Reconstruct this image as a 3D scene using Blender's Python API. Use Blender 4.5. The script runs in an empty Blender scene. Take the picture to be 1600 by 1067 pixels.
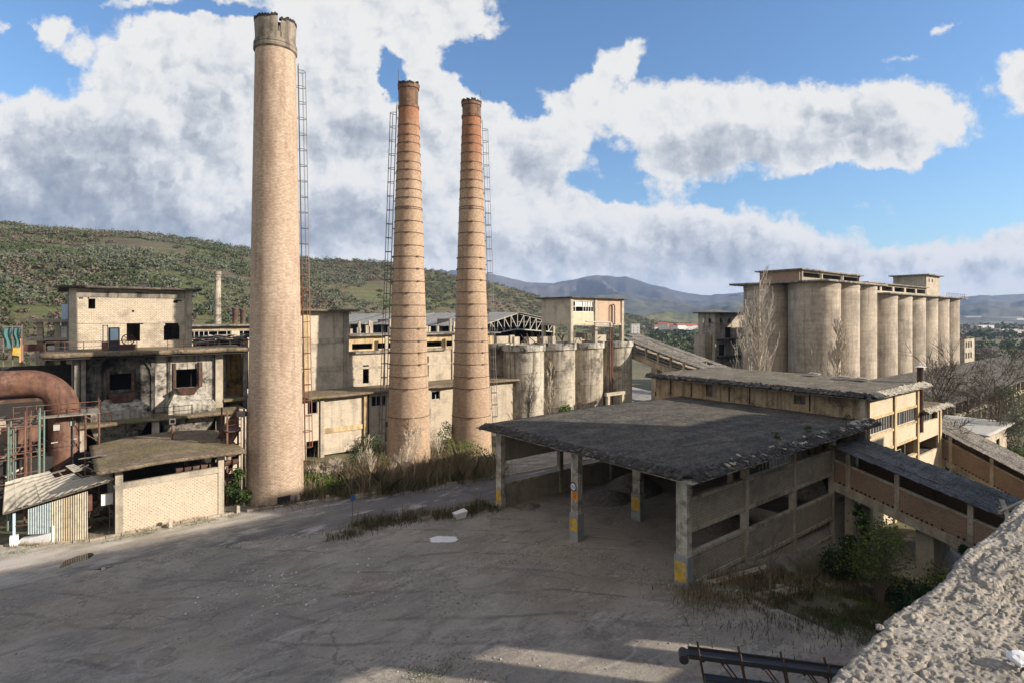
import bpy, math, random
import numpy as np
from mathutils import Vector, noise as mn
R = math.radians
SC = bpy.context.scene
COL = SC.collection
# ------------------------------------------------------------------ camera
H = 17.0                       # eye height above the yard
CA = R(38.7)
FX, FY = math.sin(CA), math.cos(CA)        # view direction; world X / Y run along the plant's own walls
RX, RY = FY, -FX                           # camera right
FP, CX, HY = 889.0, 800.0, 495.0           # focal length, centre and horizon in photo pixels
cam = bpy.data.cameras.new('camera'); camo = bpy.data.objects.new('camera', cam); COL.objects.link(camo)
camo.location = (0, 0, H); camo.rotation_euler = (R(90), 0, -CA)
cam.lens = 20.0; cam.sensor_width = 36; cam.shift_y = -0.0240; cam.clip_start = 0.05; cam.clip_end = 60000
SC.camera = camo
def at(px, Y):                 # plan position of a photo column at depth Y
    x = (px - CX) / FP * Y
    return (FX * Y + RX * x, FY * Y + RY * x)
def gp(px, py, z=0.0):         # plan position where a photo point meets height z
    return at(px, (H - z) * FP / (py - HY))
def U(px, v):                  # u on the wall line y=v seen in column px
    a = (px - CX) / FP
    return v * (a * FY - RY) / (RX - a * FX)
def V(px, u):
    a = (px - CX) / FP
    return u * (RX - a * FX) / (a * FY - RY)
def dep(u, v): return FX * u + FY * v
def Z(py, u, v): return H - (py - HY) / FP * dep(u, v)
# ------------------------------------------------------------------ sun, sky, exposure
SUN_EL = R(22.0); SX, SY = 0.633, -0.774
sun = bpy.data.lights.new('sun', 'SUN'); so = bpy.data.objects.new('sun', sun); COL.objects.link(so)
sun.energy = 5.0; sun.angle = R(0.6); sun.color = (1.0, 0.90, 0.775)
sd = Vector((SX * math.cos(SUN_EL), SY * math.cos(SUN_EL), math.sin(SUN_EL))).normalized()
so.rotation_euler = sd.to_track_quat('Z', 'Y').to_euler(); so.location = (20, -30, 60)
SC.view_settings.view_transform = 'Standard'; SC.view_settings.look = 'None'
SC.view_settings.exposure = 0.78; SC.view_settings.gamma = 1.0
try: SC.view_settings.use_curve_mapping = False
except Exception: pass
SC.cycles.max_bounces = 6; SC.cycles.diffuse_bounces = 3; SC.cycles.transparent_max_bounces = 6
SC.cycles.volume_bounces = 0
W = bpy.data.worlds.new('World'); SC.world = W; W.use_nodes = True

class G:                       # tiny node-graph helper
    def __init__(s, tree): s.t = tree
    def n(s, ty, ins=None, out=0, **kw):
        nd = s.t.nodes.new(ty)
        for k, v in kw.items(): setattr(nd, k, v)
        for k, v in (ins or {}).items():
            if v is None: continue
            sk = nd.inputs[k]
            if isinstance(v, bpy.types.NodeSocket): s.t.links.new(v, sk)
            else:
                if isinstance(v, tuple) and len(v) == 3 and sk.type == 'RGBA': v = v + (1,)
                sk.default_value = v
        return nd.outputs[out] if len(nd.outputs) else nd
    def m(s, op, a, b=None, c=None, clamp=False):
        return s.n('ShaderNodeMath', {0: a, 1: b, 2: c}, operation=op, use_clamp=clamp)
    def mr(s, f, a, b, c=0.0, d=1.0, smooth=False):
        return s.n('ShaderNodeMapRange', {0: f, 1: a, 2: b, 3: c, 4: d}, interpolation_type='SMOOTHSTEP' if smooth else 'LINEAR')
    def mix(s, f, a, b, mode='MIX'):
        return s.n('ShaderNodeMix', {0: f, 6: a, 7: b}, out=2, data_type='RGBA', blend_type=mode, clamp_factor=True)
    def noise(s, vec, sc, det=4.0, ro=0.6, dist=0.0, out=0):
        return s.n('ShaderNodeTexNoise', {'Vector': vec, 'Scale': sc, 'Detail': det, 'Roughness': ro, 'Distortion': dist}, out=out)
    def vs(s, vec, v): return s.n('ShaderNodeVectorMath', {0: vec, 1: v}, operation='MULTIPLY')
    def va(s, vec, v): return s.n('ShaderNodeVectorMath', {0: vec, 1: v}, operation='ADD')
    def xyz(s, vec):
        nd = s.t.nodes.new('ShaderNodeSeparateXYZ'); s.t.links.new(vec, nd.inputs[0]); return nd.outputs
    def comb(s, x, y, z): return s.n('ShaderNodeCombineXYZ', {0: x, 1: y, 2: z})
    def pos(s): return s.n('ShaderNodeNewGeometry', out=0)

def build_world():
    t = W.node_tree; t.nodes.clear(); g = G(t)
    sky = g.n('ShaderNodeTexSky', sky_type='NISHITA', sun_disc=False, sun_elevation=SUN_EL,
              sun_rotation=math.atan2(SX, SY), altitude=100, air_density=1.2, dust_density=0.6, ozone_density=1.6)
    d = g.n('ShaderNodeTexCoord', out=0)
    f = g.m('MAXIMUM', g.n('ShaderNodeVectorMath', {0: d, 1: (FX, FY, 0)}, out=1, operation='DOT_PRODUCT'), 0.18)
    r = g.n('ShaderNodeVectorMath', {0: d, 1: (RX, RY, 0)}, out=1, operation='DOT_PRODUCT')
    z = g.xyz(d)[2]
    # cloud field on a plane of directions, in units of 0.1125 of the tangent
    x = g.m('ADD', g.m('MULTIPLY', g.m('DIVIDE', r, f), 8.89), 8.0)
    y = g.m('ADD', g.m('MULTIPLY', g.m('DIVIDE', z, f), -8.89), 4.95)
    P = g.comb(x, y, 0.0)
    wob = g.noise(P, 1.1, 5, 0.62, out=1)
    P2 = g.va(P, g.vs(g.va(wob, (-.5, -.5, -.5)), (0.9, 0.7, 0)))
    wob2 = g.noise(P, 4.5, 4, 0.6, out=1)
    P2 = g.va(P2, g.vs(g.va(wob2, (-.5, -.5, -.5)), (0.22, 0.18, 0)))
    def field(blobs, P):
        acc = None
        for (cx, cy, rx, ry, w, rot) in blobs:
            q = g.n('ShaderNodeMapping', {0: P, 1: (cx, cy, 0), 2: (0, 0, R(rot)), 3: (rx, ry, 1)}, vector_type='TEXTURE')
            L = g.n('ShaderNodeVectorMath', {0: q}, out=1, operation='LENGTH')
            e = g.mr(L, 0.0, 1.5, w, 0.0, smooth=True)
            acc = e if acc is None else g.m('ADD', acc, e)
        return acc
    clouds = [
        (1.5, 2.5, 2.3, 1.3, 1.3, 0), (0.3, 3.0, 1.8, .9, 1.0, 0), (3.2, 1.4, 1.4, 1.9, 1.35, 0), (2.2, .9, .9, .5, .7, 0),
        (2.3, .05, .8, .16, .7, 0), (.9, .55, .5, .35, .75, 20), (0, .45, .25, .15, .5, 0),
        (5.0, 1.0, 1.0, 1.7, 1.4, 0), (6.5, .3, 1.5, .75, 1.3, 0), (4.3, 3.0, 2.2, 1.5, 1.5, 0), (6.2, 2.4, 1.0, 1.5, 1.2, 0),
        (7.1, 1.7, .75, .62, 1.1, 15), (7.5, 2.5, 1.1, .8, 1.0, 0), (8.3, 2.5, 1.0, .55, .9, 0), (8.9, 1.9, .75, .4, .9, -35),
        (9.6, 1.05, .7, .28, .95, -42), (8.7, 1.45, .4, .16, .55, 15), (7.6, 1.1, .4, .1, .32, 25), (8.0, 1.35, .35, .09, .35, 20),
        (10.2, 1.9, .85, .75, 1.15, 0), (10.6, 2.6, .55, .5, .95, 0), (11.6, 2.0, 1.1, .8, 1.2, 0), (13.2, 1.9, 1.1, .72, 1.2, 0),
        (14.4, 1.8, 1.1, .6, 1.1, 0), (13.9, 2.45, .7, .32, .8, 5), (16.2, 1.3, .7, .6, 1.1, 0), (17.5, 1.6, 1.2, 1.0, 1.0, 0),
        (12.7, 2.6, .45, .2, .55, 0), (13.7, 3.15, .75, .2, .62, 6), (14.0, .9, .4, .1, .45, -8), (14.85, .42, .45, .1, .5, -8), (12.9, .4, .3, .07, .2, 0),
        (2.0, 3.9, 4.5, .6, 1.1, 0), (7.0, 3.7, 2.2, .8, 1.15, 0), (9.3, 3.6, 1.6, .7, 1.2, 0), (11.3, 3.7, 1.7, .55, 1.1, 0),
        (8.6, 3.2, .9, .5, .8, 0), (12.9, 4.2, 2.0, .5, 1.0, 0), (15.2, 4.05, 1.2, .5, 1.0, -8), (11.0, 4.5, 6.0, .4, .9, 0), (17.5, 4.3, 2.0, .6, 1.0, 0),
        (-3.0, 2.0, 3.0, 1.5, 1.2, 0), (-3.5, 4.0, 3.5, .6, 1.0, 0), (20, 2.5, 2, .8, 1.0, 0), (4.0, -3.0, 3.0, 1.0, 1.0, 10), (11, -4.5, 3.5, 1.1, 1.0, -10),
        (6.08, 1.25, .22, .62, -1.1, 0), (7.6, .95, .9, .36, -.9, 0), (7.9, 1.45, .55, .25, -.7, 15), (.15, 1.05, .55, .4, -.9, 0), (3.1, .12, 1.3, .14, -.8, 0),
        (13.9, 2.95, 1.5, .32, -.7, 3), (8.8, 2.85, .45, .22, -.6, 0), (9.6, 3.0, .6, .2, -.5, 10), (16.0, 3.0, 1.2, .4, -.8, 0), (.0, 2.55, .3, .12, .5, 0)]
    F = field(clouds, P2)
    fine = g.noise(P, 2.6, 9, 0.66)
    fine2 = g.noise(g.va(P, (0.16, -0.17, 0)), 2.6, 9, 0.66)
    big = g.noise(P, 0.9, 4, 0.55)
    big2 = g.noise(g.va(P, (0.42, -0.42, 0)), 0.9, 4, 0.55)
    vor = lambda vec, sc: g.n('ShaderNodeTexVoronoi', {'Vector': vec, 'Scale': sc, 'Detail': 2.5, 'Roughness': .55, 'Lacunarity': 2.1, 'Smoothness': .8}, feature='SMOOTH_F1', voronoi_dimensions='2D', normalize=True)
    P3 = g.va(P, g.vs(g.va(wob2, (-.5, -.5, -.5)), (0.5, 0.4, 0)))
    h1 = g.m('SUBTRACT', 1.0, vor(P3, 1.25)); h2 = g.m('SUBTRACT', 1.0, vor(g.va(P3, (0.13, -0.12, 0)), 1.25))
    F = g.m('ADD', F, g.m('ADD', g.m('MULTIPLY', g.m('SUBTRACT', fine, 0.5), 1.0), g.m('MULTIPLY', g.m('SUBTRACT', h1, .60), 1.1)))
    cov = g.mr(F, 0.40, 0.80, smooth=True)
    grey = [(1.2, 2.6, 1.9, .9, 1.0, 0), (.4, 3.3, 2.0, .5, .8, 0), (3.3, 1.7, .7, .8, .55, 0), (5.6, 2.2, 1.1, .45, .7, 0), (2.8, 3.7, 3.0, .5, 1.0, 0),
            (5.2, 3.4, 1.6, .45, .8, 0), (8.0, 2.7, 1.1, .4, .55, 0), (7.9, 3.9, 1.2, .3, .5, 0), (11.6, 2.4, 1.0, .42, .8, 0), (10.6, 2.55, .8, .4, .6, 0),
            (13.3, 2.1, .9, .45, .7, 0), (10.6, 3.75, 2.0, .35, .75, 0), (12.5, 4.1, 2.5, .3, .6, 0), (9.5, 4.2, 3.0, .25, .5, 0), (15.5, 4.2, 1.0, .2, .4, 0)]
    Gy = field(grey, P2)
    lit = g.m('ADD', g.m('MULTIPLY', g.m('SUBTRACT', fine, fine2), .6), g.m('MULTIPLY', g.m('SUBTRACT', big, big2), .5))
    lit = g.m('ADD', lit, g.m('MULTIPLY', g.m('SUBTRACT', h1, h2), 1.5))
    shade = g.m('ADD', g.m('SUBTRACT', 0.92, g.m('MULTIPLY', Gy, 0.52)), lit)
    edge = g.mr(F, 0.45, 1.3, 0.28, 0.0)
    shade = g.m('ADD', shade, edge)
    cc = g.n('ShaderNodeValToRGB', {0: shade})
    el = t.nodes[-1].color_ramp
    el.elements[0].position = 0.0; el.elements[0].color = (.27, .32, .395, 1)
    el.elements[1].position = 1.0; el.elements[1].color = (1.0, .99, .97, 1)
    for p, c in ((.35, (.45, .495, .565, 1)), (.62, (.66, .70, .75, 1)), (.82, (.88, .90, .92, 1))):
        e = el.elements.new(p); e.color = c
    CS = 0.70; SS = 0.088
    fr = g.n('ShaderNodeVectorMath', {0: d, 1: (FX, FY, 0)}, out=1, operation='DOT_PRODUCT')
    back = g.mr(fr, 0.25, -0.25, 0, 1, smooth=True)
    bn = g.noise(g.vs(d, (1, 1, 2.2)), 2.2, 6, .6)
    bcov = g.mr(bn, .40, .52, smooth=True)
    skc = g.n('ShaderNodeVectorMath', {0: sky, 'Scale': SS}, operation='SCALE')
    skc = g.mix(1.0, skc, (.70, .93, 1.20), 'MULTIPLY')
    cl = g.n('ShaderNodeVectorMath', {0: cc, 'Scale': CS * 0.73}, operation='SCALE')
    col = g.mix(cov, skc, cl)
    rear = g.mix(bcov, skc, (.60, .55, .48))  # unseen bright cloud behind the camera, added to lift the shade fill
    col = g.mix(g.m('MULTIPLY', back, g.mr(z, -.05, .1)), col, rear)
    col = g.n('ShaderNodeVectorMath', {0: col, 'Scale': 1 / 0.12}, operation='SCALE')
    bg = g.n('ShaderNodeBackground', {0: col, 1: 0.12})
    g.n('ShaderNodeOutputWorld', {0: bg})
build_world()
# ------------------------------------------------------------------ mesh helpers
class MB:
    def __init__(s): s.v = []; s.f = []; s.uv = {}
    def box(s, x0, x1, y0, y1, z0, z1):
        b = len(s.v)
        s.v += [(x0, y0, z0), (x1, y0, z0), (x1, y1, z0), (x0, y1, z0), (x0, y0, z1), (x1, y0, z1), (x1, y1, z1), (x0, y1, z1)]
        s.f += [(b, b+3, b+2, b+1), (b+4, b+5, b+6, b+7), (b, b+1, b+5, b+4), (b+1, b+2, b+6, b+5), (b+2, b+3, b+7, b+6), (b+3, b, b+4, b+7)]
        return s
    def hexa(s, pts):          # 4 bottom, 4 top, counter-clockwise
        b = len(s.v); s.v += [tuple(p) for p in pts]
        s.f += [(b, b+3, b+2, b+1), (b+4, b+5, b+6, b+7), (b, b+1, b+5, b+4), (b+1, b+2, b+6, b+5), (b+2, b+3, b+7, b+6), (b+3, b, b+4, b+7)]
        return s
    def quad(s, *p):
        b = len(s.v); s.v += [tuple(q) for q in p]; s.f.append(tuple(range(b, b + len(p)))); return s
    def beam(s, p, q, w, h=None):
        h = h or w; p = Vector(p); q = Vector(q); d = (q - p)
        if d.length < 1e-6: return s
        d.normalize(); up = Vector((0, 0, 1)) if abs(d.z) < .95 else Vector((0, 1, 0))
        a = d.cross(up).normalized() * w / 2; c = a.cross(d).normalized() * h / 2
        return s.hexa([p - a - c, p + a - c, q + a - c, q - a - c, p - a + c, p + a + c, q + a + c, q - a + c])
    def tube(s, p, q, r, r2=None, n=6):
        r2 = r if r2 is None else r2; p = Vector(p); q = Vector(q); d = (q - p)
        if d.length < 1e-6: return s
        d.normalize(); up = Vector((0, 0, 1)) if abs(d.z) < .9 else Vector((1, 0, 0))
        a = d.cross(up).normalized(); c = d.cross(a)
        b = len(s.v)
        for k in range(n):
            t = 2 * math.pi * k / n; o = a * math.cos(t) + c * math.sin(t)
            s.v.append(tuple(p + o * r)); s.v.append(tuple(q + o * r2))
        for k in range(n):
            k2 = (k + 1) % n
            s.f.append((b + 2*k, b + 2*k2, b + 2*k2 + 1, b + 2*k + 1))
        if n > 3:
            s.f.append(tuple(b + 2*k for k in range(n))[::-1]); s.f.append(tuple(b + 2*k + 1 for k in range(n)))
        return s
    def lathe(s, cx, cy, prof, n=48, cap=True, jag=None, skip=None):
        b = len(s.v); m = len(prof); r0 = prof[0][1]
        for j, (z, r) in enumerate(prof):
            for k in range(n):
                t = 2 * math.pi * k / n
                zz = z + (jag(j, k) if jag else 0)
                s.v.append((cx + r * math.cos(t), cy + r * math.sin(t), zz))
        for j in range(m - 1):
            for k in range(n):
                if skip and skip(j, k): continue
                k2 = (k + 1) % n
                s.uv[len(s.f)] = [(2*math.pi*k/n*r0, prof[j][0]), (2*math.pi*(k+1)/n*r0, prof[j][0]), (2*math.pi*(k+1)/n*r0, prof[j+1][0]), (2*math.pi*k/n*r0, prof[j+1][0])]
                s.f.append((b + j*n + k, b + j*n + k2, b + (j+1)*n + k2, b + (j+1)*n + k))
        if cap: s.f.append(tuple(b + (m-1)*n + k for k in range(n)))
        return s
    def wall(s, axis, c0, c1, a0, a1, z0, z1, ops=()):
        # wall slab between c0 and c1 (thickness), running a0..a1 with real openings (a, a, z, z)
        cuts = sorted({a0, a1} | {min(max(o[k], a0), a1) for o in ops for k in (0, 1)})
        for i in range(len(cuts) - 1):
            l, r = cuts[i], cuts[i+1]
            if r - l < 1e-4: continue
            mid = (l + r) / 2; segs = [(z0, z1)]
            for o in ops:
                if o[0] < mid < o[1]:
                    ns = []
                    for (p, q) in segs:
                        if o[2] > p: ns.append((p, min(o[2], q)))
                        if o[3] < q: ns.append((max(o[3], p), q))
                    segs = [x for x in ns if x[1] - x[0] > 1e-4]
            for (p, q) in segs:
                if axis == 'u': s.box(l, r, c0, c1, p, q)
                else: s.box(c0, c1, l, r, p, q)
        return s
    def build(s, name, mat, parent=None, smooth=False, merge=False):
        me = bpy.data.meshes.new(name)
        if parent is not None: ox, oy, oz = parent_world(parent)
        else:
            a = np.array(s.v); ox, oy, oz = float(a[:, 0].mean()), float(a[:, 1].mean()), float(a[:, 2].min())
        me.from_pydata([(x - ox, y - oy, z - oz) for x, y, z in s.v], [], s.f)
        if s.uv:
            uvl = me.uv_layers.new(name='UVMap')
            for fi, co in s.uv.items():
                ls = me.polygons[fi].loop_start
                for i, c in enumerate(co): uvl.data[ls + i].uv = c
        if mat: me.materials.append(mat)
        if smooth: me.polygons.foreach_set('use_smooth', [True] * len(me.polygons))
        me.validate(); me.update()
        o = bpy.data.objects.new(name, me); COL.objects.link(o)
        if parent is not None: o.parent = parent
        else: o.location = (ox, oy, oz)
        return o
def parent_world(o):
    x, y, z = o.location
    if o.parent: a = parent_world(o.parent); return (x + a[0], y + a[1], z + a[2])
    return (x, y, z)
def tag(o, label=None, cat=None, group=None, kind=None):
    if label: o['label'] = label
    if cat: o['category'] = cat
    if group: o['group'] = group
    if kind: o['kind'] = kind
    return o
def thing(name, x, y, z, label, cat, group=None):
    o = bpy.data.objects.new(name, None); COL.objects.link(o); o.location = (x, y, z); o.empty_display_size = .3
    return tag(o, label, cat, group)
def arr_mesh(name, verts, faces, mat, parent=None, loc=None, smooth=False):
    # numpy arrays: verts (N,3) world, faces (M,k)
    me = bpy.data.meshes.new(name); k = faces.shape[1]
    off = np.array(parent_world(parent) if parent is not None else (loc or (0, 0, 0)), dtype=np.float64)
    me.vertices.add(len(verts)); me.vertices.foreach_set('co', (verts - off).astype(np.float32).ravel())
    me.loops.add(faces.size); me.loops.foreach_set('vertex_index', faces.astype(np.int32).ravel())
    me.polygons.add(len(faces)); me.polygons.foreach_set('loop_start', np.arange(0, faces.size, k, dtype=np.int32))
    me.polygons.foreach_set('loop_total', np.full(len(faces), k, dtype=np.int32))
    if smooth: me.polygons.foreach_set('use_smooth', np.ones(len(faces), dtype=bool))
    me.materials.append(mat); me.update(calc_edges=True); me.validate()
    o = bpy.data.objects.new(name, me); COL.objects.link(o)
    if parent is not None: o.parent = parent
    elif loc: o.location = loc
    return o
def cards(C, size, rng, aspect=1.0, flat=0.0):
    # leaf-sized faces with random orientation at centres C (N,3); size (N,)
    n = len(C); a = rng.normal(size=(n, 3)); b = rng.normal(size=(n, 3))
    if flat: a[:, 2] *= (1 - flat); b[:, 2] *= (1 - flat)
    a /= np.linalg.norm(a, axis=1)[:, None]; b -= a * (a * b).sum(1)[:, None]; b /= np.linalg.norm(b, axis=1)[:, None]
    a *= (size * aspect)[:, None]; b *= size[:, None]
    V4 = np.stack([C - a, C - b * .6, C + a, C + b * .6], 1).reshape(-1, 3)
    return V4, np.arange(4 * n).reshape(n, 4)
_rs = np.random.RandomState(5); _L = _rs.rand(256, 256)
def vnoise(x, y):
    xi = np.floor(x).astype(int); yi = np.floor(y).astype(int); fx = x - xi; fy = y - yi
    fx = fx*fx*(3-2*fx); fy = fy*fy*(3-2*fy)
    g = lambda i, j: _L[i % 256, j % 256]
    return (g(xi, yi)*(1-fx)+g(xi+1, yi)*fx)*(1-fy)+(g(xi, yi+1)*(1-fx)+g(xi+1, yi+1)*fx)*fy
def fbm(x, y, o=5, ro=.5):
    a = 1; s = 0; t = 0
    for i in range(o):
        s = s + a * vnoise(x * 2**i + 17*i, y * 2**i + 31*i); t += a; a *= ro
    return s / t
# ------------------------------------------------------------------ materials
def mat(name, rough=0.9):
    m = bpy.data.materials.new(name); m.use_nodes = True; t = m.node_tree; g = G(t)
    b = t.nodes['Principled BSDF']; b.inputs['Roughness'].default_value = rough
    try: b.inputs['Specular IOR Level'].default_value = 0.25
    except Exception: pass
    g.b = b; g.mm = m
    def fin(col, h=None, st=0.5, dist=0.05, ro=None):
        t.links.new(col, b.inputs['Base Color'])
        if ro is not None: t.links.new(ro, b.inputs['Roughness'])
        if h is not None:
            bp = g.n('ShaderNodeBump', {'Height': h, 'Strength': st, 'Distance': dist}); t.links.new(bp, b.inputs['Normal'])
        return m
    g.fin = fin
    return g
def concrete(name, c1, c2, dark=(.06, .055, .05), stain=.5, streak=.5, sc=1.0, lines=0, bump=.4, patch=.15):
    g = mat(name); p = g.pos()
    a = g.noise(p, 1.3 * sc, 6, .65); c = g.mix(g.mr(a, .35, .68), c1, c2)
    sp = g.noise(g.vs(p, (1, 1, .07)), 1.6 * sc, 6, .7)
    c = g.mix(g.m('MULTIPLY', g.mr(sp, .49, .66), streak), c, dark)
    b = g.noise(p, patch * sc, 7, .72); c = g.mix(g.m('MULTIPLY', g.mr(b, .5, .62), stain), c, dark)
    f = g.noise(p, 9 * sc, 4, .7); c = g.mix(g.mr(f, .42, .60, .0, .42), c, g.mix(1, c, (.5, .47, .43), 'MULTIPLY'))
    h = f
    if lines:
        z = g.xyz(p)[2]; w = g.m('FRACT', g.m('DIVIDE', z, lines)); w = g.m('ADD', g.mr(w, 0, .08), g.mr(g.noise(g.vs(p, (.15, .15, 1.0 / lines * 2.2)), 1.0, 3, .6), .3, .7, 0, 2.2))
        c = g.mix(g.mr(w, .6, 2.6, .34, 0), c, dark)
        oi = g.n('ShaderNodeObjectInfo', out=5); ow = g.n('ShaderNodeTexWhiteNoise', {'W': g.m('FLOOR', g.m('MULTIPLY', z, 1/lines/3))}, out=0, noise_dimensions='1D')
        c = g.mix(g.mr(oi, 0, 1, 0, .3), c, g.mix(1, c, (.72, .69, .66), 'MULTIPLY')); c = g.mix(g.mr(ow, 0, 1, 0, .22), c, g.mix(1, c, (.6, .58, .55), 'MULTIPLY'))
        rr = g.noise(g.vs(p, (2.2, 2.2, .05)), 1.0, 5, .75); c = g.mix(g.mr(rr, .58, .68, 0, .55), c, (.20, .145, .10))
    return g.fin(c, h, bump, .04)
def blockwork(name, c1, c2, mortar, bw=.4, bh=.2, ms=.012, stain=.3, holes=False, yellow=0):
    g = mat(name); p = g.pos(); x = g.xyz(p); q = g.comb(g.m('ADD', x[0], x[1]), x[2], 0.0)
    bt = g.n('ShaderNodeTexBrick', {'Vector': q, 'Color1': c1, 'Color2': c2, 'Mortar': mortar, 'Scale': 1.0, 'Mortar Size': ms, 'Brick Width': bw, 'Row Height': bh, 'Bias': 0.0})
    fac = t_out(g)
    c = bt
    if holes:
        qx = g.xyz(q); w1 = g.mr(g.m('MULTIPLY', g.m('SINE', g.m('MULTIPLY', qx[0], 2*math.pi/.31)), g.m('SINE', g.m('MULTIPLY', qx[1], 2*math.pi/.26))), .25, .6)
        m2 = g.mr(g.noise(q, 9, 2, .5), .42, .6)
        c = g.mix(g.m('MULTIPLY', g.m('MULTIPLY', w1, m2), .7), c, (.10, .08, .06))
    a = g.noise(p, .5, 6, .7); c = g.mix(g.m('MULTIPLY', g.mr(a, .5, .68), stain), c, (.12, .10, .08))
    sp = g.noise(g.vs(p, (1, 1, .06)), 1.2, 5, .7); c = g.mix(g.m('MULTIPLY', g.mr(sp, .55, .75), stain), c, (.10, .09, .075))
    f = g.noise(p, 14, 3, .7); c = g.mix(g.mr(f, .35, .7, .0, .3), c, g.mix(1, c, (.5, .47, .42), 'MULTIPLY'))
    return g.fin(c, g.m('ADD', g.m('MULTIPLY', fac, -.8), f), .35, .03)
def t_out(g):
    for nd in g.t.nodes:
        if nd.type == 'TEX_BRICK': return nd.outputs['Fac']
def chimney_brick(name, c1, c2, mortar, red=None, z0=30, z1=40, holes=True):
    g = mat(name); uv = g.n('ShaderNodeTexCoord', out=2); p = g.pos()
    bt = g.n('ShaderNodeTexBrick', {'Vector': uv, 'Color1': c1, 'Color2': c2, 'Mortar': mortar, 'Scale': 1.0, 'Mortar Size': .022, 'Brick Width': .27, 'Row Height': .14, 'Bias': 0.0})
    fac = t_out(g)
    w = g.n('ShaderNodeTexWhiteNoise', {'Vector': g.n('ShaderNodeVectorMath', {0: g.vs(uv, (3.7, 7.14, 0))}, operation='FLOOR')}, out=0)
    c = g.mix(g.mr(w, .0, 1, .0, .45), bt, g.mix(1, bt, (.45, .37, .31), 'MULTIPLY'))
    if red:
        z = g.m('ADD', g.xyz(p)[2], g.m('MULTIPLY', g.noise(p, .5, 5, .7), 9))
        c = g.mix(g.mr(z, z0, z1, 0, 1), c, g.mix(1, c, red, 'MULTIPLY'))
    a = g.noise(g.vs(uv, (.35, .12, 1)), 1.0, 6, .65); c = g.mix(g.mr(a, .5, .72, 0, .45), c, (.19, .105, .06))
    b = g.noise(g.vs(uv, (.8, .10, 1)), 1.0, 6, .7); c = g.mix(g.mr(b, .50, .66, 0, .5), c, (.20, .135, .095))
    pt_ = g.n('ShaderNodeTexVoronoi', {'Vector': g.vs(uv, (.22, .16, 1)), 'Scale': 1.0}, out=1); c = g.mix(g.mr(g.xyz(pt_)[0], .0, 1, 0, .22), c, g.mix(1, c, (.6, .52, .46), 'MULTIPLY'))
    f = g.noise(uv, 3.5, 4, .7); c = g.mix(g.mr(f, .62, .72, 0, .6), c, (.09, .06, .045))
    return g.fin(c, g.m('ADD', g.m('MULTIPLY', fac, -1.0), g.m('MULTIPLY', w, .9)), .45, .04)
def roofing(name, c1, c2, c3=(.30, .27, .23), moss=(.10, .11, .03), mossa=.3, sc=1.0):
    g = mat(name, .95); p = g.pos()
    a = g.noise(p, .55 * sc, 7, .72, .5); c = g.mix(g.mr(a, .40, .60), c1, c2)
    s1 = g.noise(g.vs(p, (.35, 2.2, 1)), 1.0, 6, .75); c = g.mix(g.mr(s1, .48, .62, 0, .8), c, c1)
    f = g.noise(p, 7 * sc, 5, .8); c = g.mix(g.mr(f, .52, .64, 0, .7), c, c3)
    f2 = g.noise(p, 3.0 * sc, 6, .8); c = g.mix(g.mr(f2, .38, .50, .65, 0), c, (.022, .021, .020))
    xx = g.xyz(p); ln = g.m('ABSOLUTE', g.m('SUBTRACT', g.m('FRACT', g.m('MULTIPLY', g.m('ADD', xx[1], g.m('MULTIPLY', a, .5)), .98)), .5))
    c = g.mix(g.m('MULTIPLY', g.mr(ln, .0, .035, 1, 0), g.mr(g.noise(p, .7, 3, .6), .42, .55, 0, .8)), c, (.02, .019, .018))
    pw = g.n('ShaderNodeTexWhiteNoise', {'Vector': g.n('ShaderNodeVectorMath', {0: g.va(g.vs(p, (.16, .98, 0)), (.5, .49, 0))}, operation='FLOOR')}, out=0)
    c = g.mix(g.mr(pw, .0, 1.0, 0.0, .45), c, g.mix(1, c, (.55, .56, .58), 'MULTIPLY'))
    mo = g.noise(p, .22 * sc, 6, .7); c = g.mix(g.m('MULTIPLY', g.mr(mo, .5, .64), mossa), c, moss)
    return g.fin(c, g.m('ADD', g.m('MULTIPLY', f, .8), f2), .9, .12)
def rust(name, c1=(.105, .05, .034), c2=(.165, .085, .056), c3=(.045, .03, .025)):
    g = mat(name, .8); p = g.pos()
    a = g.noise(p, .9, 7, .7); c = g.mix(g.mr(a, .41, .59), c1, c2)
    s = g.noise(g.vs(p, (2, 2, .15)), 1.5, 5, .7); c = g.mix(g.mr(s, .5, .64, 0, .7), c, c3); b = g.noise(p, .45, 6, .75); c = g.mix(g.mr(b, .52, .62, 0, .5), c, (.20, .13, .10))
    f = g.noise(p, 12, 4, .7)
    return g.fin(c, f, .3, .02)
def plain(name, c, rough=.85, var=.35, sc=2.0, dirt=(.08, .07, .06)):
    g = mat(name, rough); p = g.pos()
    a = g.noise(p, sc, 6, .7); cc = g.mix(g.mr(a, .45, .75, 0, var), c, dirt)
    return g.fin(g.mix(0.0, cc, cc), a, .2, .02)
def leafm(name, cols, trans=.25):
    g = mat(name, .8); r = g.n('ShaderNodeNewGeometry', out=8)
    rp = g.n('ShaderNodeValToRGB', {0: r}); cr = g.t.nodes[-1].color_ramp
    for i, c in enumerate(cols):
        if i == 0: e = cr.elements[0]
        elif i == len(cols) - 1: e = cr.elements[-1]
        else: e = cr.elements.new(i / (len(cols) - 1))
        e.position = i / (len(cols) - 1); e.color = c + (1,)
    g.t.links.new(rp, g.b.inputs['Base Color'])
    if trans:
        tr = g.n('ShaderNodeBsdfTranslucent', {0: rp}); mx = g.n('ShaderNodeMixShader', {0: trans, 1: g.b.outputs[0], 2: tr})
        g.t.links.new(mx, [n for n in g.t.nodes if n.type == 'OUTPUT_MATERIAL'][0].inputs[0])
    return g.mm
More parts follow.
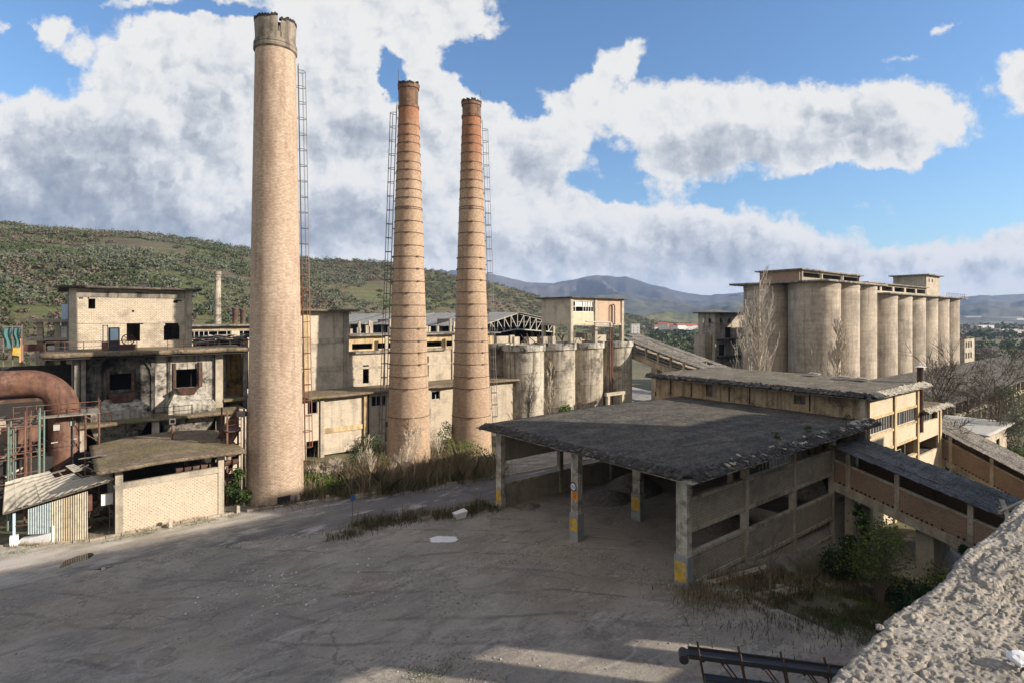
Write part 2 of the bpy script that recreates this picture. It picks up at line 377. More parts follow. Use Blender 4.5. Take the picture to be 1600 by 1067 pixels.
def corrug(name, cols, axis='u', pitch=.18, stripes=True):
    g = mat(name, .7); p = g.pos(); x = g.xyz(p)
    q = x[0] if axis == 'u' else x[1]
    w = g.m('SINE', g.m('MULTIPLY', q, 2 * math.pi / pitch))
    sheet = g.n('ShaderNodeTexWhiteNoise', {'W': g.m('FLOOR', g.m('DIVIDE', q, .95))}, out=0, noise_dimensions='1D')
    c = g.mix(sheet, cols[0], cols[1])
    a = g.noise(p, 1.2, 6, .7); c = g.mix(g.mr(a, .5, .68, 0, .8), c, cols[2])
    return g.fin(c, w, .8, .05)
M = {}
M['conc'] = concrete('weathered_concrete', (.40, .345, .265), (.53, .46, .36), stain=.45, streak=.45)
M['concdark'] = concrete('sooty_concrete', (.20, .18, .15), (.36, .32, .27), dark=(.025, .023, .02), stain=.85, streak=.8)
M['burnt'] = concrete('burnt_plaster', (.52, .48, .41), (.30, .27, .22), dark=(.02, .018, .016), stain=1.0, streak=.95, patch=.34)
M['blackened'] = concrete('sooty_shaded_plaster', (.045, .042, .038), (.20, .185, .16), dark=(.010, .009, .008), stain=1.0, streak=1.0, patch=.45)  # left bay: soot, plus some of the chimney's shadow put into the colour
M['silo'] = concrete('silo_concrete', (.47, .395, .31), (.60, .52, .42), dark=(.16, .135, .11), stain=.5, streak=.55, lines=1.15, bump=.3)
M['kiln'] = concrete('kiln_concrete', (.44, .385, .305), (.58, .52, .425), dark=(.10, .085, .07), stain=.85, streak=.95, lines=1.9, patch=.3)
M['kilnrim'] = concrete('kiln_rim_concrete', (.40, .37, .31), (.52, .48, .42), dark=(.02, .02, .018), stain=1.0, streak=.8, patch=.5)
M['shedconc'] = concrete('shed_concrete', (.38, .32, .24), (.53, .465, .37), dark=(.09, .08, .07), stain=.55, streak=.6)
M['ochre'] = concrete('ochre_plaster', (.56, .40, .20), (.62, .50, .32), dark=(.16, .11, .07), stain=.55, streak=.55, patch=.3)
M['cream'] = blockwork('cream_blocks', (.64, .53, .38), (.57, .47, .34), (.46, .37, .27), .4, .2, .012, .25)
M['creamp'] = blockwork('cream_perforated_blocks', (.58, .49, .375), (.53, .445, .335), (.50, .41, .30), .3, .14, .012, .15, holes=True)
M['creamold'] = blockwork('old_cream_blocks', (.56, .475, .36), (.49, .41, .31), (.36, .30, .23), .4, .2, .015, .5, holes=True)
M['panel'] = blockwork('grey_block_panel', (.40, .345, .265), (.34, .295, .23), (.24, .205, .165), .4, .2, .015, .55)
M['brickpanel'] = blockwork('rough_brick_panel', (.40, .27, .175), (.33, .22, .15), (.15, .12, .10), .26, .1, .016, .35)
M['greyblock'] = blockwork('tower_blocks', (.58, .495, .385), (.53, .45, .35), (.43, .37, .29), .5, .25, .01, .5)
M['ch1'] = chimney_brick('pale_chimney_brick', (.49, .375, .28), (.565, .45, .345), (.40, .305, .225))
M['ch2'] = chimney_brick('orange_chimney_brick', (.54, .405, .285), (.47, .34, .225), (.39, .29, .205), red=(.78, .50, .40), z0=36, z1=44)
M['ch2crown'] = concrete('sooty_brick_crown', (.26, .15, .095), (.17, .115, .08), dark=(.04, .03, .025), stain=.7, streak=.8, patch=.8)
M['crown'] = concrete('chimney_crown_concrete', (.24, .205, .16), (.33, .28, .22), dark=(.06, .048, .038), stain=.6, streak=.7, patch=.6)
M['soot_shade'] = plain('soot_shade', (.03, .027, .025), .95, .2)  # flue soot; for inner walls and openings, shade put into the colour
M['ring'] = plain('rusty_band', (.13, .075, .05), .8, .5)
M['roof'] = roofing('bitumen_roof', (.055, .05, .046), (.155, .13, .10), mossa=.12)
M['ochredim'] = concrete('stained_ochre_wall', (.36, .27, .16), (.46, .38, .26), dark=(.09, .07, .05), stain=.8, streak=.8, patch=.5)
M['roof2'] = roofing('gravelly_roof', (.13, .11, .085), (.26, .215, .16), mossa=.35)
M['roofedge'] = leafm('torn_roof_felt', [(.025, .024, .022), (.045, .04, .035), (.07, .06, .05), (.03, .028, .026), (.14, .125, .10)], 0)
M['roofedgel'] = leafm('pale_torn_felt', [(.10, .095, .08), (.42, .38, .30), (.22, .20, .16), (.50, .45, .36), (.30, .27, .21)], 0)
M['slabroof'] = roofing('mossy_slab_roof', (.17, .125, .08), (.29, .22, .145), (.44, .37, .28), (.14, .14, .03), .5)
M['rust'] = rust('rust'); M['rustdark'] = rust('dark_rust', (.065, .038, .03), (.105, .055, .038), (.035, .025, .02))
M['steel'] = plain('grey_steel', (.13, .125, .12), .6, .6, 3, (.16, .08, .05))
M['darksteel'] = plain('dark_steel', (.035, .037, .042), .55, .5, 3, (.08, .05, .035))
M['white'] = plain('old_white_paint', (.66, .64, .60), .7, .5)
M['frame'] = plain('grey_window_frame', (.42, .40, .36), .8, .4)
def chipped(name, c, under):
    g = mat(name, .6); p = g.pos(); a = g.noise(p, 3.5, 7, .75); cc = g.mix(g.mr(a, .52, .56, 0, .85), c, under); b = g.noise(p, 1.2, 5, .7)
    return g.fin(g.mix(g.mr(b, .45, .6, 0, .45), cc, (.22, .14, .04)), a, .3, .01)
M['yellow'] = chipped('yellow_paint', (.62, .37, .03), (.27, .26, .23))
M['plate'] = plain('grey_plate', (.26, .27, .27), .6, .5, 2, (.1, .09, .08))
M['orange'] = plain('orange_placard', (.65, .24, .03), .6, .2)
M['corrwall'] = corrug('painted_corrugated_sheet', [(.52, .50, .40), (.30, .42, .42), (.45, .30, .18)], 'u', .2)
M['corrroof'] = corrug('cement_sheet_roof', [(.42, .385, .31), (.34, .31, .26), (.14, .125, .11)], 'v', .25)
M['corrfar'] = corrug('grey_sheet_roof', [(.36, .34, .31), (.26, .245, .225), (.10, .09, .08)], 'v', .9)
M['galroof'] = roofing('sheet_gallery_roof', (.07, .07, .07), (.16, .165, .17), (.42, .42, .42), mossa=.1)
M['galroof2'] = roofing('patched_gallery_roof', (.10, .085, .07), (.24, .21, .17), (.62, .58, .52), mossa=.1, sc=.8)
M['teal'] = plain('teal_tarpaulin', (.06, .15, .145), .6, .5)
M['bluepaint'] = plain('pale_blue_sheet', (.42, .55, .66), .6, .2)
M['burntochre'] = concrete('scorched_ochre_wall', (.30, .18, .05), (.18, .10, .04), dark=(.02, .015, .012), stain=1, streak=1, patch=.5)
M['bark'] = plain('bark', (.17, .135, .105), .9, .5, 5)
M['palebark'] = plain('pale_bark', (.46, .39, .31), .9, .4, 4, (.2, .16, .12))
M['palebark2'] = plain('pale_twigs', (.36, .315, .265), .9, .4, 4, (.16, .13, .1))
M['darkbark'] = plain('dark_twigs', (.10, .078, .06), .9, .4, 4)
M['leaf'] = leafm('green_leaves', [(.03, .055, .018), (.06, .10, .028), (.045, .075, .02), (.10, .14, .04)])
M['brightleaf'] = leafm('bramble_leaves', [(.06, .09, .02), (.10, .15, .03), (.17, .20, .05), (.08, .10, .03)])
M['oliveleaf'] = leafm('silver_olive_leaves', [(.14, .17, .12), (.22, .25, .19), (.10, .13, .08), (.27, .29, .23)])
M['needles'] = leafm('dark_conifer_leaves', [(.018, .04, .016), (.03, .06, .022), (.025, .05, .02)])
M['drygrass'] = leafm('dry_stems', [(.20, .15, .09), (.30, .235, .14), (.13, .10, .06), (.38, .31, .19)], .1)
M['darkgrass'] = leafm('dull_grass', [(.07, .07, .03), (.12, .10, .05), (.05, .055, .025), (.15, .12, .07)], .1)
M['greengrass'] = leafm('green_grass', [(.06, .10, .02), (.10, .14, .03), (.09, .09, .04)], .1)
M['stone'] = leafm('pale_stones', [(.26, .235, .20), (.38, .35, .30), (.20, .18, .155), (.48, .44, .38)], 0)
M['tile'] = plain('red_roof_tiles', (.33, .11, .07), .9, .2); M['housewall'] = plain('house_wall', (.70, .67, .62), .9, .15, .3)
M['whitesheet'] = plain('white_residue', (.70, .70, .68), .7, .15)
M['glass'] = plain('dusty_glass', (.30, .33, .35), .25, .4)
# ================================================================== TERRAIN
def smooth(x, a, b):
    t = np.clip((x - a) / (b - a), 0, 1); return t*t*(3-2*t)
def ground_h(u, v):
    Y = FX*u + FY*v; X = RX*u + RY*v
    h = np.zeros_like(u)
    pit = smooth(u, 33.5, 37.0) * (-.6) + smooth(u, 37.5, 45.5) * (-2.1) + smooth(u, 45, 53) * (-1.3)
    pit = pit * (1 - smooth(v, 20.6, 21.9))
    pit = np.where(u > 60.5, np.minimum(pit, -4.0 * (1 - smooth(v, 21.6, 40)) - 1.5*smooth(u, 62, 90)), pit)
    h = h + pit - 3.0 * smooth(u, 95, 125) * smooth(v, 20, 45)
    h = h - 2.0 * smooth(u, 75, 110) * (1 - smooth(v, 10, 30))
    h = h + (1 - smooth(np.abs(pit), .1, 1)) * 0
    far = smooth(Y, 150, 420); h = h * (1 - far) + far * (-9.0)
    h = h + smooth(Y, 130, 300) * smooth(-X - 40 + 0.0 * Y, 0, 90) * 6 * (1 - smooth(Y, 500, 900))
    n1 = (fbm(u * .35 + 9, v * .35 + 3, 4) - .5); n2 = (fbm(u * .07, v * .07, 3) - .5)
    rough = .10 + .6 * smooth(np.abs(pit), .3, 2.0) + .9 * smooth(u, 80, 110)
    yard = (u < 61) & (v < 54) & (v > 12)
    h = h + n1 * np.where(yard, rough, rough + .1) + n2 * np.where(yard, .10, .5) * (1 + 5 * smooth(Y, 150, 500))
    return h
def axis(lo, hi, step, far, gr=1.16):
    c = list(np.arange(lo, hi + step, step)); s = step; x = c[-1]
    while x < far: s *= gr; x += s; c.append(x)
    s = step; x = lo; pre = []
    while x > -far: s *= gr; x -= s; pre.append(x)
    return np.array(pre[::-1] + c)
def grid_mesh(name, UU, VV, ZZ, material, parent=None, smooth_=True):
    a, b = UU.shape; idx = np.arange(a * b).reshape(a, b)
    f = np.stack([idx[:-1, :-1], idx[1:, :-1], idx[1:, 1:], idx[:-1, 1:]], -1).reshape(-1, 4)
    return arr_mesh(name, np.stack([UU.ravel(), VV.ravel(), ZZ.ravel()], 1), f, material, parent, None, smooth_)
def ground_material():
    g = mat('yard_ground', .95); p = g.pos(); x = g.xyz(p); u, v = x[0], x[1]
    a = g.noise(p, .18, 7, .65, .4); c = g.mix(g.mr(a, .40, .60), (.275, .246, .208), (.385, .342, .284))
    w = g.noise(g.vs(p, (.5, 1.3, 1)), .5, 6, .7, .6); c = g.mix(g.mr(w, .48, .60, 0, .6), c, (.165, .148, .13))
    rd = g.noise(g.va(p, (40, 0, 0)), .13, 5, .6); c = g.mix(g.mr(rd, .51, .62, 0, .5), c, (.28, .215, .16))
    # tyre tracks: curved narrow lines
    q = g.va(p, g.vs(g.noise(p, .05, 2, .5, out=1), (9, 9, 0)))
    tr = g.n('ShaderNodeTexWave', {'Vector': q, 'Scale': .16, 'Distortion': 3.5, 'Detail': 3.0, 'Detail Scale': .35}, out=1, bands_direction='DIAGONAL')
    trm = g.m('MULTIPLY', g.mr(tr, .93, 1.0), g.mr(g.noise(p, .22, 3, .6), .42, .6))
    c = g.mix(g.m('MULTIPLY', trm, .6), c, (.11, .098, .085))
    # gravel
    vo = g.n('ShaderNodeTexVoronoi', {'Vector': p, 'Scale': 7.0, 'Randomness': 1.0}, out=1)
    gs = g.xyz(vo)[0]; f = g.noise(p, 22, 3, .7)
    gm = g.mr(g.noise(p, .3, 5, .7), .42, .62)
    c = g.mix(g.m('MULTIPLY', g.mr(gs, .68, .95, 0, .55), g.m('ADD', g.m('MULTIPLY', gm, .8), .2)), c, (.42, .38, .33))
    c = g.mix(g.m('MULTIPLY', g.mr(gs, .0, .22, .5, 0), g.m('ADD', g.m('MULTIPLY', gm, .8), .15)), c, (.09, .08, .07))
    c = g.mix(g.mr(f, .40, .58, .4, 0), c, (.12, .105, .09))
    # vegetation mask: outside the yard
    inside = g.m('MULTIPLY', g.mr(u, 62, 58), g.m('MULTIPLY', g.mr(v, 56.5, 54), g.mr(g.m('ADD', v, g.m('MULTIPLY', g.mr(u, 33, 31.5), 40)), 20.5, 21.5)))
    gn = g.noise(p, .6, 7, .7); veg = g.mix(g.mr(gn, .35, .65), (.055, .06, .028), (.125, .105, .065))
    gn2 = g.noise(p, .012, 6, .6); veg = g.mix(g.mr(gn2, .45, .6, 0, .8), veg, (.17, .155, .09))
    gn3 = g.noise(p, .35, 5, .7); veg = g.mix(g.mr(gn3, .56, .66, 0, .8), veg, (.26, .23, .19))
    c = g.mix(g.m('ADD', inside, g.mr(g.m('ADD', gn, g.m('MULTIPLY', inside, .4)), .62, .7, 0, .25), clamp=True), veg, c)
    shf = g.m('MULTIPLY', g.m('MULTIPLY', g.mr(u, 29, 33), g.mr(u, 61, 60)), g.m('MULTIPLY', g.mr(v, 21, 23), g.mr(v, 42, 39)))
    c = g.mix(g.m('MULTIPLY', shf, g.mr(g.noise(p, .35, 5, .7), .38, .52, .25, .9)), c, g.mix(g.mr(f, .42, .6), (.42, .375, .32), (.30, .265, .225)))
    ch = g.noise(g.vs(g.va(p, (7, 21, 0)), (.45, 1.1, 1)), .8, 7, .75, .8); c = g.mix(g.m('MULTIPLY', g.mr(ch, .575, .65, 0, .4), inside), c, (.50, .47, .42))
    vc = g.n('ShaderNodeTexVoronoi', {'Vector': g.va(p, g.vs(g.noise(p, .8, 4, .6, out=1), (2.5, 2.5, 0))), 'Scale': .16}, feature='DISTANCE_TO_EDGE')
    ck = g.m('MULTIPLY', g.mr(vc, .0, .012, 1, 0), g.m('MULTIPLY', inside, g.mr(g.noise(p, .15, 3, .6), .48, .56)))
    c = g.mix(g.m('MULTIPLY', ck, .55), c, (.07, .062, .055))
    h = g.m('ADD', g.m('MULTIPLY', gs, .7), g.m('ADD', f, g.m('MULTIPLY', w, 2)))
    h = g.m('SUBTRACT', h, g.m('MULTIPLY', trm, 1.5))
    return g.fin(c, h, .7, .05)
gu = axis(-16, 100, .75, 9000); gv = axis(6, 82, .6, 9000)
UU, VV = np.meshgrid(gu, gv, indexing='ij')
gr = grid_mesh('ground', UU, VV, ground_h(UU, VV), ground_material()); tag(gr, kind='structure')
# ---- road along the kerb
def road_mat():
    g = mat('worn_asphalt', .8); p = g.pos()
    a = g.noise(g.vs(p, (.5, 1.2, 1)), .5, 6, .7); c = g.mix(g.mr(a, .35, .65), (.115, .11, .105), (.19, .18, .17))
    b = g.noise(g.vs(p, (.22, 1.0, 1)), .7, 6, .75, .6); c = g.mix(g.mr(b, .54, .62, 0, .85), c, (.46, .44, .41))
    w = g.noise(g.va(p, (9, 3, 0)), .28, 4, .6); c = g.mix(g.mr(w, .58, .66, 0, .8), c, (.08, .08, .08))
    xx = g.xyz(p); dust = g.m('MULTIPLY', g.mr(xx[0], 20, 12), g.mr(g.m('ADD', xx[1], g.m('MULTIPLY', a, 8)), 50.5, 54.5))
    c = g.mix(dust, c, g.mix(g.mr(a, .42, .58), (.33, .29, .24), (.50, .46, .40)))
    f = g.noise(p, 16, 4, .7); c = g.mix(g.mr(f, .4, .6, .4, 0), c, (.09, .08, .07))
    return g.fin(c, f, .5, .02, g.mr(w, .58, .66, .85, .35))
kerb = [(-30, 57.4), (-8, 57.0), (-3, 56.4), (1.6, 53.6), (8, 53.55), (12, 53.3), (18, 52.2), (24, 50.9), (30, 49.5), (36, 48.0), (44, 47.2), (60, 47.0), (90, 47)]
near = [(-30, 47), (-10, 47.5), (-3, 47.5), (1.6, 47), (8, 46.5), (12, 45.5), (17, 44.0), (23, 43.0), (30, 41.9), (36, 41.6), (44, 41.6), (60, 41.8), (90, 41.8)]
def interp(pts, u): return np.interp(u, [a for a, b in pts], [b for a, b in pts])
ru = np.arange(-29, 88, .5); rt = np.linspace(0, 1, 15); RU, RT = np.meshgrid(ru, rt, indexing='ij')
kv = interp(kerb, RU) - .15; nv = interp(near, RU) + (fbm(RU * .8, RU * 0 + 4, 4) - .5) * 1.6
RV = nv + (kv - nv) * RT
RZ = ground_h(RU, RV) + .012 - .05 * (RT < .01)
tag(grid_mesh('road', RU, RV, RZ, road_mat()), kind='structure')
mb = MB(); rng = random.Random(3)
for a in np.arange(-9, 58, 1.0):
    b = a + .94; va, vb = float(interp(kerb, a)), float(interp(kerb, b)); dz = rng.uniform(-.05, .03); j = rng.uniform(-.04, .04)
    if rng.random() < .08: continue
    mb.hexa([(a, va + j, -.1), (b, vb + j, -.1), (b, vb + .22 + j, -.1), (a, va + .22 + j, -.1), (a, va + j, .17 + dz), (b, vb + j, .16 + dz), (b, vb + .22 + j, .16 + dz), (a, va + .22 + j, .17 + dz)])
tag(mb.build('kerb', M['shedconc']), kind='structure')
# ---- hill with olive groves
HP = [-500, -200, 0, 60, 150, 220, 300, 385, 480, 600, 700, 770, 850, 920, 1010, 1060, 1120]
HYP = [352, 347, 345, 352, 358, 359, 368, 383, 400, 405, 424, 439, 462, 474, 495, 503, 508]
HD = [380, 390, 400, 405, 410, 415, 430, 450, 480, 530, 600, 650, 720, 780, 880, 930, 980]
HF = [100, 125, 135, 140, 150, 155, 165, 180, 200, 240, 290, 330, 420, 520, 700, 800, 900]
HZ = [6, 5, 4, 4, 3, 3, 2, 1, 0, -2, -3, -4, -7, -8, -9, -9, -9]
def hill_z(px, t):
    ry = np.interp(px, HP, HYP); rd = np.interp(px, HP, HD); fd = np.interp(px, HP, HF); fz = np.interp(px, HP, HZ)
    zr = H + (HY - ry) / FP * rd - 3.0; zr = np.maximum(zr, fz + 1)
    Y = fd + (rd - fd) * t; tt = np.clip(t, 0, 1)
    z = fz - 2 + (zr - fz + 2) * (tt ** .85) * (1 - .0 * tt)
    z = z - np.clip(t - 1, 0, 9) ** 1.3 * 60
    u = FX*Y + RX*(px-CX)/FP*Y; v = FY*Y + RY*(px-CX)/FP*Y
    amp = np.clip((zr - fz) / 60, .1, 1) * 15 * np.sin(np.clip(tt, 0, 1) * math.pi) ** .7
    z = z + (fbm(u * .011 + 3, v * .011 + 8, 4) - .5) * 2 * amp
    return u, v, z
hp, ht = np.meshgrid(np.linspace(-450, 1118, 330), np.concatenate([np.linspace(0, 1, 80), [1.08, 1.25, 1.6]]), indexing='ij')
def hill_mat():
    g = mat('hillside', .95); p = g.pos(); z = g.xyz(p)[2]
    a = g.noise(p, .02, 6, .6); c = g.mix(g.mr(a, .42, .58), (.135, .11, .065), (.105, .125, .045))
    b = g.noise(p, .012, 5, .6); c = g.mix(g.mr(b, .5, .6, 0, .7), c, (.14, .10, .075))
    t = g.m('SINE', g.m('ADD', g.m('MULTIPLY', z, 2.4), g.m('MULTIPLY', a, 14))); c = g.mix(g.mr(t, .55, .95, 0, .5), c, (.05, .055, .025))
    f = g.noise(p, .8, 6, .75); c = g.mix(g.mr(f, .4, .65, 0, .6), c, (.055, .055, .03))
    return g.fin(c, f, .8, 1.0)
hu, hv, hz = hill_z(hp, ht)
tag(grid_mesh('hill', hu, hv, hz, hill_mat()), kind='structure')
rs = np.random.RandomState(11)
def hill_trees(name, n, pref, size, nc, cs, mt, seed):
    rs = np.random.RandomState(seed)
    px = rs.uniform(-120, 1090, n * 3); t = rs.uniform(0.0, 1.0, n * 3) ** .8
    u, v, z = hill_z(px, t)
    dens = fbm(u * .02 + pref, v * .02 + pref * 2, 4)
    keep = np.where(dens > np.percentile(dens, 45))[0][:n]
    keep = keep[:n]; u, v, z = u[keep], v[keep], z[keep]; m = len(u)
    s = (.45 + 1.1 * rs.rand(m)**1.6) * size
    d = rs.normal(size=(m, nc, 3)); d /= np.linalg.norm(d, axis=2)[:, :, None]; d *= rs.uniform(.55, 1.0, (m, nc))[:, :, None]
    d[:, :, 2] = np.abs(d[:, :, 2]) * .85
    lump = 1 + .35 * np.sin(d[:, :, 0] * 4 + s[:, None] * 9) * np.cos(d[:, :, 1] * 5 + s[:, None] * 5)
    C = np.stack([u, v, z], 1)[:, None, :] + d * s[:, None, None] * lump[:, :, None] + np.array([0, 0, .25 * size])
    C = C.reshape(-1, 3)
    Vv, F = cards(C, rs.uniform(.6, 1.3, len(C)) * cs, rs)
    o = arr_mesh(name, Vv, F, mt); tag(o, kind='stuff')
LZZ = 0
M['hillolive'] = leafm('hill_olive', [(.10, .112, .07), (.13, .14, .098), (.085, .097, .06), (.155, .165, .12)], .1)
M['hillgreen'] = leafm('hill_green', [(.045, .062, .025), (.08, .10, .04), (.06, .08, .035)], .1)
M['hillbrown'] = leafm('hill_brown', [(.12, .092, .066), (.165, .13, .095), (.09, .07, .052)], .1)
hill_trees('olive_grove', 3300, 1.0, 2.6, 44, .5, M['hillolive'], 1)
hill_trees('hill_thicket', 2300, 5.3, 2.5, 44, .5, M['hillgreen'], 2)
hill_trees('bare_scrub', 2200, 9.1, 2.4, 44, .48, M['hillbrown'], 3)
# ---- far ranges
def mountain(name, prof, D, depth, zf, col1, col2, seed, rug):
    px = np.linspace(prof[0][0], prof[-1][0], 420); t = np.concatenate([np.linspace(0, 1, 46), [1.15]])
    P, T = np.meshgrid(px, t, indexing='ij')
    ry = np.interp(P, [a for a, b in prof], [b for a, b in prof]) + (fbm(P * .05 + seed, P * 0, 5) - .5) * 3.0
    zr = H + (HY - ry) / FP * D
    Y = D - depth * (1 - T); tt = np.clip(T, 0, 1)
    uu = FX*Y + RX*(P-CX)/FP*Y; vv = FY*Y + RY*(P-CX)/FP*Y
    rid = 1 - np.abs(fbm(uu * rug + seed, vv * rug, 6) * 2 - 1)
    z = zf + (zr - zf) * tt ** 1.15 + (rid - .75) * (zr - zf) * 1.3 * np.sin(tt * math.pi) ** .8
    z = np.where(T > 1, zr - 60, z)
    g = mat(name + '_slopes', .95); p = g.pos()
    a = g.noise(p, .0022 * 4000 / D, 7, .65); c = g.mix(g.mr(a, .42, .58), col1, col2)
    b = g.noise(p, .009, 5, .7); c = g.mix(g.mr(b, .45, .62, 0, .7), c, (.05, .05, .03))
    return tag(grid_mesh(name, uu, vv, z, g.fin(c, b, .6, 12)), kind='structure')
mountain('mountains', [(250, 470), (520, 455), (620, 440), (690, 424), (730, 426), (760, 430), (790, 436), (830, 442), (865, 443), (890, 438), (912, 433), (932, 430), (948, 431), (962, 434), (978, 432), (992, 438), (1015, 446), (1045, 452), (1075, 459), (1110, 461), (1160, 457), (1210, 463), (1300, 470), (1420, 468), (1494, 466), (1530, 463), (1560, 464), (1600, 460), (1680, 450), (1760, 455)],
         5200, 1700, -9, (.05, .05, .052), (.085, .082, .075), 3, .0011)
mountain('foothills', [(820, 497), (880, 470), (930, 462), (985, 463), (1050, 470), (1100, 480), (1140, 471), (1190, 478), (1260, 484), (1400, 484), (1480, 484), (1510, 476), (1545, 470), (1580, 474), (1610, 469), (1680, 462), (1760, 474), (1900, 486)],
         3300, 1000, -9, (.06, .07, .05), (.10, .10, .075), 21, .0017)
mountain('valley_rise', [(930, 500), (985, 497), (1040, 487), (1075, 490), (1110, 484), (1150, 487), (1200, 490), (1260, 497)], 1500, 380, -9, (.10, .11, .05), (.16, .14, .08), 40, .004)
# valley woodland (far mass of trees)
def tree_mass(name, pxr, Yr, n, size, mt, seed, zfun=None, nc=26):
    rs = np.random.RandomState(seed); px = rs.uniform(*pxr, n); Y = np.exp(rs.uniform(math.log(Yr[0]), math.log(Yr[1]), n))
    u = FX*Y + RX*(px-CX)/FP*Y; v = FY*Y + RY*(px-CX)/FP*Y; k = fbm(u*.012+seed, v*.012, 3) > .47
    u, v, Y = u[k], v[k], Y[k]; z = ground_h(u, v); m = len(u); s = size * rs.uniform(.5, 1.3, m) * np.clip(Y / 400, .8, 2.2)
    d = rs.normal(size=(m, nc, 3)); d /= np.linalg.norm(d, axis=2)[:, :, None]; d[:, :, 2] = np.abs(d[:, :, 2]) * 1.2
    C = (np.stack([u, v, z], 1)[:, None, :] + d * rs.uniform(.4, 1, (m, nc))[:, :, None] * s[:, None, None]).reshape(-1, 3)
    Vv, F = cards(C, rs.uniform(.7, 1.3, len(C)) * np.repeat(s, nc) * .3, rs)
    tag(arr_mesh(name, Vv, F, mt), kind='stuff')
tree_mass('valley_wood', (930, 1250), (330, 1400), 800, 4.5, M['hillgreen'], 3)
tree_mass('plain_scrub', (1380, 1800), (200, 1600), 1500, 3.6, M['hillbrown'], 4)
tree_mass('plain_wood', (1400, 1800), (230, 1600), 1100, 4.2, M['hillgreen'], 5)
# far houses
def house(px, py, Y, w, d, h, roofed, rot, label, group):
    u, v = at(px, Y); z = float(ground_h(np.array([u]), np.array([v]))[0]); z = max(z, H - (py - HY) / FP * Y) - .3
    r = thing('house', u, v, z, label, 'house', group); r.rotation_euler = (0, 0, rot)
    a = MB().box(-w/2, w/2, -d/2, d/2, 0, h); base = (u, v, z)
    a.v = [(x+u, y+v, q+z) for x, y, q in a.v]; a.build('wall', M['housewall'], r)
    b = MB(); e = .5
    if roofed:
        P = [(-w/2-e, -d/2-e, h+.02), (w/2+e, -d/2-e, h+.02), (w/2+e, d/2+e, h+.02), (-w/2-e, d/2+e, h+.02), (-w/2+.5, 0, h+d*.26), (w/2-.5, 0, h+d*.26)]
        i = 0; b.v = [(x+u, y+v, q+z) for x, y, q in P]; b.f = [(0, 1, 5, 4), (2, 3, 4, 5), (1, 2, 5), (3, 0, 4), (0, 3, 2, 1)]
    else:
        b.box(-w/2-.3, w/2+.3, -d/2-.3, d/2+.3, h, h+.35); b.v = [(x+u, y+v, q+z) for x, y, q in b.v]
    b.build('roof', M['tile'] if roofed else M['white'], r)
    win = MB()
    for s in range(max(2, int(w / 3.2))):
        for q in range(max(1, int(h / 2.9))):
            xx = -w/2 + (s + .5) * w / max(2, int(w / 3.2)); win.box(xx - .5, xx + .5, -d/2 - .05, -d/2 + .02, q*2.9 + 1.0, q*2.9 + 2.2)
    win.v = [(x+u, y+v, q+z) for x, y, q in win.v]; win.build('window', M['glass'], r)
    return r
rr = random.Random(8)
ORD = ['leftmost', 'second from the left', 'third from the left', 'fourth from the left', 'fifth from the left', 'sixth from the left', 'seventh from the left', 'eighth from the left', 'rightmost']
for i, px in enumerate([1030, 1036, 1043, 1052, 1062, 1066, 1071, 1079, 1088]):
    house(px, 515 - (i % 3), 820 + rr.uniform(-60, 60), rr.uniform(12, 18), 9, rr.uniform(4, 7), True, CA * -1 + rr.uniform(-.5, .5), 'small white valley house with red tiled roof, %s of nine' % ORD[i], 'red roofed houses in the valley')
for i, (px, py, Y, w, h) in enumerate([(1000, 517, 800, 9, 7), (1060, 500, 1600, 30, 6), (1090, 503, 1500, 22, 6), (1098, 516, 800, 12, 5), (1108, 514, 850, 16, 9), (1120, 518, 760, 10, 6), (1125, 501, 1400, 30, 8), (1140, 528, 500, 22, 3)]):
    house(px, py, Y, w, 9, h, False, -CA + rr.uniform(-.4, .4), 'far flat roofed white house in the valley, %s of eight' % (ORD[i] if i < 7 else 'rightmost'), 'flat roofed houses in the valley')
house(992, 522, 620, 9, 8, 11, False, -CA, 'tall narrow white house in the valley, left of the red roofed houses', None)
for i, (px, py, Y, w) in enumerate([(1520, 496, 2400, 60), (1535, 513, 1100, 40), (1560, 506, 1500, 60), (1570, 520, 900, 34), (1580, 497, 2300, 70), (1592, 522, 850, 30), (1598, 500, 1900, 60)]):
    house(px, py, Y, w, 14, 6, False, -CA + rr.uniform(-.3, .3), 'long pale shed far out on the right hand plain, %s of seven' % (ORD[i] if i < 6 else 'rightmost'), 'pale sheds on the plain')
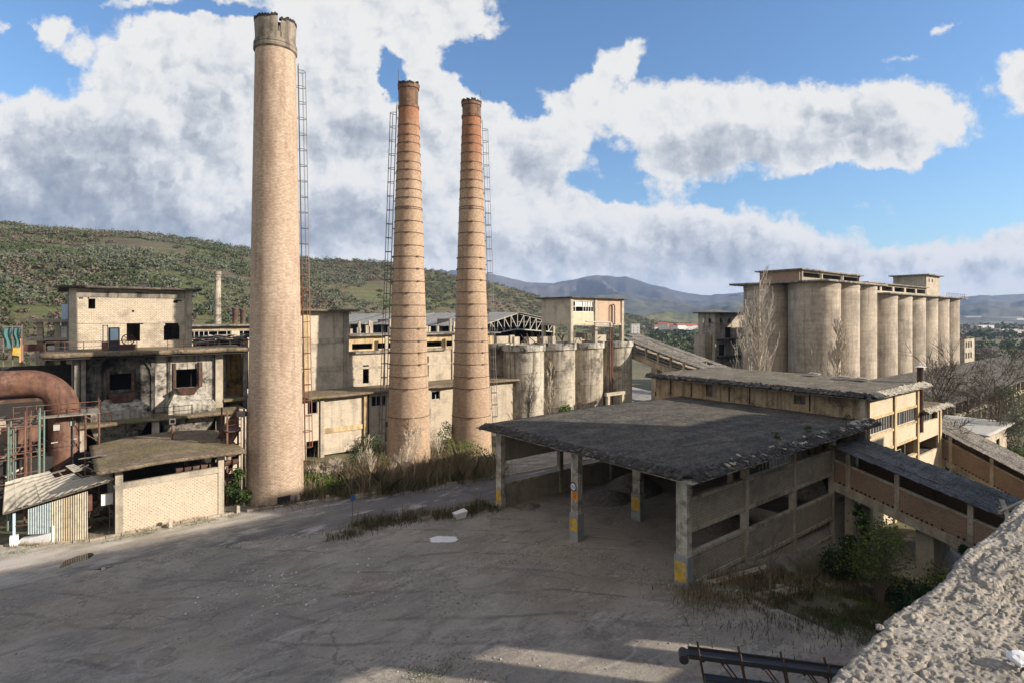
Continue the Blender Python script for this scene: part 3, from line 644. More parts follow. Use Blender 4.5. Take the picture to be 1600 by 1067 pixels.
# ================================================================== STRUCTURES
def ragged_slab(u0, u1, v0, v1, z, th, step=.45, wob=.07, jag=.12, seed=1, name='roof', material=None, parent=None, zf=None):
    nu = max(2, int((u1-u0)/step)); nv = max(2, int((v1-v0)/step))
    A, B = np.meshgrid(np.linspace(u0, u1, nu+1), np.linspace(v0, v1, nv+1), indexing='ij')
    zt = z + (fbm(A*.45+seed, B*.45, 4) - .5) * 2 * wob + (zf(A, B) if zf else 0)
    j = lambda n, s: (fbm(np.arange(n)*.9+seed+s, np.arange(n)*0.+s, 4) - .5) * 2 * jag
    A = A.copy(); B = B.copy()
    A[0, :] += j(nv+1, 1); A[-1, :] += j(nv+1, 2); B[:, 0] += j(nu+1, 3); B[:, -1] += j(nu+1, 4)
    top = np.stack([A.ravel(), B.ravel(), zt.ravel()], 1); n = len(top)
    bot = top.copy(); bot[:, 2] = zt.ravel() - th * (1 + .25*(fbm(A*.8+seed, B*.8, 3).ravel()-.5))
    idx = np.arange(n).reshape(nu+1, nv+1)
    q = lambda a, b, c, d: np.stack([a, b, c, d], -1).reshape(-1, 4)
    F = [q(idx[:-1, :-1], idx[1:, :-1], idx[1:, 1:], idx[:-1, 1:]), q(idx[:-1, 1:], idx[1:, 1:], idx[1:, :-1], idx[:-1, :-1]) + n]
    for e, fl in ((idx[:, 0], 0), (idx[:, -1], 1), (idx[0, :], 1), (idx[-1, :], 0)):
        a, b = e[:-1], e[1:]; F.append(q(a+n, b+n, b, a) if not fl else q(b+n, a+n, a, b))
    return arr_mesh(name, np.concatenate([top, bot]), np.concatenate(F), material, parent)
def felt_edge(name, p, q, out, w, m, parent, seed=1, drop=.28, n_per=9, tilt=.3, rows=3):
    # broken roofing pieces lying along an eave from p to q, sloping outward by 'drop'
    rng = random.Random(seed); mb = MB(); p = Vector(p); q = Vector(q); d = q - p; L = d.length; d.normalize(); o = Vector(out)
    for i in range(int(L * n_per)):
        for r in range(rows):
            t = rng.uniform(0, L); s = (r + rng.uniform(.1, .9)) / rows
            c = p + d * t + o * (s * w) + Vector((0, 0, -drop * s + .05 + rng.uniform(-.03, .05)))
            a = d * rng.uniform(.06, .17); b = (o + Vector((0, 0, -drop / w))).normalized() * rng.uniform(.08, .2)
            up = Vector((0, 0, rng.uniform(.015, .05)))
            tw = Vector((rng.uniform(-.06, .06), rng.uniform(-.06, .06), rng.uniform(-tilt, tilt) * .2))
            k = [c - a - b, c + a - b + tw, c + a + b - tw, c - a + b]
            mb.hexa([x for x in k] + [x + up for x in k])
    return mb.build(name, m, parent)
def window(parent, axis, c, a0, a1, z0, z1, nx, nz=1, depth=.12, m=None, rot=0, miss=0, rng=None, name='window', t=.05):
    # grid of sash bars set in an opening; c is the wall's outer face
    m = m or M['frame']; mb = MB(); rng = rng or random.Random(1); c += depth * (1 if True else 0)
    def bar(l, r, b, tp):
        if axis == 'u': mb.box(l, r, c, c + .06, b, tp)
        else: mb.box(c, c + .06, l, r, b, tp)
    bar(a0, a1, z0, z0 + t); bar(a0, a1, z1 - t, z1); bar(a0, a0 + t, z0 + t, z1 - t); bar(a1 - t, a1, z0 + t, z1 - t)
    for i in range(1, nx):
        if rng.random() < miss: continue
        x = a0 + (a1 - a0) * i / nx; zt = z1 - t if rng.random() > miss else z0 + (z1-z0) * rng.uniform(.4, .8)
        bar(x - t/2, x + t/2, z0 + t, zt)
    for i in range(1, nz):
        z = z0 + (z1 - z0) * i / nz
        for k in range(nx):
            if rng.random() < miss: continue
            bar(a0 + (a1-a0)*k/nx + t/2, a0 + (a1-a0)*(k+1)/nx - t/2, z - t/2, z + t/2)
    return mb.build(name, m, parent)
# ---------------------------------------------------------------- chimneys
def ladder(parent, cx, cy, ang, rfun, z0, z1, cage0, rr_=.4, step=1.5, mt=None):
    # caged ladder standing off the shaft at plan angle ang
    mb = MB(); ca, sa = math.cos(ang), math.sin(ang)
    def P(z, off, side): r = rfun(z) + off; return (cx + r*ca - side*sa, cy + r*sa + side*ca, z)
    zz = np.arange(z0, z1, 3.0)
    for a, b in zip(list(zz), list(zz[1:]) + [z1]):
        for s in (-.24, .24): mb.tube(P(a, .2, s), P(b, .2, s), .035, n=4)
    for z in np.arange(z0, z1, .4): mb.tube(P(z, .2, -.24), P(z, .2, .24), .018, n=3)
    for z in np.arange(z0 + .5, z1, 3.0):
        for s in (-.24, .24): mb.tube(P(z, -.05, s), P(z, .2, s), .03, n=4)
    n = 10
    prev = None
    for z in np.arange(cage0, z1 + .1, step):
        ring = [P(z, (.2 + .68*math.sin(math.pi*k/n)), -.38*math.cos(math.pi*k/n)) for k in range(n+1)]
        for a, b in zip(ring, ring[1:]): mb.tube(a, b, .033, n=4)
        if prev:
            for k in (2, 4, 5, 6, 8): mb.tube(prev[k], ring[k], .022, n=3)
        prev = ring
    return mb.build('ladder', mt or M['steel'], parent)
def shaft_r(z, a, b, z1): return a + (b - a) * z / z1
def ladder_mat():
    g = mat('ladder_steel', .7); p = g.pos(); z = g.xyz(p)[2]; n = g.noise(p, 3, 3, .6)
    return g.fin(g.mix(g.mr(g.m('ADD', z, g.m('MULTIPLY', n, 5)), 22, 27), (.20, .085, .045), (.16, .16, .165)), n, .1, .01)
LM = ladder_mat()
# chimney 1: pale brick with broken concrete crown
c1u, c1v = at(430.5, 53.6); D1 = dep(c1u, c1v); zt1 = H + (HY - 65) / FP * (D1 - 1.8); ztop = H + (HY - 22) / FP * (D1 - 1.7)
r_b, r_t = 2.52, 1.78
ch = thing('brick_chimney', c1u, c1v, 0, 'tallest chimney, wide pale brick shaft with cracked concrete crown beside the shed', 'chimney')
MB().lathe(c1u, c1v, [(z, shaft_r(z, r_b, r_t, zt1)) for z in np.linspace(-.3, zt1, 30)], 96, cap=False).build('shaft', M['ch1'], ch, smooth=True)
rj = random.Random(4); nj = 144; camang = math.atan2(-c1v, -c1u); kc = int(((camang + .12) % (2*math.pi)) / (2*math.pi) * nj)
jagv = [(float(fbm(np.array([k*.16]), np.array([3.3]), 4)[0]) - .5) * .45 - (.22 if 0 < ((k - kc) % nj) < 9 else 0) for k in range(nj)]
pr = [(zt1, r_t+.02), (zt1+.6, r_t+.03), (zt1+1.1, r_t+.0), (zt1+1.6, r_t+.03), (zt1+2.1, r_t+.06), (ztop, r_t+.05)]
def crack(j, k): return (j >= 2 and k == kc) or (j == 4 and k in (kc+1, kc+2, kc+3)) or (j == 3 and k in (kc + 1, kc + 2)) or (j == 1 and k == kc + 3) or (j == 2 and k == kc + 2)
MB().lathe(c1u, c1v, pr, nj, cap=False, jag=lambda j, k: jagv[k] * (j / 5.0)**4, skip=crack).build('crown', M['crown'], ch)
mb = MB(); mb.lathe(c1u, c1v, [(zt1 - .5, r_t-.25), (ztop - .55, r_t-.22)], 48, cap=True); mb.build('flue', M['soot_shade'], ch)
mb = MB()
for k in range(nj):
    if k in (kc, kc+1): continue
    t0, t1 = 2*math.pi*k/nj, 2*math.pi*(k+1)/nj; z = ztop + jagv[k]; h = .10 + .06*math.sin(k*1.7)
    pts = [(c1u + r*math.cos(t), c1v + r*math.sin(t)) for r, t in ((r_t-.3, t0), (r_t+.10, t0), (r_t+.10, t1), (r_t-.3, t1))]
    mb.hexa([(x, y, z - .12) for x, y in pts] + [(x, y, z + h) for x, y in pts])
mb.build('broken_rim', M['soot_shade'], ch)
mb = MB(); mb.lathe(c1u, c1v, [(zt1-.3, r_t+.06), (zt1-.2, r_t+.15), (zt1+.05, r_t+.15), (zt1+.15, r_t+.08), (zt1+.2, r_t+.13), (zt1+.42, r_t+.13), (zt1+.5, r_t+.03)], 64, cap=False); mb.build('collar', M['crown'], ch, smooth=False)
ladder(ch, c1u, c1v, math.atan2(c1v, c1u) - math.pi/2 + .06, lambda z: shaft_r(z, r_b, r_t, zt1), 2.5, H + (HY-95)/FP*D1, 4.5, mt=LM)
# little flue opening at the foot and repair patch
mb = MB(); a0 = camang + .02
mb.box(-.45, .45, -.03, .06, 0, .5); ax = Vector((math.cos(camang), math.sin(camang), 0))
cc = Vector((c1u, c1v, .45)) + Vector((math.cos(camang+.28), math.sin(camang+.28), 0)) * (r_b - .03)
dd = Vector((-math.sin(camang+.28), math.cos(camang+.28), 0))
mb = MB(); mb.beam(cc - dd*.55, cc + dd*.55, .14, .62); mb.build('flue_opening', M['soot_shade'], ch)
def chimney(px, Y, pb, pt, yt, label, seed, top_h, lad_ang, cap_z):
    cu, cv = at(px, Y); zt = H + (HY - yt) / FP * (Y - 1); rb = pb / 2 * Y / FP; rt = pt / 2 * Y / FP
    c = thing('brick_chimney', cu, cv, 0, label, 'chimney'); lad_ang = math.atan2(cv, cu) + (math.pi/2 + .1 if lad_ang > 1 else -math.pi/2 - .05)
    z1 = zt - top_h; rf = lambda z: shaft_r(z, rb, rt, zt)
    MB().lathe(cu, cv, [(z, rf(z)) for z in np.linspace(-.4, z1, 30)], 72, cap=False).build('shaft', M['ch2'], c, smooth=True)
    rj = random.Random(seed); n = 40; jv = [rj.uniform(-.10, .05) for k in range(n)]
    MB().lathe(cu, cv, [(z1-.05, rt+.02), (z1, rt+.16), (z1+.3, rt+.16), (z1+.35, rt+.04), (zt-.5, rt+.06), (zt-.45, rt+.16), (zt, rt+.17)], n, cap=False, jag=lambda j, k: jv[k]*(j/6)**3).build('crown', M['ch2crown'], c)
    MB().lathe(cu, cv, [(z1, rt-.2), (zt-.35, rt-.1)], 32).build('flue', M['soot_shade'], c)
    mb = MB()
    for k in range(n):
        if rj.random() < .25: continue
        t0, t1 = 2*math.pi*k/n, 2*math.pi*(k+1)/n; h = rj.uniform(.04, .22); z = zt + jv[k]
        pts = [(cu + r*math.cos(t), cv + r*math.sin(t)) for r, t in ((rt-.15, t0), (rt+.2, t0), (rt+.2, t1), (rt-.15, t1))]
        mb.hexa([(x, y, z-.1) for x, y in pts] + [(x, y, z+h) for x, y in pts])
    mb.build('sooty_rim', M['soot_shade'], c)
    # steel hoops
    ys = [y for y in np.arange(200, 330, 14)] + [y for y in np.arange(330, 610, 18.3)] + [648]
    for y in ys:
        z = H + (HY - y - rj.uniform(-1, 1)) / FP * Y
        if z > z1 - .4: continue
        r = rf(z) + .02
        b = MB(); b.lathe(cu, cv, [(z-.04, r-.01), (z-.035, r+.025), (z+.035, r+.025), (z+.04, r-.01)], 48, cap=False)
        for k in range(3):
            t = camang + k * 2.1 + (.4 if int(y) % 2 else -.3); q = Vector((cu + (r+.05)*math.cos(t), cv + (r+.05)*math.sin(t), z)); d = Vector((-math.sin(t), math.cos(t), 0)); b.beam(q - d*.16, q + d*.16, .1, .16)
        b.build('hoop', M['ring'], c)
    ladder(c, cu, cv, lad_ang, rf, 2.0, zt - 2.2, 4.5, mt=M['steel'])
    mb = MB(); t = lad_ang; mb.tube((cu + (rt+.1)*math.cos(t), cv + (rt+.1)*math.sin(t), zt-3), (cu + (rt+.1)*math.cos(t), cv + (rt+.1)*math.sin(t), zt+1.6), .03, n=4); mb.build('lightning_rod', M['steel'], c)
    return cu, cv
la = math.atan2(RY, RX)
c2 = chimney(638.5, 62, 70, 28.5, 128, 'middle orange brick chimney with dark steel hoops and its ladder on the left', 5, 2.6, la + math.pi + .2, 0)
c3 = chimney(736.5, 71.5, 64, 27, 156, 'right hand orange brick chimney with hoops, its ladder on the right side', 9, 2.0, la - .35, 0)
# ---------------------------------------------------------------- loading shed
SU = [31.0, 38.3, 45.6, 52.9]; VR, VM, VL = 21.3, 30.8, 40.3; EZ = 7.0
shed = thing('loading_shed', 31, 21.3, 0, 'open concrete loading shed with a broad dark bitumen roof and yellow painted posts', 'shed')
def gz(u, v): return float(ground_h(np.array([float(u)]), np.array([float(v)]))[0])
def plain_col(u, v, wu, wv, z0, z1, m=None):
    mb = MB(); mb.box(u-wu/2, u+wu/2, v-wv/2, v+wv/2, z0, z1); return mb.build('column', m or M['shedconc'], shed)
M['colconc'] = concrete('peeling_column_paint', (.60, .56, .48), (.30, .265, .21), dark=(.13, .105, .08), stain=.75, streak=.6, patch=1.1)
def front_col(u, v, wide=.8, base=True, yz=(.5, 1.55), bz=2.05):
    c = plain_col(u, v, .5, wide, -.6, EZ - .4, M['colconc'])
    if base:
        b = MB(); b.box(u-.33, u+.33, v-wide/2-.08, v+wide/2+.08, -.6, bz); bb = b.build('steel_casing', M['plate'], c)
    e = .33 if base else .25; w = wide/2 + (.06 if base else 0)
    y = MB(); rng = random.Random(int(v)); y.box(u-e-.012, u-e-.001, v-w*.82, v+w*.95, *yz); y.build('yellow_panel', M['yellow'], c)
    return c
front_col(31, VR, .82, True, (.35, 1.6), 2.0); cmid = front_col(31, VM, .72, True, (.75, 1.75), 2.1); front_col(31, VL, .72, False, (.45, 1.6))
front_col(38.3, VM, .8, True, (.8, 1.9), 2.2)
for u in SU[1:]:
    plain_col(u, VR, .4, .45, -4.6, EZ-.4); plain_col(u, VL, .45, .45, -.4, EZ-.4)
for u in SU[2:]: plain_col(u, VM, .5, .6, -.4, EZ-.4)
plain_col(60.1, VR + .1, .45, .5, -5, 9.2)
# round limit sign + orange placard on the middle column
sx = 31 - .25
sg = thing('limit_sign', sx - .02, VM + .1, 4.1, 'round white limit sign with a dark ring on the middle front post', 'sign')
def disc(cx, cy, cz, r0, r1, x, t, n=36):
    mb = MB(); b = 0
    for k in range(n):
        a, c = 2*math.pi*k/n, 2*math.pi*(k+1)/n
        mb.hexa([(x, cy + r0*math.cos(a), cz + r0*math.sin(a)), (x, cy + r1*math.cos(a), cz + r1*math.sin(a)), (x, cy + r1*math.cos(c), cz + r1*math.sin(c)), (x, cy + r0*math.cos(c), cz + r0*math.sin(c)),
                 (x-t, cy + r0*math.cos(a), cz + r0*math.sin(a)), (x-t, cy + r1*math.cos(a), cz + r1*math.sin(a)), (x-t, cy + r1*math.cos(c), cz + r1*math.sin(c)), (x-t, cy + r0*math.cos(c), cz + r0*math.sin(c))])
    return mb
M['signwhite'] = plain('sign_white', (.62, .62, .62), .5, .15); M['signring'] = plain('sign_ring', (.09, .05, .12), .5, .3); M['signink'] = plain('sign_ink', (.05, .05, .12), .5, .1)
disc(0, VM+.1, 4.1, .001, .26, sx-.02, .012).build('face', M['signwhite'], sg); disc(0, VM+.1, 4.1, .26, .35, sx-.02, .02).build('ring', M['signring'], sg)
def lettering(txt, size, loc, m, parent, name='lettering'):
    cu = bpy.data.curves.new(name, 'FONT'); cu.body = txt; cu.size = size; cu.align_x = 'CENTER'; cu.align_y = 'CENTER'; cu.extrude = .004
    t = bpy.data.objects.new(name + '_c', cu); COL.objects.link(t); bpy.context.view_layer.update()
    me = bpy.data.meshes.new_from_object(t.evaluated_get(bpy.context.evaluated_depsgraph_get())); bpy.data.objects.remove(t)
    me.materials.clear(); me.materials.append(m)
    o = bpy.data.objects.new(name, me); COL.objects.link(o); o.parent = parent; w = parent_world(parent)
    o.location = (loc[0]-w[0], loc[1]-w[1], loc[2]-w[2]); o.rotation_euler = (R(90), 0, R(-90)); return o
lettering('3,5', .30, (sx-.04, VM+.1, 4.1), M['signink'], sg)
pl = thing('warning_placard', sx-.02, VM-.08, 3.2, 'orange rectangular placard with dark lines under the round sign', 'placard')
MB().box(sx-.025, sx-.005, VM-.36, VM+.28, 3.15, 3.72).build('board', M['orange'], pl)
mb = MB()
for k in range(4): mb.box(sx-.032, sx-.026, VM-.22+.03*(k % 2), VM+.14, 3.27 + k*.11, 3.31 + k*.11)
mb.build('text_lines', M['soot_shade'], pl)
# beams under the slab
mb = MB(); mb.box(30.75, 31.15, VR-.3, VL+.3, EZ-.4, EZ); mb.build('beam', M['ochre'], shed)
mb = MB(); mb.box(31.15, 60, VR-.2, VR+.2, EZ-.4, EZ); mb.build('beam', M['shedconc'], shed)
mb = MB(); mb.box(31.15, 60, VL-.2, VL+.2, EZ-.4, EZ); mb.build('beam', M['shedconc'], shed)
for u in SU[1:]: MB().box(u-.2, u+.2, VR+.2, VL-.2, EZ-.5, EZ-.001).build('beam', M['shedconc'], shed)
def infill(axis, c0, c1, a0, a1, z0, z1, m, bands=True, proud=.06, ops=(), bm=None):
    MB().wall(axis, c0, c1, a0, a1, z0, z1, ops).build('infill_panel', m, shed)
    if bands:
        mb = MB()
        for (b, t) in ((z0-.28, z0), (z1, z1+.22)):
            if axis == 'u': mb.box(a0, a1, c0-proud, c1+proud, b, t)
            else: mb.box(c0-proud, c1+proud, a0, a1, b, t)
        mb.build('edge_beam', bm or M['shedconc'], shed)
bays = [(31.25, 38.1), (38.5, 45.4), (45.8, 52.7)]
rv0, rv1 = VR - .1, VR + .1
infill('u', rv0, rv1, *bays[0], 3.55, 5.3, M['panel']); infill('u', rv0, rv1, *bays[0], .1, 1.75, M['panel'])
infill('u', rv0, rv1, *bays[1], 3.55, 5.3, M['panel']); infill('u', rv0, rv1, *bays[1], -.3, 1.6, M['panel'])
infill('u', rv0, rv1, *bays[1], -2.9, -.85, M['panel'], False, ops=[(39.2, 41.6, -2.9, -1.75), (39.6, 41.2, -1.75, -1.35)])
infill('u', rv0, rv1, *bays[2], 3.55, 5.3, M['panel']); infill('u', rv0, rv1, *bays[2], -.3, 1.45, M['panel']); infill('u', rv0, rv1, *bays[2], -4.2, -2.1, M['panel'])
infill('u', rv0, rv1, 53.1, 59.9, 3.4, 5.3, M['panel']); infill('u', rv0, rv1, 53.1, 59.9, -4.5, .6, M['panel'])
MB().box(38.5, 45.4, rv0-.03, rv1+.03, 5.52, 5.56).build('sill', M['frame'], shed)
window(shed, 'u', VR-.06, 38.9, 41.9, 5.56, 6.6, 6, 2, .05, M['frame'], miss=.3, rng=random.Random(4), t=.07)
MB().box(38.9, 41.9, VR+.02, VR+.05, 5.56, 6.6).build('dark_pane', M['darksteel'], shed)
window(shed, 'u', VR-.06, 42.0, 45.3, 5.56, 6.6, 7, 1, .05, M['white'], miss=.2, rng=random.Random(5), t=.08)
MB().box(42.0, 45.3, VR+.02, VR+.05, 5.56, 6.6).build('pane', M['glass'], shed)
lv0, lv1 = VL - .1, VL + .1
infill('u', lv0, lv1, 31.3, 38.05, 4.1, 6.3, M['panel'], False); infill('u', lv0, lv1, 31.3, 38.05, -.3, 1.9, M['panel'])
infill('u', lv0, lv1, 38.5, 45.35, -.3, 1.9, M['panel']); infill('u', lv0, lv1, 45.8, 52.7, -.3, 6.6, M['panel'], False); infill('u', lv0, lv1, 53.1, 59.9, -.3, 6.6, M['panel'], False)
infill('v', 45.5, 45.7, VR+.3, VR+6, .0, 1.2, M['panel'], False)
def sag(A, B): return .16 * np.sin((A - 30) / 28 * math.pi) + .06 * (B - 31) / 10
ragged_slab(30.3, 60.35, 20.55, 41.8, 7.22, .2, .4, .06, .10, 2, 'roof', M['roof'], shed, sag)
felt_edge('roof_edging', (30.35, 20.6, 7.34), (30.35, 41.7, 7.34), (-1, 0, 0), .75, M['roofedge'], shed, 2, drop=.3, n_per=14)
felt_edge('roof_edging', (30.3, 20.6, 7.34), (60.0, 20.6, 7.36), (0, -1, 0), .85, M['roofedge'], shed, 3, drop=.34, n_per=12)
felt_edge('roof_edging', (31, 20.9, 7.40), (57, 20.9, 7.42), (0, -1, 0), .9, M['roofedgel'], shed, 13, drop=.2, n_per=1.6, rows=1)
felt_edge('roof_edging', (55, 20.9, 7.42), (60.0, 20.9, 7.42), (0, -1, 0), .9, M['roofedgel'], shed, 14, drop=.3, n_per=14)
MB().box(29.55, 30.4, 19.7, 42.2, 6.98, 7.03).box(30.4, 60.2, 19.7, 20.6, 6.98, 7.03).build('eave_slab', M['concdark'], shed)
# solid earth under the shed's floor edge (retaining wall)
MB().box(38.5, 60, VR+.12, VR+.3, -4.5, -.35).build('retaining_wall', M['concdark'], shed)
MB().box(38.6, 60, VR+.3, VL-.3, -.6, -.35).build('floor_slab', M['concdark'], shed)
# gravel heaps inside and around
def heap(px, py, w, d, h, label, seed, m='gravel', z=0, uv=None, cat='gravel heap'):
    u, v = uv or gp(px, py, z); n = 26; A, B = np.meshgrid(np.linspace(-1, 1, n), np.linspace(-1, 1, n), indexing='ij')
    r = np.sqrt(A*A+B*B); f = fbm(A*2.2+seed, B*2.2, 5)
    hh = h * np.clip(1 - r*(.8+.5*f), 0, 1) ** .8 * (.75 + .5*f) - .06
    base = ground_h(u + A*w, v + B*d)
    o = grid_mesh('gravel_heap', u + A*w, v + B*d, base + hh, M[m]); tag(o, label, cat); return o
def gravel_mat(name, a_, b_):
    g = mat(name, .95); p = g.pos(); vo = g.n('ShaderNodeTexVoronoi', {'Vector': p, 'Scale': 6.0}, out=1); gs = g.xyz(vo)[0]
    f = g.noise(p, 3, 6, .75); c = g.mix(gs, a_, b_); c = g.mix(g.mr(f, .35, .6, .6, 0), c, (.10, .085, .07)); return g.fin(c, g.m('ADD', gs, f), 1.0, .12)
M['gravel'] = gravel_mat('gravel_heap', (.17, .145, .12), (.29, .25, .205)); M['sand'] = gravel_mat('sunlit_sand', (.46, .40, .32), (.60, .54, .45))  # sand kept pale; the sunlight on it is in the colour
heap(0, 0, 3.2, 2.8, 1.9, 'tall gravel heap against the back of the shed bay', 3, uv=(44.5, 36.5))
heap(0, 0, 2.6, 2.2, .9, 'low gravel heap inside the shed behind the middle post', 5, uv=(40.5, 35.8))
heap(0, 0, 3.0, 2.2, 1.2, 'gravel heap in the dark right part of the shed', 8, uv=(42.8, 25.5))
heap(828, 792, 1.3, .8, .45, 'small gravel mound at the foot of the left front post', 9)
heap(0, 0, 4.5, 3.0, 2.9, 'pale rubble bank seen through the openings of the shed wall', 12, 'sand', uv=(57, 15.2), cat='rubble bank')
heap(0, 0, 2.8, 2.2, 4.6, 'pale sand heap seen through the upper gap of the shed wall', 14, 'sand', uv=(56.5, 25.5), cat='sand heap')
# ---------------------------------------------------------------- rear two storey building
RB0, RB1, RVa, RVb = 60.6, 75.2, 21.3, 45.8; RZ_ = 9.25
rb = thing('works_building', RB0, RVa, 0, 'ochre and cream two storey building with a flat bitumen roof behind the shed', 'building')
MB().wall('v', RB0, RB0+.3, RVa+.3, RVb, -1, RZ_-.02, [(27, 28.2, 7.9, 8.8), (37.2, 38.6, 7.55, 9.25)]).build('wall', M['ochredim'], rb)
for v in (26.5, 33.0, 35.5, 40.5, 43.5): MB().box(RB0-.06, RB0-.002, v, v+.12, 7.3, RZ_-.05).build('downpipe', M['soot_shade'], rb)
MB().wall('v', RB0+.35, RB0+.6, RVa+.4, RVb-.2, -1, RZ_-.1).build('inner_wall', M['concdark'], rb)
c0, c1 = RVa + .02, RVa + .27
ops = [(61.2, 67.5, 5.5, 7.0), (68.4, 74.8, 5.5, 7.0), (61.2, 67.5, 1.9, 3.5), (68.4, 74.8, 1.9, 3.5), (68.4, 74.8, -2.5, -.6)]
MB().wall('u', c0, c1, RB0+.3, RB1-.2, -5, RZ_-.02, ops).build('wall', M['cream'], rb)
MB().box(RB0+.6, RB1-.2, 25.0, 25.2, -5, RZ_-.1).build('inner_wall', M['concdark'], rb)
for z in (1.4, 5.1): MB().box(RB0+.6, RB1-.2, c1, 25.0, z, z+.2).build('floor', M['concdark'], rb)
MB().wall('v', RB1-.2, RB1, RVa+.02, RVb, -5, RZ_-.03).build('wall', M['ochre'], rb)
MB().wall('u', RVb-.3, RVb-.001, RB0+.3, RB1-.2, -2, RZ_-.03).build('wall', M['cream'], rb)
for u in (60.75, 67.95, 75.05): MB().box(u-.24, u+.24, RVa-.16, RVa+.02, -5.2, RZ_-.02).build('column', M['ochre'], rb)
for (a, b) in ((61.0, 67.7), (68.2, 74.8)):
    mb = MB()
    for z in (7.0, 5.26, 3.5, 1.66): mb.box(a, b, RVa-.08, RVa+.02, z, z+.24)
    mb.build('band', M['ochre'], rb)
for (a, b) in ((61.2, 67.5), (68.4, 74.8)):
    window(rb, 'u', c0, a, b, 5.5, 7.0, 9, 1, .08, M['frame'], miss=.12, rng=random.Random(int(a)), t=.09)
    MB().box(a, b, c1-.04, c1-.02, 5.5, 7.0).build('pane', M['darksteel'], rb)
window(rb, 'u', c0, 68.4, 71.5, 1.9, 3.5, 5, 3, .08, M['frame'], miss=.4, rng=random.Random(7))
ragged_slab(59.75, 76.1, 20.6, 46.7, 9.62, .2, .4, .10, .12, 8, 'roof', M['roof2'], rb)
MB().box(59.3, 76.3, 20.3, 47.0, 9.22, 9.27).build('eave_slab', M['concdark'], rb)
felt_edge('roof_edging', (59.9, 20.6, 9.66), (59.9, 46.6, 9.66), (-1, 0, 0), .65, M['roofedge'], rb, 5, drop=.32, n_per=12)
felt_edge('roof_edging', (60, 20.75, 9.68), (76.0, 20.75, 9.68), (0, -1, 0), .6, M['roofedgel'], rb, 6, drop=.32, n_per=16)
for k, (u, v) in enumerate([(72, 27), (73, 31), (71.5, 25)]):
    MB().hexa([(u, v, 9.9), (u+1.6, v+.3, 9.85), (u+1.4, v+1.5, 9.95), (u-.1, v+1.2, 9.9), (u, v, 9.98), (u+1.6, v+.3, 9.95), (u+1.4, v+1.5, 10.1), (u-.1, v+1.2, 10.0)]).build('loose_sheet', M['concdark'], rb)
# annex
ax_ = thing('annex', 75.3, 21.3, 0, 'narrow cream annex with a lower mossy roof at the right end of the works building', 'annex')
ops = [(75.9, 82.6, 4.9, 6.1), (75.9, 82.8, 1.3, 2.9)]
MB().wall('u', 21.35, 21.6, 75.5, 83.6, -5.5, 6.25, ops).build('wall', M['cream'], ax_)
MB().wall('v', 83.4, 83.6, 21.6, 26.5, -5.5, 6.25).build('wall', M['cream'], ax_)
MB().box(75.3, 83.4, 25, 25.2, -5.5, 6.25).build('inner_wall', M['concdark'], ax_)
for z in (.9, 4.4): MB().box(75.3, 83.4, 21.6, 25.0, z, z+.2).build('floor', M['concdark'], ax_)
MB().box(83.1, 83.65, 21.2, 21.35, -5.5, 6.25).build('column', M['ochre'], ax_)
window(ax_, 'u', 21.35, 75.9, 80.5, 4.9, 6.1, 8, 1, .1, M['frame'], miss=.2, rng=random.Random(3), t=.08)
ragged_slab(75.45, 84.6, 20.7, 27, 6.5, .2, .4, .08, .12, 18, 'roof', M['slabroof'], ax_)
felt_edge('roof_edging', (75.5, 20.8, 6.55), (84.6, 20.8, 6.55), (0, -1, 0), .5, M['roofedgel'], ax_, 16, drop=.25, n_per=14)
# rusty stove pipe
fu, fv = at(1438, 64.5)
fp = thing('flue_pipe', fu, fv, 5.5, 'thin dark flue pipe with tin cap at the works roof corner', 'flue pipe')
MB().tube((fu, fv, 4), (fu, fv, 11.3), .32, n=12).build('pipe', M['rustdark'], fp); MB().tube((fu, fv, 11.35), (fu, fv, 11.45), .65, .2, n=12).build('cap', M['white'], fp)
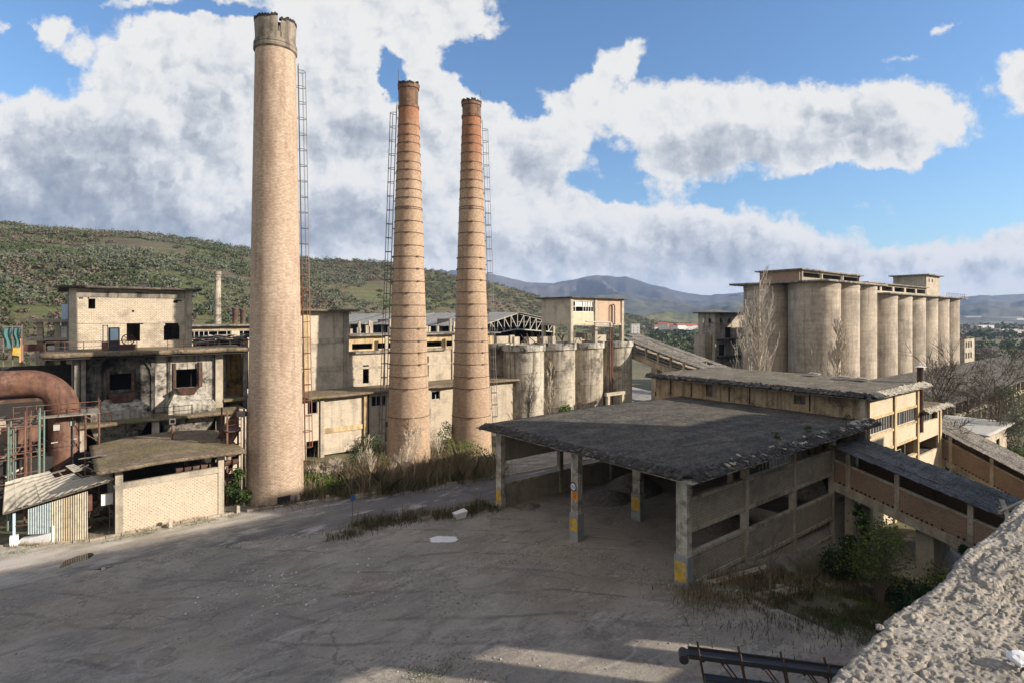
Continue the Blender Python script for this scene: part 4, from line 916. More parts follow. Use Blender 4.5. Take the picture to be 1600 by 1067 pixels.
# ---------------------------------------------------------------- sloping conveyor galleries
def gallery(label, u0, u1, va, za, vb, zb, wh, roofm, wallm, posts, gap=1.25, name='conveyor_gallery', holes=True, base=.75, cut=None, zbt=None):
    g = thing(name, u0, vb, min(za, zb) - wh, label, 'gallery')
    L = va - vb; z = lambda v: zb + (za - zb) * (v - vb) / L
    def slab(c0, c1, d0, d1, v0=vb, v1=va, nm='wall', m=None):   # vertical slab u c0..c1, from z-d1 to z-d0
        return MB().hexa([(c0, v0, z(v0)-d1), (c1, v0, z(v0)-d1), (c1, v1, z(v1)-d1), (c0, v1, z(v1)-d1), (c0, v0, z(v0)-d0), (c1, v0, z(v0)-d0), (c1, v1, z(v1)-d0), (c0, v1, z(v1)-d0)]).build(nm, m, g)
    slab(u0, u0+.2, gap, wh, m=wallm); slab(u1-.2, u1, gap, wh, m=wallm)
    slab(u0-.06, u0+.26, gap-.14, gap, nm='sill', m=M['shedconc'])
    slab(u0-.1, u1+.1, wh, wh+base, nm='deck_beam', m=M['shedconc'])
    slab(u0+.1, u0+.14, .1, gap, nm='dark_interior', m=M['soot_shade']) if False else None
    for v in posts:
        MB().hexa([(u0-.07, v-.17, z(v)-wh), (u0, v-.17, z(v)-wh), (u0, v+.17, z(v)-wh), (u0-.07, v+.17, z(v)-wh), (u0-.07, v-.17, z(v)-.1), (u0, v-.17, z(v)-.1), (u0, v+.17, z(v)-.1), (u0-.07, v+.17, z(v)-.1)]).box(u0, u0+.2, v-.17, v+.17, z(v)-gap, z(v)-.12).build('post', M['shedconc'], g)
        MB().box(u1-.2, u1, v-.17, v+.17, z(v)-gap, z(v)-.12).build('post', M['shedconc'], g)
    if holes:
        v = vb + .4
        while v < va - .3:
            if random.Random(int(v*77)).random() < .8: MB().box(u0-.012, u0, v, v+.16, z(v)-wh+.06, z(v)-wh+.22).build('drain_hole', M['soot_shade'], g)
            v += .33
    # roof: overlapping sheets
    nsh = 12; rng = random.Random(int(va)); mb = MB(); wd = (u1 - u0 + .7) / 4
    for i in range(nsh):
        v0 = vb + L * i / nsh; v1 = vb + L * (i+1) / nsh + .12
        for j in range(4):
            a = u0 - .35 + wd*j; b = a + wd + .05; dz = .03*(j % 2) + rng.uniform(-.015, .03) + .0*i; sk = rng.uniform(-.04, .04)
            if rng.random() < .05 and 0 < j < 3: continue
            mb.hexa([(a+sk, v0, z(v0)+dz), (b+sk, v0, z(v0)+dz), (b-sk, v1, z(v1)+dz+.05), (a-sk, v1, z(v1)+dz+.05), (a+sk, v0, z(v0)+dz+.04), (b+sk, v0, z(v0)+dz+.04), (b-sk, v1, z(v1)+dz+.09), (a-sk, v1, z(v1)+dz+.09)])
    mb.build('roof', roofm, g)
    mb = MB()
    for i in range(7):
        v = vb + L * (i+.5) / 7; mb.beam((u0, v, z(v)-.06), (u1, v, z(v)-.06), .12)
    mb.build('rafters', M['concdark'], g)
    return g, z
g1, z1f = gallery('nearer sloping conveyor gallery with rough brick side and grey sheet roof, in shade', 52.6, 58.0, 21.0, 5.75, 8.2, 2.4, 3.0, M['galroof'], M['brickpanel'], [19.9, 16.3, 11.6], gap=1.2)
MB().beam((51.9, 9.3, 2.75), (54.6, 10.2, 3.4), .3).build('fallen_beam', M['shedconc'], g1); MB().beam((52.4, 9.9, 3.1), (58.2, 8.9, 3.35), .22).build('fallen_beam', M['shedconc'], g1)
MB().box(53.2, 53.7, 19.6, 20.4, -4.5, 2.0).build('pier', M['shedconc'], g1); MB().box(56.6, 57.2, 19.6, 20.4, -4.5, 2.0).build('pier', M['shedconc'], g1)
MB().hexa([(53.2, 14, -4.5), (57.4, 14, -4.5), (57.4, 15.2, -4.5), (53.2, 15.2, -4.5), (53.2, 14, .25), (57.4, 14, .25), (57.4, 15.2, .55), (53.2, 15.2, .55)]).build('pier', M['conc'], g1)
g2, z2f = gallery('farther sunlit conveyor gallery with yellowish brick side running down from the annex', 84.2, 90.6, 22.5, 3.6, 6.0, -4.2, 3.2, M['galroof2'], M['brickpanel'], [20.5, 16.6, 12.5, 9], gap=.9)
# gallery from the kiln tower
g3, z3f = gallery('long conveyor gallery with patched roof and open railing sloping down from the kiln tower', 82.0, 88.6, 71.5, 13.6, 44, 6.3, 2.1, M['galroof2'], M['galroof'], list(np.arange(46, 71, 2.6)), gap=1.95, holes=False, base=1.0)
mb = MB()
for d in (1.25, .75):
    mb.beam((81.95, 44, z3f(44)-d), (81.95, 71.5, z3f(71.5)-d), .09)
mb.build('railing', M['shedconc'], g3)
for v, m in ((62.5, 'conc'), (50, 'conc')): MB().box(82.1, 83.6, v-.6, v+.6, -2, z3f(v)-3.0).build('pier', M[m], g3)
MB().box(82.1, 88.4, 61.9, 62.3, 3.1, 4.0).build('tie_beam', M['conc'], g3); MB().box(87.0, 88.4, 61.9, 63.1, -2, z3f(62)-3.0).build('pier', M['conc'], g3)
# little pale frames below it
fr = thing('concrete_portal', 70, 62, 0, 'small pale concrete portal frame between the round kilns and the gallery pier', 'frame')
fu2, fv2 = at(950, 92)
MB().box(fu2, fu2+.5, fv2, fv2+.5, -1, 4.2).box(fu2+3.5, fu2+4.0, fv2, fv2+.5, -1, 4.2).build('post', M['conc'], fr); MB().box(fu2-.3, fu2+4.3, fv2, fv2+.5, 4.2, 4.7).build('lintel', M['conc'], fr)
# blue-grey sheet lying behind (low roof in shade)
lu, lv = at(985, 108)
lr = thing('low_sheet_roof', lu, lv, 0, 'low bluish sheet roof glimpsed under the kiln gallery', 'low roof')
MB().hexa([(lu-7, lv-6, 1.2), (lu+9, lv-6, 1.2), (lu+9, lv+10, 2.6), (lu-7, lv+10, 2.6), (lu-7, lv-6, 1.3), (lu+9, lv-6, 1.3), (lu+9, lv+10, 2.7), (lu-7, lv+10, 2.7)]).build('roof', M['corrfar'], lr)
MB().box(lu-6.5, lu+8.5, lv-5.5, lv+9.5, -1.5, 1.15).build('wall', M['concdark'], lr)
# ---------------------------------------------------------------- round kilns
KD = 6.7; kn = []
def kiln(u, v, zt, zb, label, seed):
    k = thing('round_kiln', u, v, zb, label, 'kiln silo')
    r = KD/2 - .12; rng = random.Random(seed)
    MB().lathe(u, v, [(z, r) for z in (zb, zb+4, zb+8, zt-1.1)], 64, cap=False).build('shell', M['kiln'], k, smooth=True)
    n = 24; mb = MB()
    for i in range(n):
        t0, t1 = 2*math.pi*i/n, 2*math.pi*(i+1)/n; d = rng.uniform(0, .22)
        for a, b in ((t0, (t0+t1)/2), ((t0+t1)/2, t1)):
            pts = [(u + q*math.cos(t), v + q*math.sin(t)) for q, t in ((r-.2, a), (r+.24, a), (r+.24, b), (r-.2, b))]
            mb.hexa([(x, y, zt-1.15+d*.4) for x, y in pts] + [(x, y, zt - d) for x, y in pts])
    mb.build('rim', M['kilnrim'], k)
    MB().lathe(u, v, [(zt-.6, r-.1), (zt-.3, r-.1)], 48).build('top_slab', M['kilnrim'], k)
    for z in (zb+3.5, zb+6.7, zb+9.4): MB().lathe(u, v, [(z-.05, r), (z-.04, r+.05), (z+.04, r+.05), (z+.05, r)], 64, cap=False).build('hoop', M['kiln'], k)
    return k
zk = Z(538, 57.8 - 2, 69 - 2.5)
labs = ['nearest and widest looking round kiln of the front row, left of three more', 'second round kiln of the front row from the left', 'third round kiln of the front row, left of the rusty pipes', 'last round kiln of the front row, right of the rusty pipes']
for i, u in enumerate([57.8, 64.7, 71.5, 79.2]): kiln(u, 69.2, zk, -1, labs[i], i)
kiln(57.8, 76.2, zk, -1, 'dark round kiln of the back row seen right of the third chimney', 9)
kp = thing('pipe_riser', 75.1, 66.6, 0, 'tall thin rusty double pipe between the third and last kiln', 'pipe riser')
MB().tube((75.0, 66.4, -1), (75.0, 66.4, 16.0), .14, n=8).tube((75.6, 66.4, -1), (75.6, 66.4, 15.3), .12, n=8).build('riser', M['rust'], kp)
MB().tube((75.0, 66.4, 16.0), (69, 66.4, 16.2), .13, n=8).tube((75.6, 66.4, 15.3), (71.5, 66.6, 15.4), .1, n=8).build('header', M['frame'], kp)
# kiln tower
kt = thing('kiln_house', 67, 68, zk, 'square cream brick house on concrete legs standing on top of the kilns', 'kiln house')
tz0, tz1 = Z(506, 67, 68), Z(466, 67, 68)
MB().wall('v', 67.0, 67.25, 68.25, 75.2, tz0, tz1).build('wall', M['greyblock'], kt)
MB().wall('u', 68.0, 68.25, 67.0, 72.9, tz0, tz1, [(67.6, 72.6, tz1-2.3, tz1-.45)]).build('wall', M['cream'], kt)
MB().wall('u', 68.0, 68.25, 73.2, 80.2, tz0, tz1).build('wall', blockwork('pinkish_brick', (.58, .40, .28), (.48, .33, .23), (.44, .34, .26), .28, .1, .012, .25), kt)
MB().box(79.95, 80.2, 68.25, 75.2, tz0, tz1).box(67.25, 79.95, 75.0, 75.2, tz0, tz1).build('wall', M['cream'], kt)
MB().box(67.3, 79.9, 71, 71.15, tz0+.1, tz1-.05).build('inner_wall', M['concdark'], kt)
MB().box(66.9, 80.3, 67.9, 75.3, tz0-.35, tz0).build('floor', M['conc'], kt)
window(kt, 'u', 68.0, 67.6, 72.6, tz1-2.3, tz1-.45, 8, 2, .08, M['white'], miss=.15, rng=random.Random(2), t=.1)
MB().box(68.2, 72.4, 68.2, 68.22, tz1-1.3, tz1-.6).build('pane', M['white'], kt)
for u in (67.15, 73.05, 80.05): MB().box(u-.3, u+.3, 67.8, 68.0, zk-.4, tz1).box(u-.3, u+.3, 68.0, 68.5, zk-.4, tz0-.36).build('leg', M['conc'], kt)
for u in (67.15, 80.05): MB().box(u-.3, u+.3, 74.6, 75.1, zk-.4, tz0-.36).build('leg', M['conc'], kt)
ragged_slab(66.3, 80.9, 67.3, 75.9, tz1+.22, .2, .5, .03, .06, 5, 'roof', M['roof'], kt)
mb = MB(); pu = 76.8
mb.tube((pu, 67.7, tz0+.2), (pu, 67.7, tz1-1.4), .1, n=8); mb.tube((pu+.9, 67.7, tz0-.2), (pu+.9, 67.7, tz1-1.4), .1, n=8)
for k in range(6):
    a, b = math.pi*k/6, math.pi*(k+1)/6; mb.tube((pu+.45-.45*math.cos(a), 67.7, tz1-1.4+.5*math.sin(a)), (pu+.45-.45*math.cos(b), 67.7, tz1-1.4+.5*math.sin(b)), .1, n=8)
mb.build('vent_pipe', M['rustdark'], kt)
# clutter slab over the kilns
cl = thing('kiln_deck', 60, 70, zk, 'broken concrete deck and low walls over the kiln tops', 'deck')
rng = random.Random(12)
mb = MB()
for k in range(16):
    u = rng.uniform(56, 76); v = rng.uniform(68.5, 77); w = rng.uniform(.8, 3.2); MB().box(u, u+w, v, v+rng.uniform(.3, 1.2), zk-.3, zk+rng.uniform(.3, 1.3)).build('low_wall', M['conc'], cl)
mb = MB()
for k in range(26):
    u = rng.uniform(57, 80); v = rng.uniform(66.8, 76); mb.beam((u, v, zk), (u+rng.uniform(-1.5, 1.5), v+rng.uniform(-1, 1), zk+rng.uniform(.4, 1.6)), .12)
mb.build('bent_bars', M['rustdark'], cl)
MB().box(54, 82, 71.5, 80, zk-.9, zk-.55).build('slab', M['concdark'], cl)
# ---------------------------------------------------------------- grain silos at the right
def silo(u, v, r, zt, label, name='concrete_silo'):
    k = thing(name, u, v, -4, label, 'silo')
    MB().lathe(u, v, [(z, r) for z in np.linspace(-5, zt, 12)], 96, cap=True).build('shell', M['silo'], k, smooth=True)
    MB().lathe(u, v, [(zt-.9, r), (zt-.88, r+.06), (zt-.02, r+.06)], 96, cap=False).build('rim', M['silo'], k)
    return k
sz1 = 24.2; sz2 = 22.4
L1 = ['largest looking silo, nearest of the taller group at the right', 'second silo of the taller group', 'third silo of the taller group, beside the lower group']
for i, u in enumerate([128.8, 139.0, 149.2]): silo(u, 55.6, 5.1, sz1, L1[i])
silo(128.8, 66.0, 5.1, sz1, 'dark shaded silo of the back row behind the poplar')
L2 = ['first silo of the lower group, next to the taller group', 'second silo of the lower group', 'third silo of the lower group', 'fourth silo of the lower group', 'fifth silo of the lower group, last but one', 'last silo of the lower group at the far right end of the row']
for i, u in enumerate([162.2, 172.9, 183.6, 194.3, 205.0, 215.7]): silo(u, 55.6, 5.3, sz2, L2[i])
sl = thing('silo_top_works', 123, 50, sz1, 'flat slab with open windowed conveyor house over the taller silos', 'silo top')
ragged_slab(122.6, 155.2, 50.0, 72.0, sz1+.45, .42, .9, .02, .08, 4, 'slab', M['concdark'], sl)
pz0, pz1 = sz1+.45, 27.0
MB().wall('v', 124, 124.3, 56.5, 65.3, pz0, pz1).build('wall', blockwork('reddish_brick', (.42, .26, .18), (.34, .21, .15), (.30, .22, .17), .28, .1, .012, .3), sl)
MB().wall('u', 56.4, 56.7, 124.3, 155.9, pz0, pz1, [(125.4, 133.8, pz0+.9, pz1-.45), (135, 145, pz0+.9, pz1-.45), (146.4, 155.2, pz0+.9, pz1-.45)]).build('wall', M['conc'], sl)
MB().box(124.3, 155.9, 65, 65.3, pz0, pz1).box(155.6, 155.9, 56.7, 65, pz0, pz1).build('wall', M['concdark'], sl)
MB().box(124.3, 155.6, 60, 60.2, pz0, pz1-.1).build('inner_wall', M['concdark'], sl)
MB().box(123.2, 156.6, 55.6, 66.1, pz1, pz1+.28).build('roof', M['concdark'], sl)
for u in (124.8, 134.4, 145.7, 155.6): MB().box(u-.3, u+.3, 56.2, 56.4, pz0, pz1).build('post', M['conc'], sl)
s2 = thing('silo_gallery', 155, 50, sz2, 'low open gallery and box shaped head house over the lower silos', 'silo gallery')
ragged_slab(155.3, 222.0, 49.6, 62.0, sz2+.4, .38, 1.2, .02, .08, 6, 'slab', M['concdark'], s2)
q0, q1 = sz2+.4, sz2+3.0
MB().wall('u', 55.0, 55.3, 156.5, 201.6, q0, q1, [(a, a+7.6, q0+.9, q1-.5) for a in np.arange(157.6, 195, 9.0)]).build('wall', M['conc'], s2)
MB().box(156.5, 201.6, 59, 59.2, q0, q1).build('inner_wall', M['concdark'], s2); MB().box(155.6, 202.0, 54.2, 60.2, q1, q1+.25).build('roof', M['concdark'], s2)
hb = Z(430, 201.8, 55)
MB().wall('v', 202, 202.3, 55.3, 63.6, q0, hb).build('wall', M['conc'], s2); MB().wall('u', 55, 55.3, 202, 214.6, q0, hb, [(204, 205, hb-2, hb-1), (207, 208, hb-2, hb-1)]).build('wall', M['silo'], s2)
MB().box(214.3, 214.6, 55.3, 63.6, q0, hb).build('wall', M['conc'], s2); MB().box(202.3, 214.3, 60, 60.2, q0, hb-.1).build('inner_wall', M['concdark'], s2)
MB().box(201, 215.6, 54, 64.6, hb, hb+.3).build('roof', M['concdark'], s2)
mb = MB()
for u in np.arange(202, 222, 2.0): mb.tube((u, 50, q0), (u, 50, q0+1.1), .05, n=4)
mb.tube((202, 50, q0+1.1), (222, 50, q0+1.1), .05, n=4); mb.build('railing', M['steel'], s2)
# grey block building left of the silos
gu0, gv0 = at(1115, 148)
CK = M['kiln']
gb = thing('plant_block', gu0, gv0, -4, 'grey multi storey plant block left of the bare poplar and the silos', 'plant block')
zt = H + (HY-490)/FP*148
MB().wall('v', gu0, gu0+.3, gv0, gv0+4.5, -5, zt, [(gv0+.8, gv0+1.5, zt-2.4, zt-1.4), (gv0+2.8, gv0+3.5, zt-2.4, zt-1.4)]).build('wall', CK, gb)
MB().wall('u', gv0-.3, gv0, gu0, gu0+15, -5, zt, [(gu0+2.5, gu0+3.7, zt-2.4, zt-1.2), (gu0+6.5, gu0+7.7, zt-2.4, zt-1.2), (gu0+5, gu0+8, zt-6.5, zt-3.6), (gu0+2, gu0+5, zt-11, zt-8), (gu0+9, gu0+12, zt-11, zt-8)]).build('wall', CK, gb)
MB().box(gu0+1, gu0+14.5, gv0+2.5, gv0+2.7, -5, zt-.2).build('inner_wall', M['soot_shade'], gb)
MB().box(gu0-1, gu0+16, gv0-1.2, gv0+5.5, zt, zt+.35).build('roof', M['roof'], gb)
MB().box(gu0-2.4, gu0, gv0+1, gv0+4.2, -5, zt-5.5).build('side_bay', M['silo'], gb)
for z in (zt-7, zt-11.5, zt-16): MB().box(gu0+1, gu0+13, gv0-2.0, gv0-.3, z, z+.4).build('balcony', M['soot_shade'], gb)
# ---------------------------------------------------------------- buildings right of the works
fuu, fvv = at(1500, 92); z = Z(640, fuu, fvv)
fb = thing('flat_roof_hut', fuu, fvv, -5, 'low hut with a pale flat slab roof right of the annex', 'hut')
hu0, hv0, hu1, hv1 = 99, 20.5, 113, 28.5; hz = .8
ragged_slab(hu0-.8, hu1+.8, hv0-.9, hv1+.8, hz+.2, .2, .6, .04, .08, 31, 'roof', plain('pale_slab', (.40, .38, .34), .9, .4), fb)
MB().wall('u', hv0, hv0+.2, hu0, hu1, -7, hz-.02, [(101, 103, -2.4, -.8), (106.5, 108.5, -2.4, -.8)]).build('wall', M['creamold'], fb)
MB().box(hu0, hu0+.2, hv0+.2, hv1, -7, hz-.02).box(hu1-.2, hu1, hv0+.2, hv1, -7, hz-.02).box(hu0+.2, hu1-.2, hv1-.2, hv1, -7, hz-.02).build('wall', M['creamold'], fb)
wu0, wv0 = at(1455, 150)
wh = thing('long_warehouse', 165, 26, -6, 'long low warehouse with dark roof and pale posts beyond the bare trees', 'warehouse')
MB().hexa([(118, 30, 1.4), (260, 30, 1.4), (260, 44, 4.2), (118, 44, 4.2), (118, 30, 1.65), (260, 30, 1.65), (260, 44, 4.5), (118, 44, 4.5)]).build('roof', M['roof'], wh)
for u in np.arange(118.5, 260, 4.5): MB().box(u, u+.4, 30.4, 30.8, -8, 1.4).build('post', M['conc'], wh)
MB().box(118, 260, 36, 36.3, -8, 2.4).build('inner_wall', M['soot_shade'], wh); MB().box(118, 260, 30.2, 30.9, -1.5, -.9).build('rail', M['conc'], wh)
ru_, rv_ = at(1505, 190)
rn = thing('ruined_block', ru_, rv_, -6, 'distant ruined pale block behind the bare trees at the end of the silos', 'ruin')
MB().wall('v', ru_, ru_+.4, rv_, rv_+14, -6, 9.5, [(rv_+1+k*3, rv_+2.8+k*3, z0, z0+2) for k in range(4) for z0 in (-1, 3, 6.6)]).build('wall', M['conc'], rn)
MB().wall('u', rv_-.4, rv_, ru_, ru_+12, -6, 9.5, [(ru_+1+k*3, ru_+2.8+k*3, z0, z0+2) for k in range(3) for z0 in (-1, 3, 6.6)]).build('wall', M['conc'], rn)
MB().box(ru_+.5, ru_+12, rv_+6, rv_+6.3, -6, 9).build('inner_wall', M['soot_shade'], rn)
# ---------------------------------------------------------------- middle complex behind the chimneys
LBv = 68.0; lz = 7.55
lb = thing('low_workshop', 22, LBv, 0, 'long low cream workshop with a mossy flat roof behind the chimneys', 'workshop')
u_a, u_b, u_c, u_d, u_e = U(476, LBv), U(500, LBv), U(568, LBv), U(577, LBv), U(607, LBv)
wz = lambda u: (Z(627, U(490, LBv), LBv))
ops = [(u_a+.3, u_b-.3, 5.4, 6.9), (u_a+.2, u_b-.2, -1, 2.2), (u_d+.3, u_d+2.4, 5.5, 6.9), (u_d+3.0, u_d+4.2, 5.5, 6.9), (u_e-.5, u_e+3.4, .8, 3.4), (u_e+1, u_e+5, 5.5, 6.9)]
ops += [(a, a+2.0, 5.6, 6.8) for a in np.arange(U(668, LBv), U(709, LBv)-2, 2.3)]
MB().wall('u', LBv, LBv+.3, u_a-4, u_b, -1, lz-.25, ops).build('wall', M['greyblock'], lb)
MB().wall('u', LBv+.1, LBv+.4, u_b+.4, u_c, -1, lz-.25, [(u_b+.4, u_c, -1, .3)]).build('wall', M['greyblock'], lb)
MB().box(u_b+.4, u_c, LBv-.02, LBv+.1, 2.9, 3.5).build('band', M['ochre'], lb)
MB().wall('u', LBv, LBv+.3, u_d, 58, -1, lz-.25, ops).build('wall', M['creamold'], lb)
for u in (u_b, u_c, U(668, LBv), U(709, LBv)): MB().box(u, u+.45, LBv-.2, LBv+.5, -1, lz-.24).build('column', M['ochre' if u == u_c else 'conc'], lb)
for o in ops:
    if o[2] > 5: window(lb, 'u', LBv, o[0], o[1], o[2], o[3], max(2, int((o[1]-o[0])/.55)), 1, .1, M['frame'], miss=.2, rng=random.Random(int(o[0]*7)), t=.09)
MB().box(u_a-4, 58, LBv+2.2, LBv+2.4, -1, lz-.3).build('inner_wall', M['soot_shade'], lb)
ragged_slab(u_a-5, 58, LBv-.9, 73.7, lz, .25, .6, .12, .12, 41, 'roof', M['slabroof'], lb)
# tall tower left
TV = 73.4
tw = thing('stair_tower', 24, TV, 0, 'tall plain tower of grey blocks right behind the tallest chimney, chimney shadow across it', 'tower')
ta, tb = U(440, TV), U(545, TV); tz = Z(487, tb, TV)
MB().wall('u', TV+.1, TV+.35, ta+.3, tb-.3, 0, tz).build('wall', M['greyblock'], tw)
MB().box(tb-.3, tb, TV+.35, TV+9, 0, tz).box(ta, ta+.3, TV+.35, TV+9, 0, tz).box(ta+.3, tb-.3, TV+8.7, TV+9, 0, tz).build('wall', M['greyblock'], tw)
u1_ = U(474, TV)
for u in (ta, u1_, tb-.7): MB().box(u, u+.7, TV-.05, TV+.1 if u == u1_ else TV+.35, 0, tz).build('column', M['conc' if u != u1_ else 'ochre'], tw)
for zz in (Z(531, tb, TV), Z(573, tb, TV)): MB().box(ta+.7, tb-.7, TV+.03, TV+.1, zz-.35, zz+.3).build('band', M['shedconc'], tw)
ragged_slab(ta-1, tb+1.1, TV-1, TV+9.6, tz+.3, .28, .7, .05, .06, 44, 'roof', M['roof2'], tw)
# higher works behind the workshop
hw = thing('upper_works', 31.2, 74, 0, 'pale upper storey wall with dark doorways between the tower and the kilns', 'works hall')
hzt = Z(549, 40, TV)
d1, d2 = U(568, TV), U(577.5, TV); d3 = U(666, TV); d4 = U(671, TV)
MB().wall('u', TV+.2, TV+.5, tb+.02, 57, 6, hzt, [(d1, d2, 7.9, 10.4), (d3, d4, 8.2, 11.2)]).build('wall', M['creamold'], hw)
MB().box(tb+.1, 57, TV+.16, TV+.2, 9.9, 10.2).build('band', M['conc'], hw)
MB().box(tb+.02, 57, TV+3, TV+3.2, 6, hzt-.3).build('inner_wall', M['soot_shade'], hw)
for u in (U(602, TV), U(707, TV)): MB().box(u, u+.5, TV, TV+.2, 6, hzt+2.2).build('column', M['conc'], hw)
MB().box(tb+.02, 46, TV-.2, TV+1.2, hzt, hzt+.3).build('ledge', M['concdark'], hw)
MB().wall('u', TV+1.3, TV+1.6, tb+.02, 56, hzt, hzt+2.3, [(a, a+3.0, hzt+.5, hzt+1.3) for a in np.arange(tb+1, 54, 3.8)]).build('parapet', M['ochre'], hw)
MB().box(tb+.02, 56, TV+4, TV+4.2, hzt-.3, hzt+2.2).build('inner_wall', M['soot_shade'], hw)
ragged_slab(tb+.2, 57, TV+.6, TV+9.4, hzt+2.5, .2, .7, .06, .1, 47, 'roof', M['concdark'], hw)
rng = random.Random(31); mb = MB()
for k in range(22):
    u = rng.uniform(tb+1, 55); mb.box(u, u+.35, TV+7, TV+7.35, hzt+2.5, hzt+2.5+rng.uniform(.7, 2.2))
mb.build('stub_posts', M['conc'], hw)
# big truss hall
hv_ = 86.0; ha = 60.5; hbb = 80.0; hm = (ha+hbb)/2; ez_ = 15.4; az = Z(488.5, hm, hv_)
th = thing('truss_hall', ha, hv_, 0, 'long hall with a grey sheet roof and open steel truss gable', 'hall')
V1 = 165
mb = MB(); n = 40
for s, (a, za, b, zb) in enumerate(((ha-.8, ez_-.25, hm, az), (hm, az, hbb+.8, ez_+.6))):
    for i in range(n):
        v0 = hv_ - .5 + (V1-hv_)*i/n; v1 = hv_ - .5 + (V1-hv_)*(i+1)/n - .02
        if rng.random() < .04: continue
        t = rng.uniform(-.04, .04)
        mb.hexa([(a, v0, za+t), (b, v0, zb+t), (b, v1, zb+t), (a, v1, za+t), (a, v0, za+.1+t), (b, v0, zb+.1+t), (b, v1, zb+.1+t), (a, v1, za+.1+t)])
mb.build('roof', M['corrfar'], th)
def truss(v, m, nm):
    mb = MB(); bz = ez_ - 1.9; 
    mb.beam((ha, v, ez_-.3), (hm, v, az-.15), .22); mb.beam((hm, v, az-.15), (hbb, v, ez_+.4), .22)
    mb.beam((ha, v, bz), (ha+3.2, v, bz+.3), .2); mb.beam((ha+3.2, v, bz+.3), (hm, v, bz+1.1), .2); mb.beam((hm, v, bz+1.1), (hbb, v, bz+.4), .2)
    N = 6; top = [Vector((ha, v, ez_-.3)).lerp(Vector((hm, v, az-.15)), i/N) for i in range(N+1)]; bot = [Vector((ha, v, bz)).lerp(Vector((hm, v, bz+1.1)), i/N) for i in range(N+1)]
    for i in range(N): mb.beam(top[i], bot[i+1], .13); mb.beam(bot[i], top[i], .12)
    top = [Vector((hm, v, az-.15)).lerp(Vector((hbb, v, ez_+.4)), i/N) for i in range(N+1)]; bot = [Vector((hm, v, bz+1.1)).lerp(Vector((hbb, v, bz+.4)), i/N) for i in range(N+1)]
    for i in range(N): mb.beam(bot[i], top[i+1], .13); mb.beam(bot[i], top[i], .12)
    mb.build(nm, m, th)
truss(hv_, M['frame'], 'gable_truss')
for v in (92, 98, 104, 112, 120): truss(v, M['steel'], 'truss')
for u in (ha+.2, hbb-.2):
    for v in np.arange(hv_, V1, 6.5): MB().box(u-.25, u+.25, v-.25, v+.25, 0, ez_-.3).build('column', M['conc'], th)
MB().box(ha+3, ha+3.3, hv_+8, V1, 0, ez_-.5).build('inner_wall', M['soot_shade'], th); MB().box(ha+.5, hbb-.5, 128, 128.3, 0, ez_+1).build('inner_wall', M['soot_shade'], th)
MB().box(ha-.1, ha+.1, hv_, V1, 0, 12.6).build('wall', M['concdark'], th); MB().box(hbb+.1, hbb+.3, hv_+1, V1, 0, ez_+.3).build('wall', M['soot_shade'], th); MB().box(ha+.3, hbb, 100, 100.3, 0, ez_+1.2).build('inner_wall', M['soot_shade'], th)
# ---------------------------------------------------------------- burnt works at the left
BV = 70.5
bw = thing('burnt_works', 1.3, BV, 0, 'sooty blackened works with two openings, rusty hoppers and sloping bunkers behind the slab shed', 'burnt works')
b0, b1 = U(116, BV), U(345, BV); zs = Z(547, 8, BV-1.2); zd = Z(652, 8, BV-3.5)
oa, ob = U(171, BV), U(205, BV); oc, od = U(275, BV), U(308, BV); oz0, oz1 = Z(608, 5.5, BV), Z(583, 5.5, BV)
MB().wall('u', BV, BV+.3, b0+.5, b1-.6, zd, zs-.35, [(b0, U(236, BV), zd-1, zs+1), (oc, od, Z(606, 10, BV), Z(577, 10, BV))]).build('wall', M['burnt'], bw)
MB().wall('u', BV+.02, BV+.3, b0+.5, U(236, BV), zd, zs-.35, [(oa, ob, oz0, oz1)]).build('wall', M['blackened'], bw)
MB().box(b0, b1, BV+3.2, BV+3.4, 0, zs-.4).build('inner_wall', M['soot_shade'], bw)
MB().box(b0, b0+.2, BV+.3, BV+10, 0, zs-.35).box(b1-.2, b1, BV+.5, BV+10, 0, zs-.35).build('wall', M['concdark'], bw)
for u, w in ((b0, .5), (U(122, BV)+.1, .5), (b1-.6, .75)): MB().box(u, u+w, BV-.35, BV-.001, 0, zs-.35).build('column', M['conc' if u > 3 else 'concdark'], bw)
mb = MB()
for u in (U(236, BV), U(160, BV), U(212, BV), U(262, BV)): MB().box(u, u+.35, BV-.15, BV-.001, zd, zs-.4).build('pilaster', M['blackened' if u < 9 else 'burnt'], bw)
# arch relief above the first opening
mb = MB(); ac = (oa+ob)/2
for k in range(12):
    a, b = math.pi*k/12, math.pi*(k+1)/12
    mb.beam((ac-2.7*math.cos(a), BV-.08, oz1-.2+2.2*math.sin(a)), (ac-2.7*math.cos(b), BV-.08, oz1-.2+2.2*math.sin(b)), .16, .2)
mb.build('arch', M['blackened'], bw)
def hopper(uc, zt_, w, h, name, m, v=BV):
    t = [(uc-w, v-1.5), (uc+w, v-1.5), (uc+w, v-.05), (uc-w, v-.05)]; bz = zt_-h
    MB().hexa([(uc-.28, v-.9, bz), (uc+.28, v-.9, bz), (uc+.28, v-.4, bz), (uc-.28, v-.4, bz)] + [(x, y, zt_) for x, y in t]).build(name, m, bw)
hopper(ac+.1, Z(612, 5.5, BV), 1.25, 1.9, 'hopper', M['rustdark']); hopper((oc+od)/2-.1, Z(606, 10, BV), 1.0, 1.3, 'hopper', M['rustdark'])
MB().box(ac, ac+.35, BV-1, BV-.7, 2.0, Z(612, 5.5, BV)-1.9).build('downpipe', M['rustdark'], bw)
mb = MB()
for x in (oa-.25, ob): mb.box(x, x+.25, BV-.25, BV-.01, oz0-.3, oz1+.3)
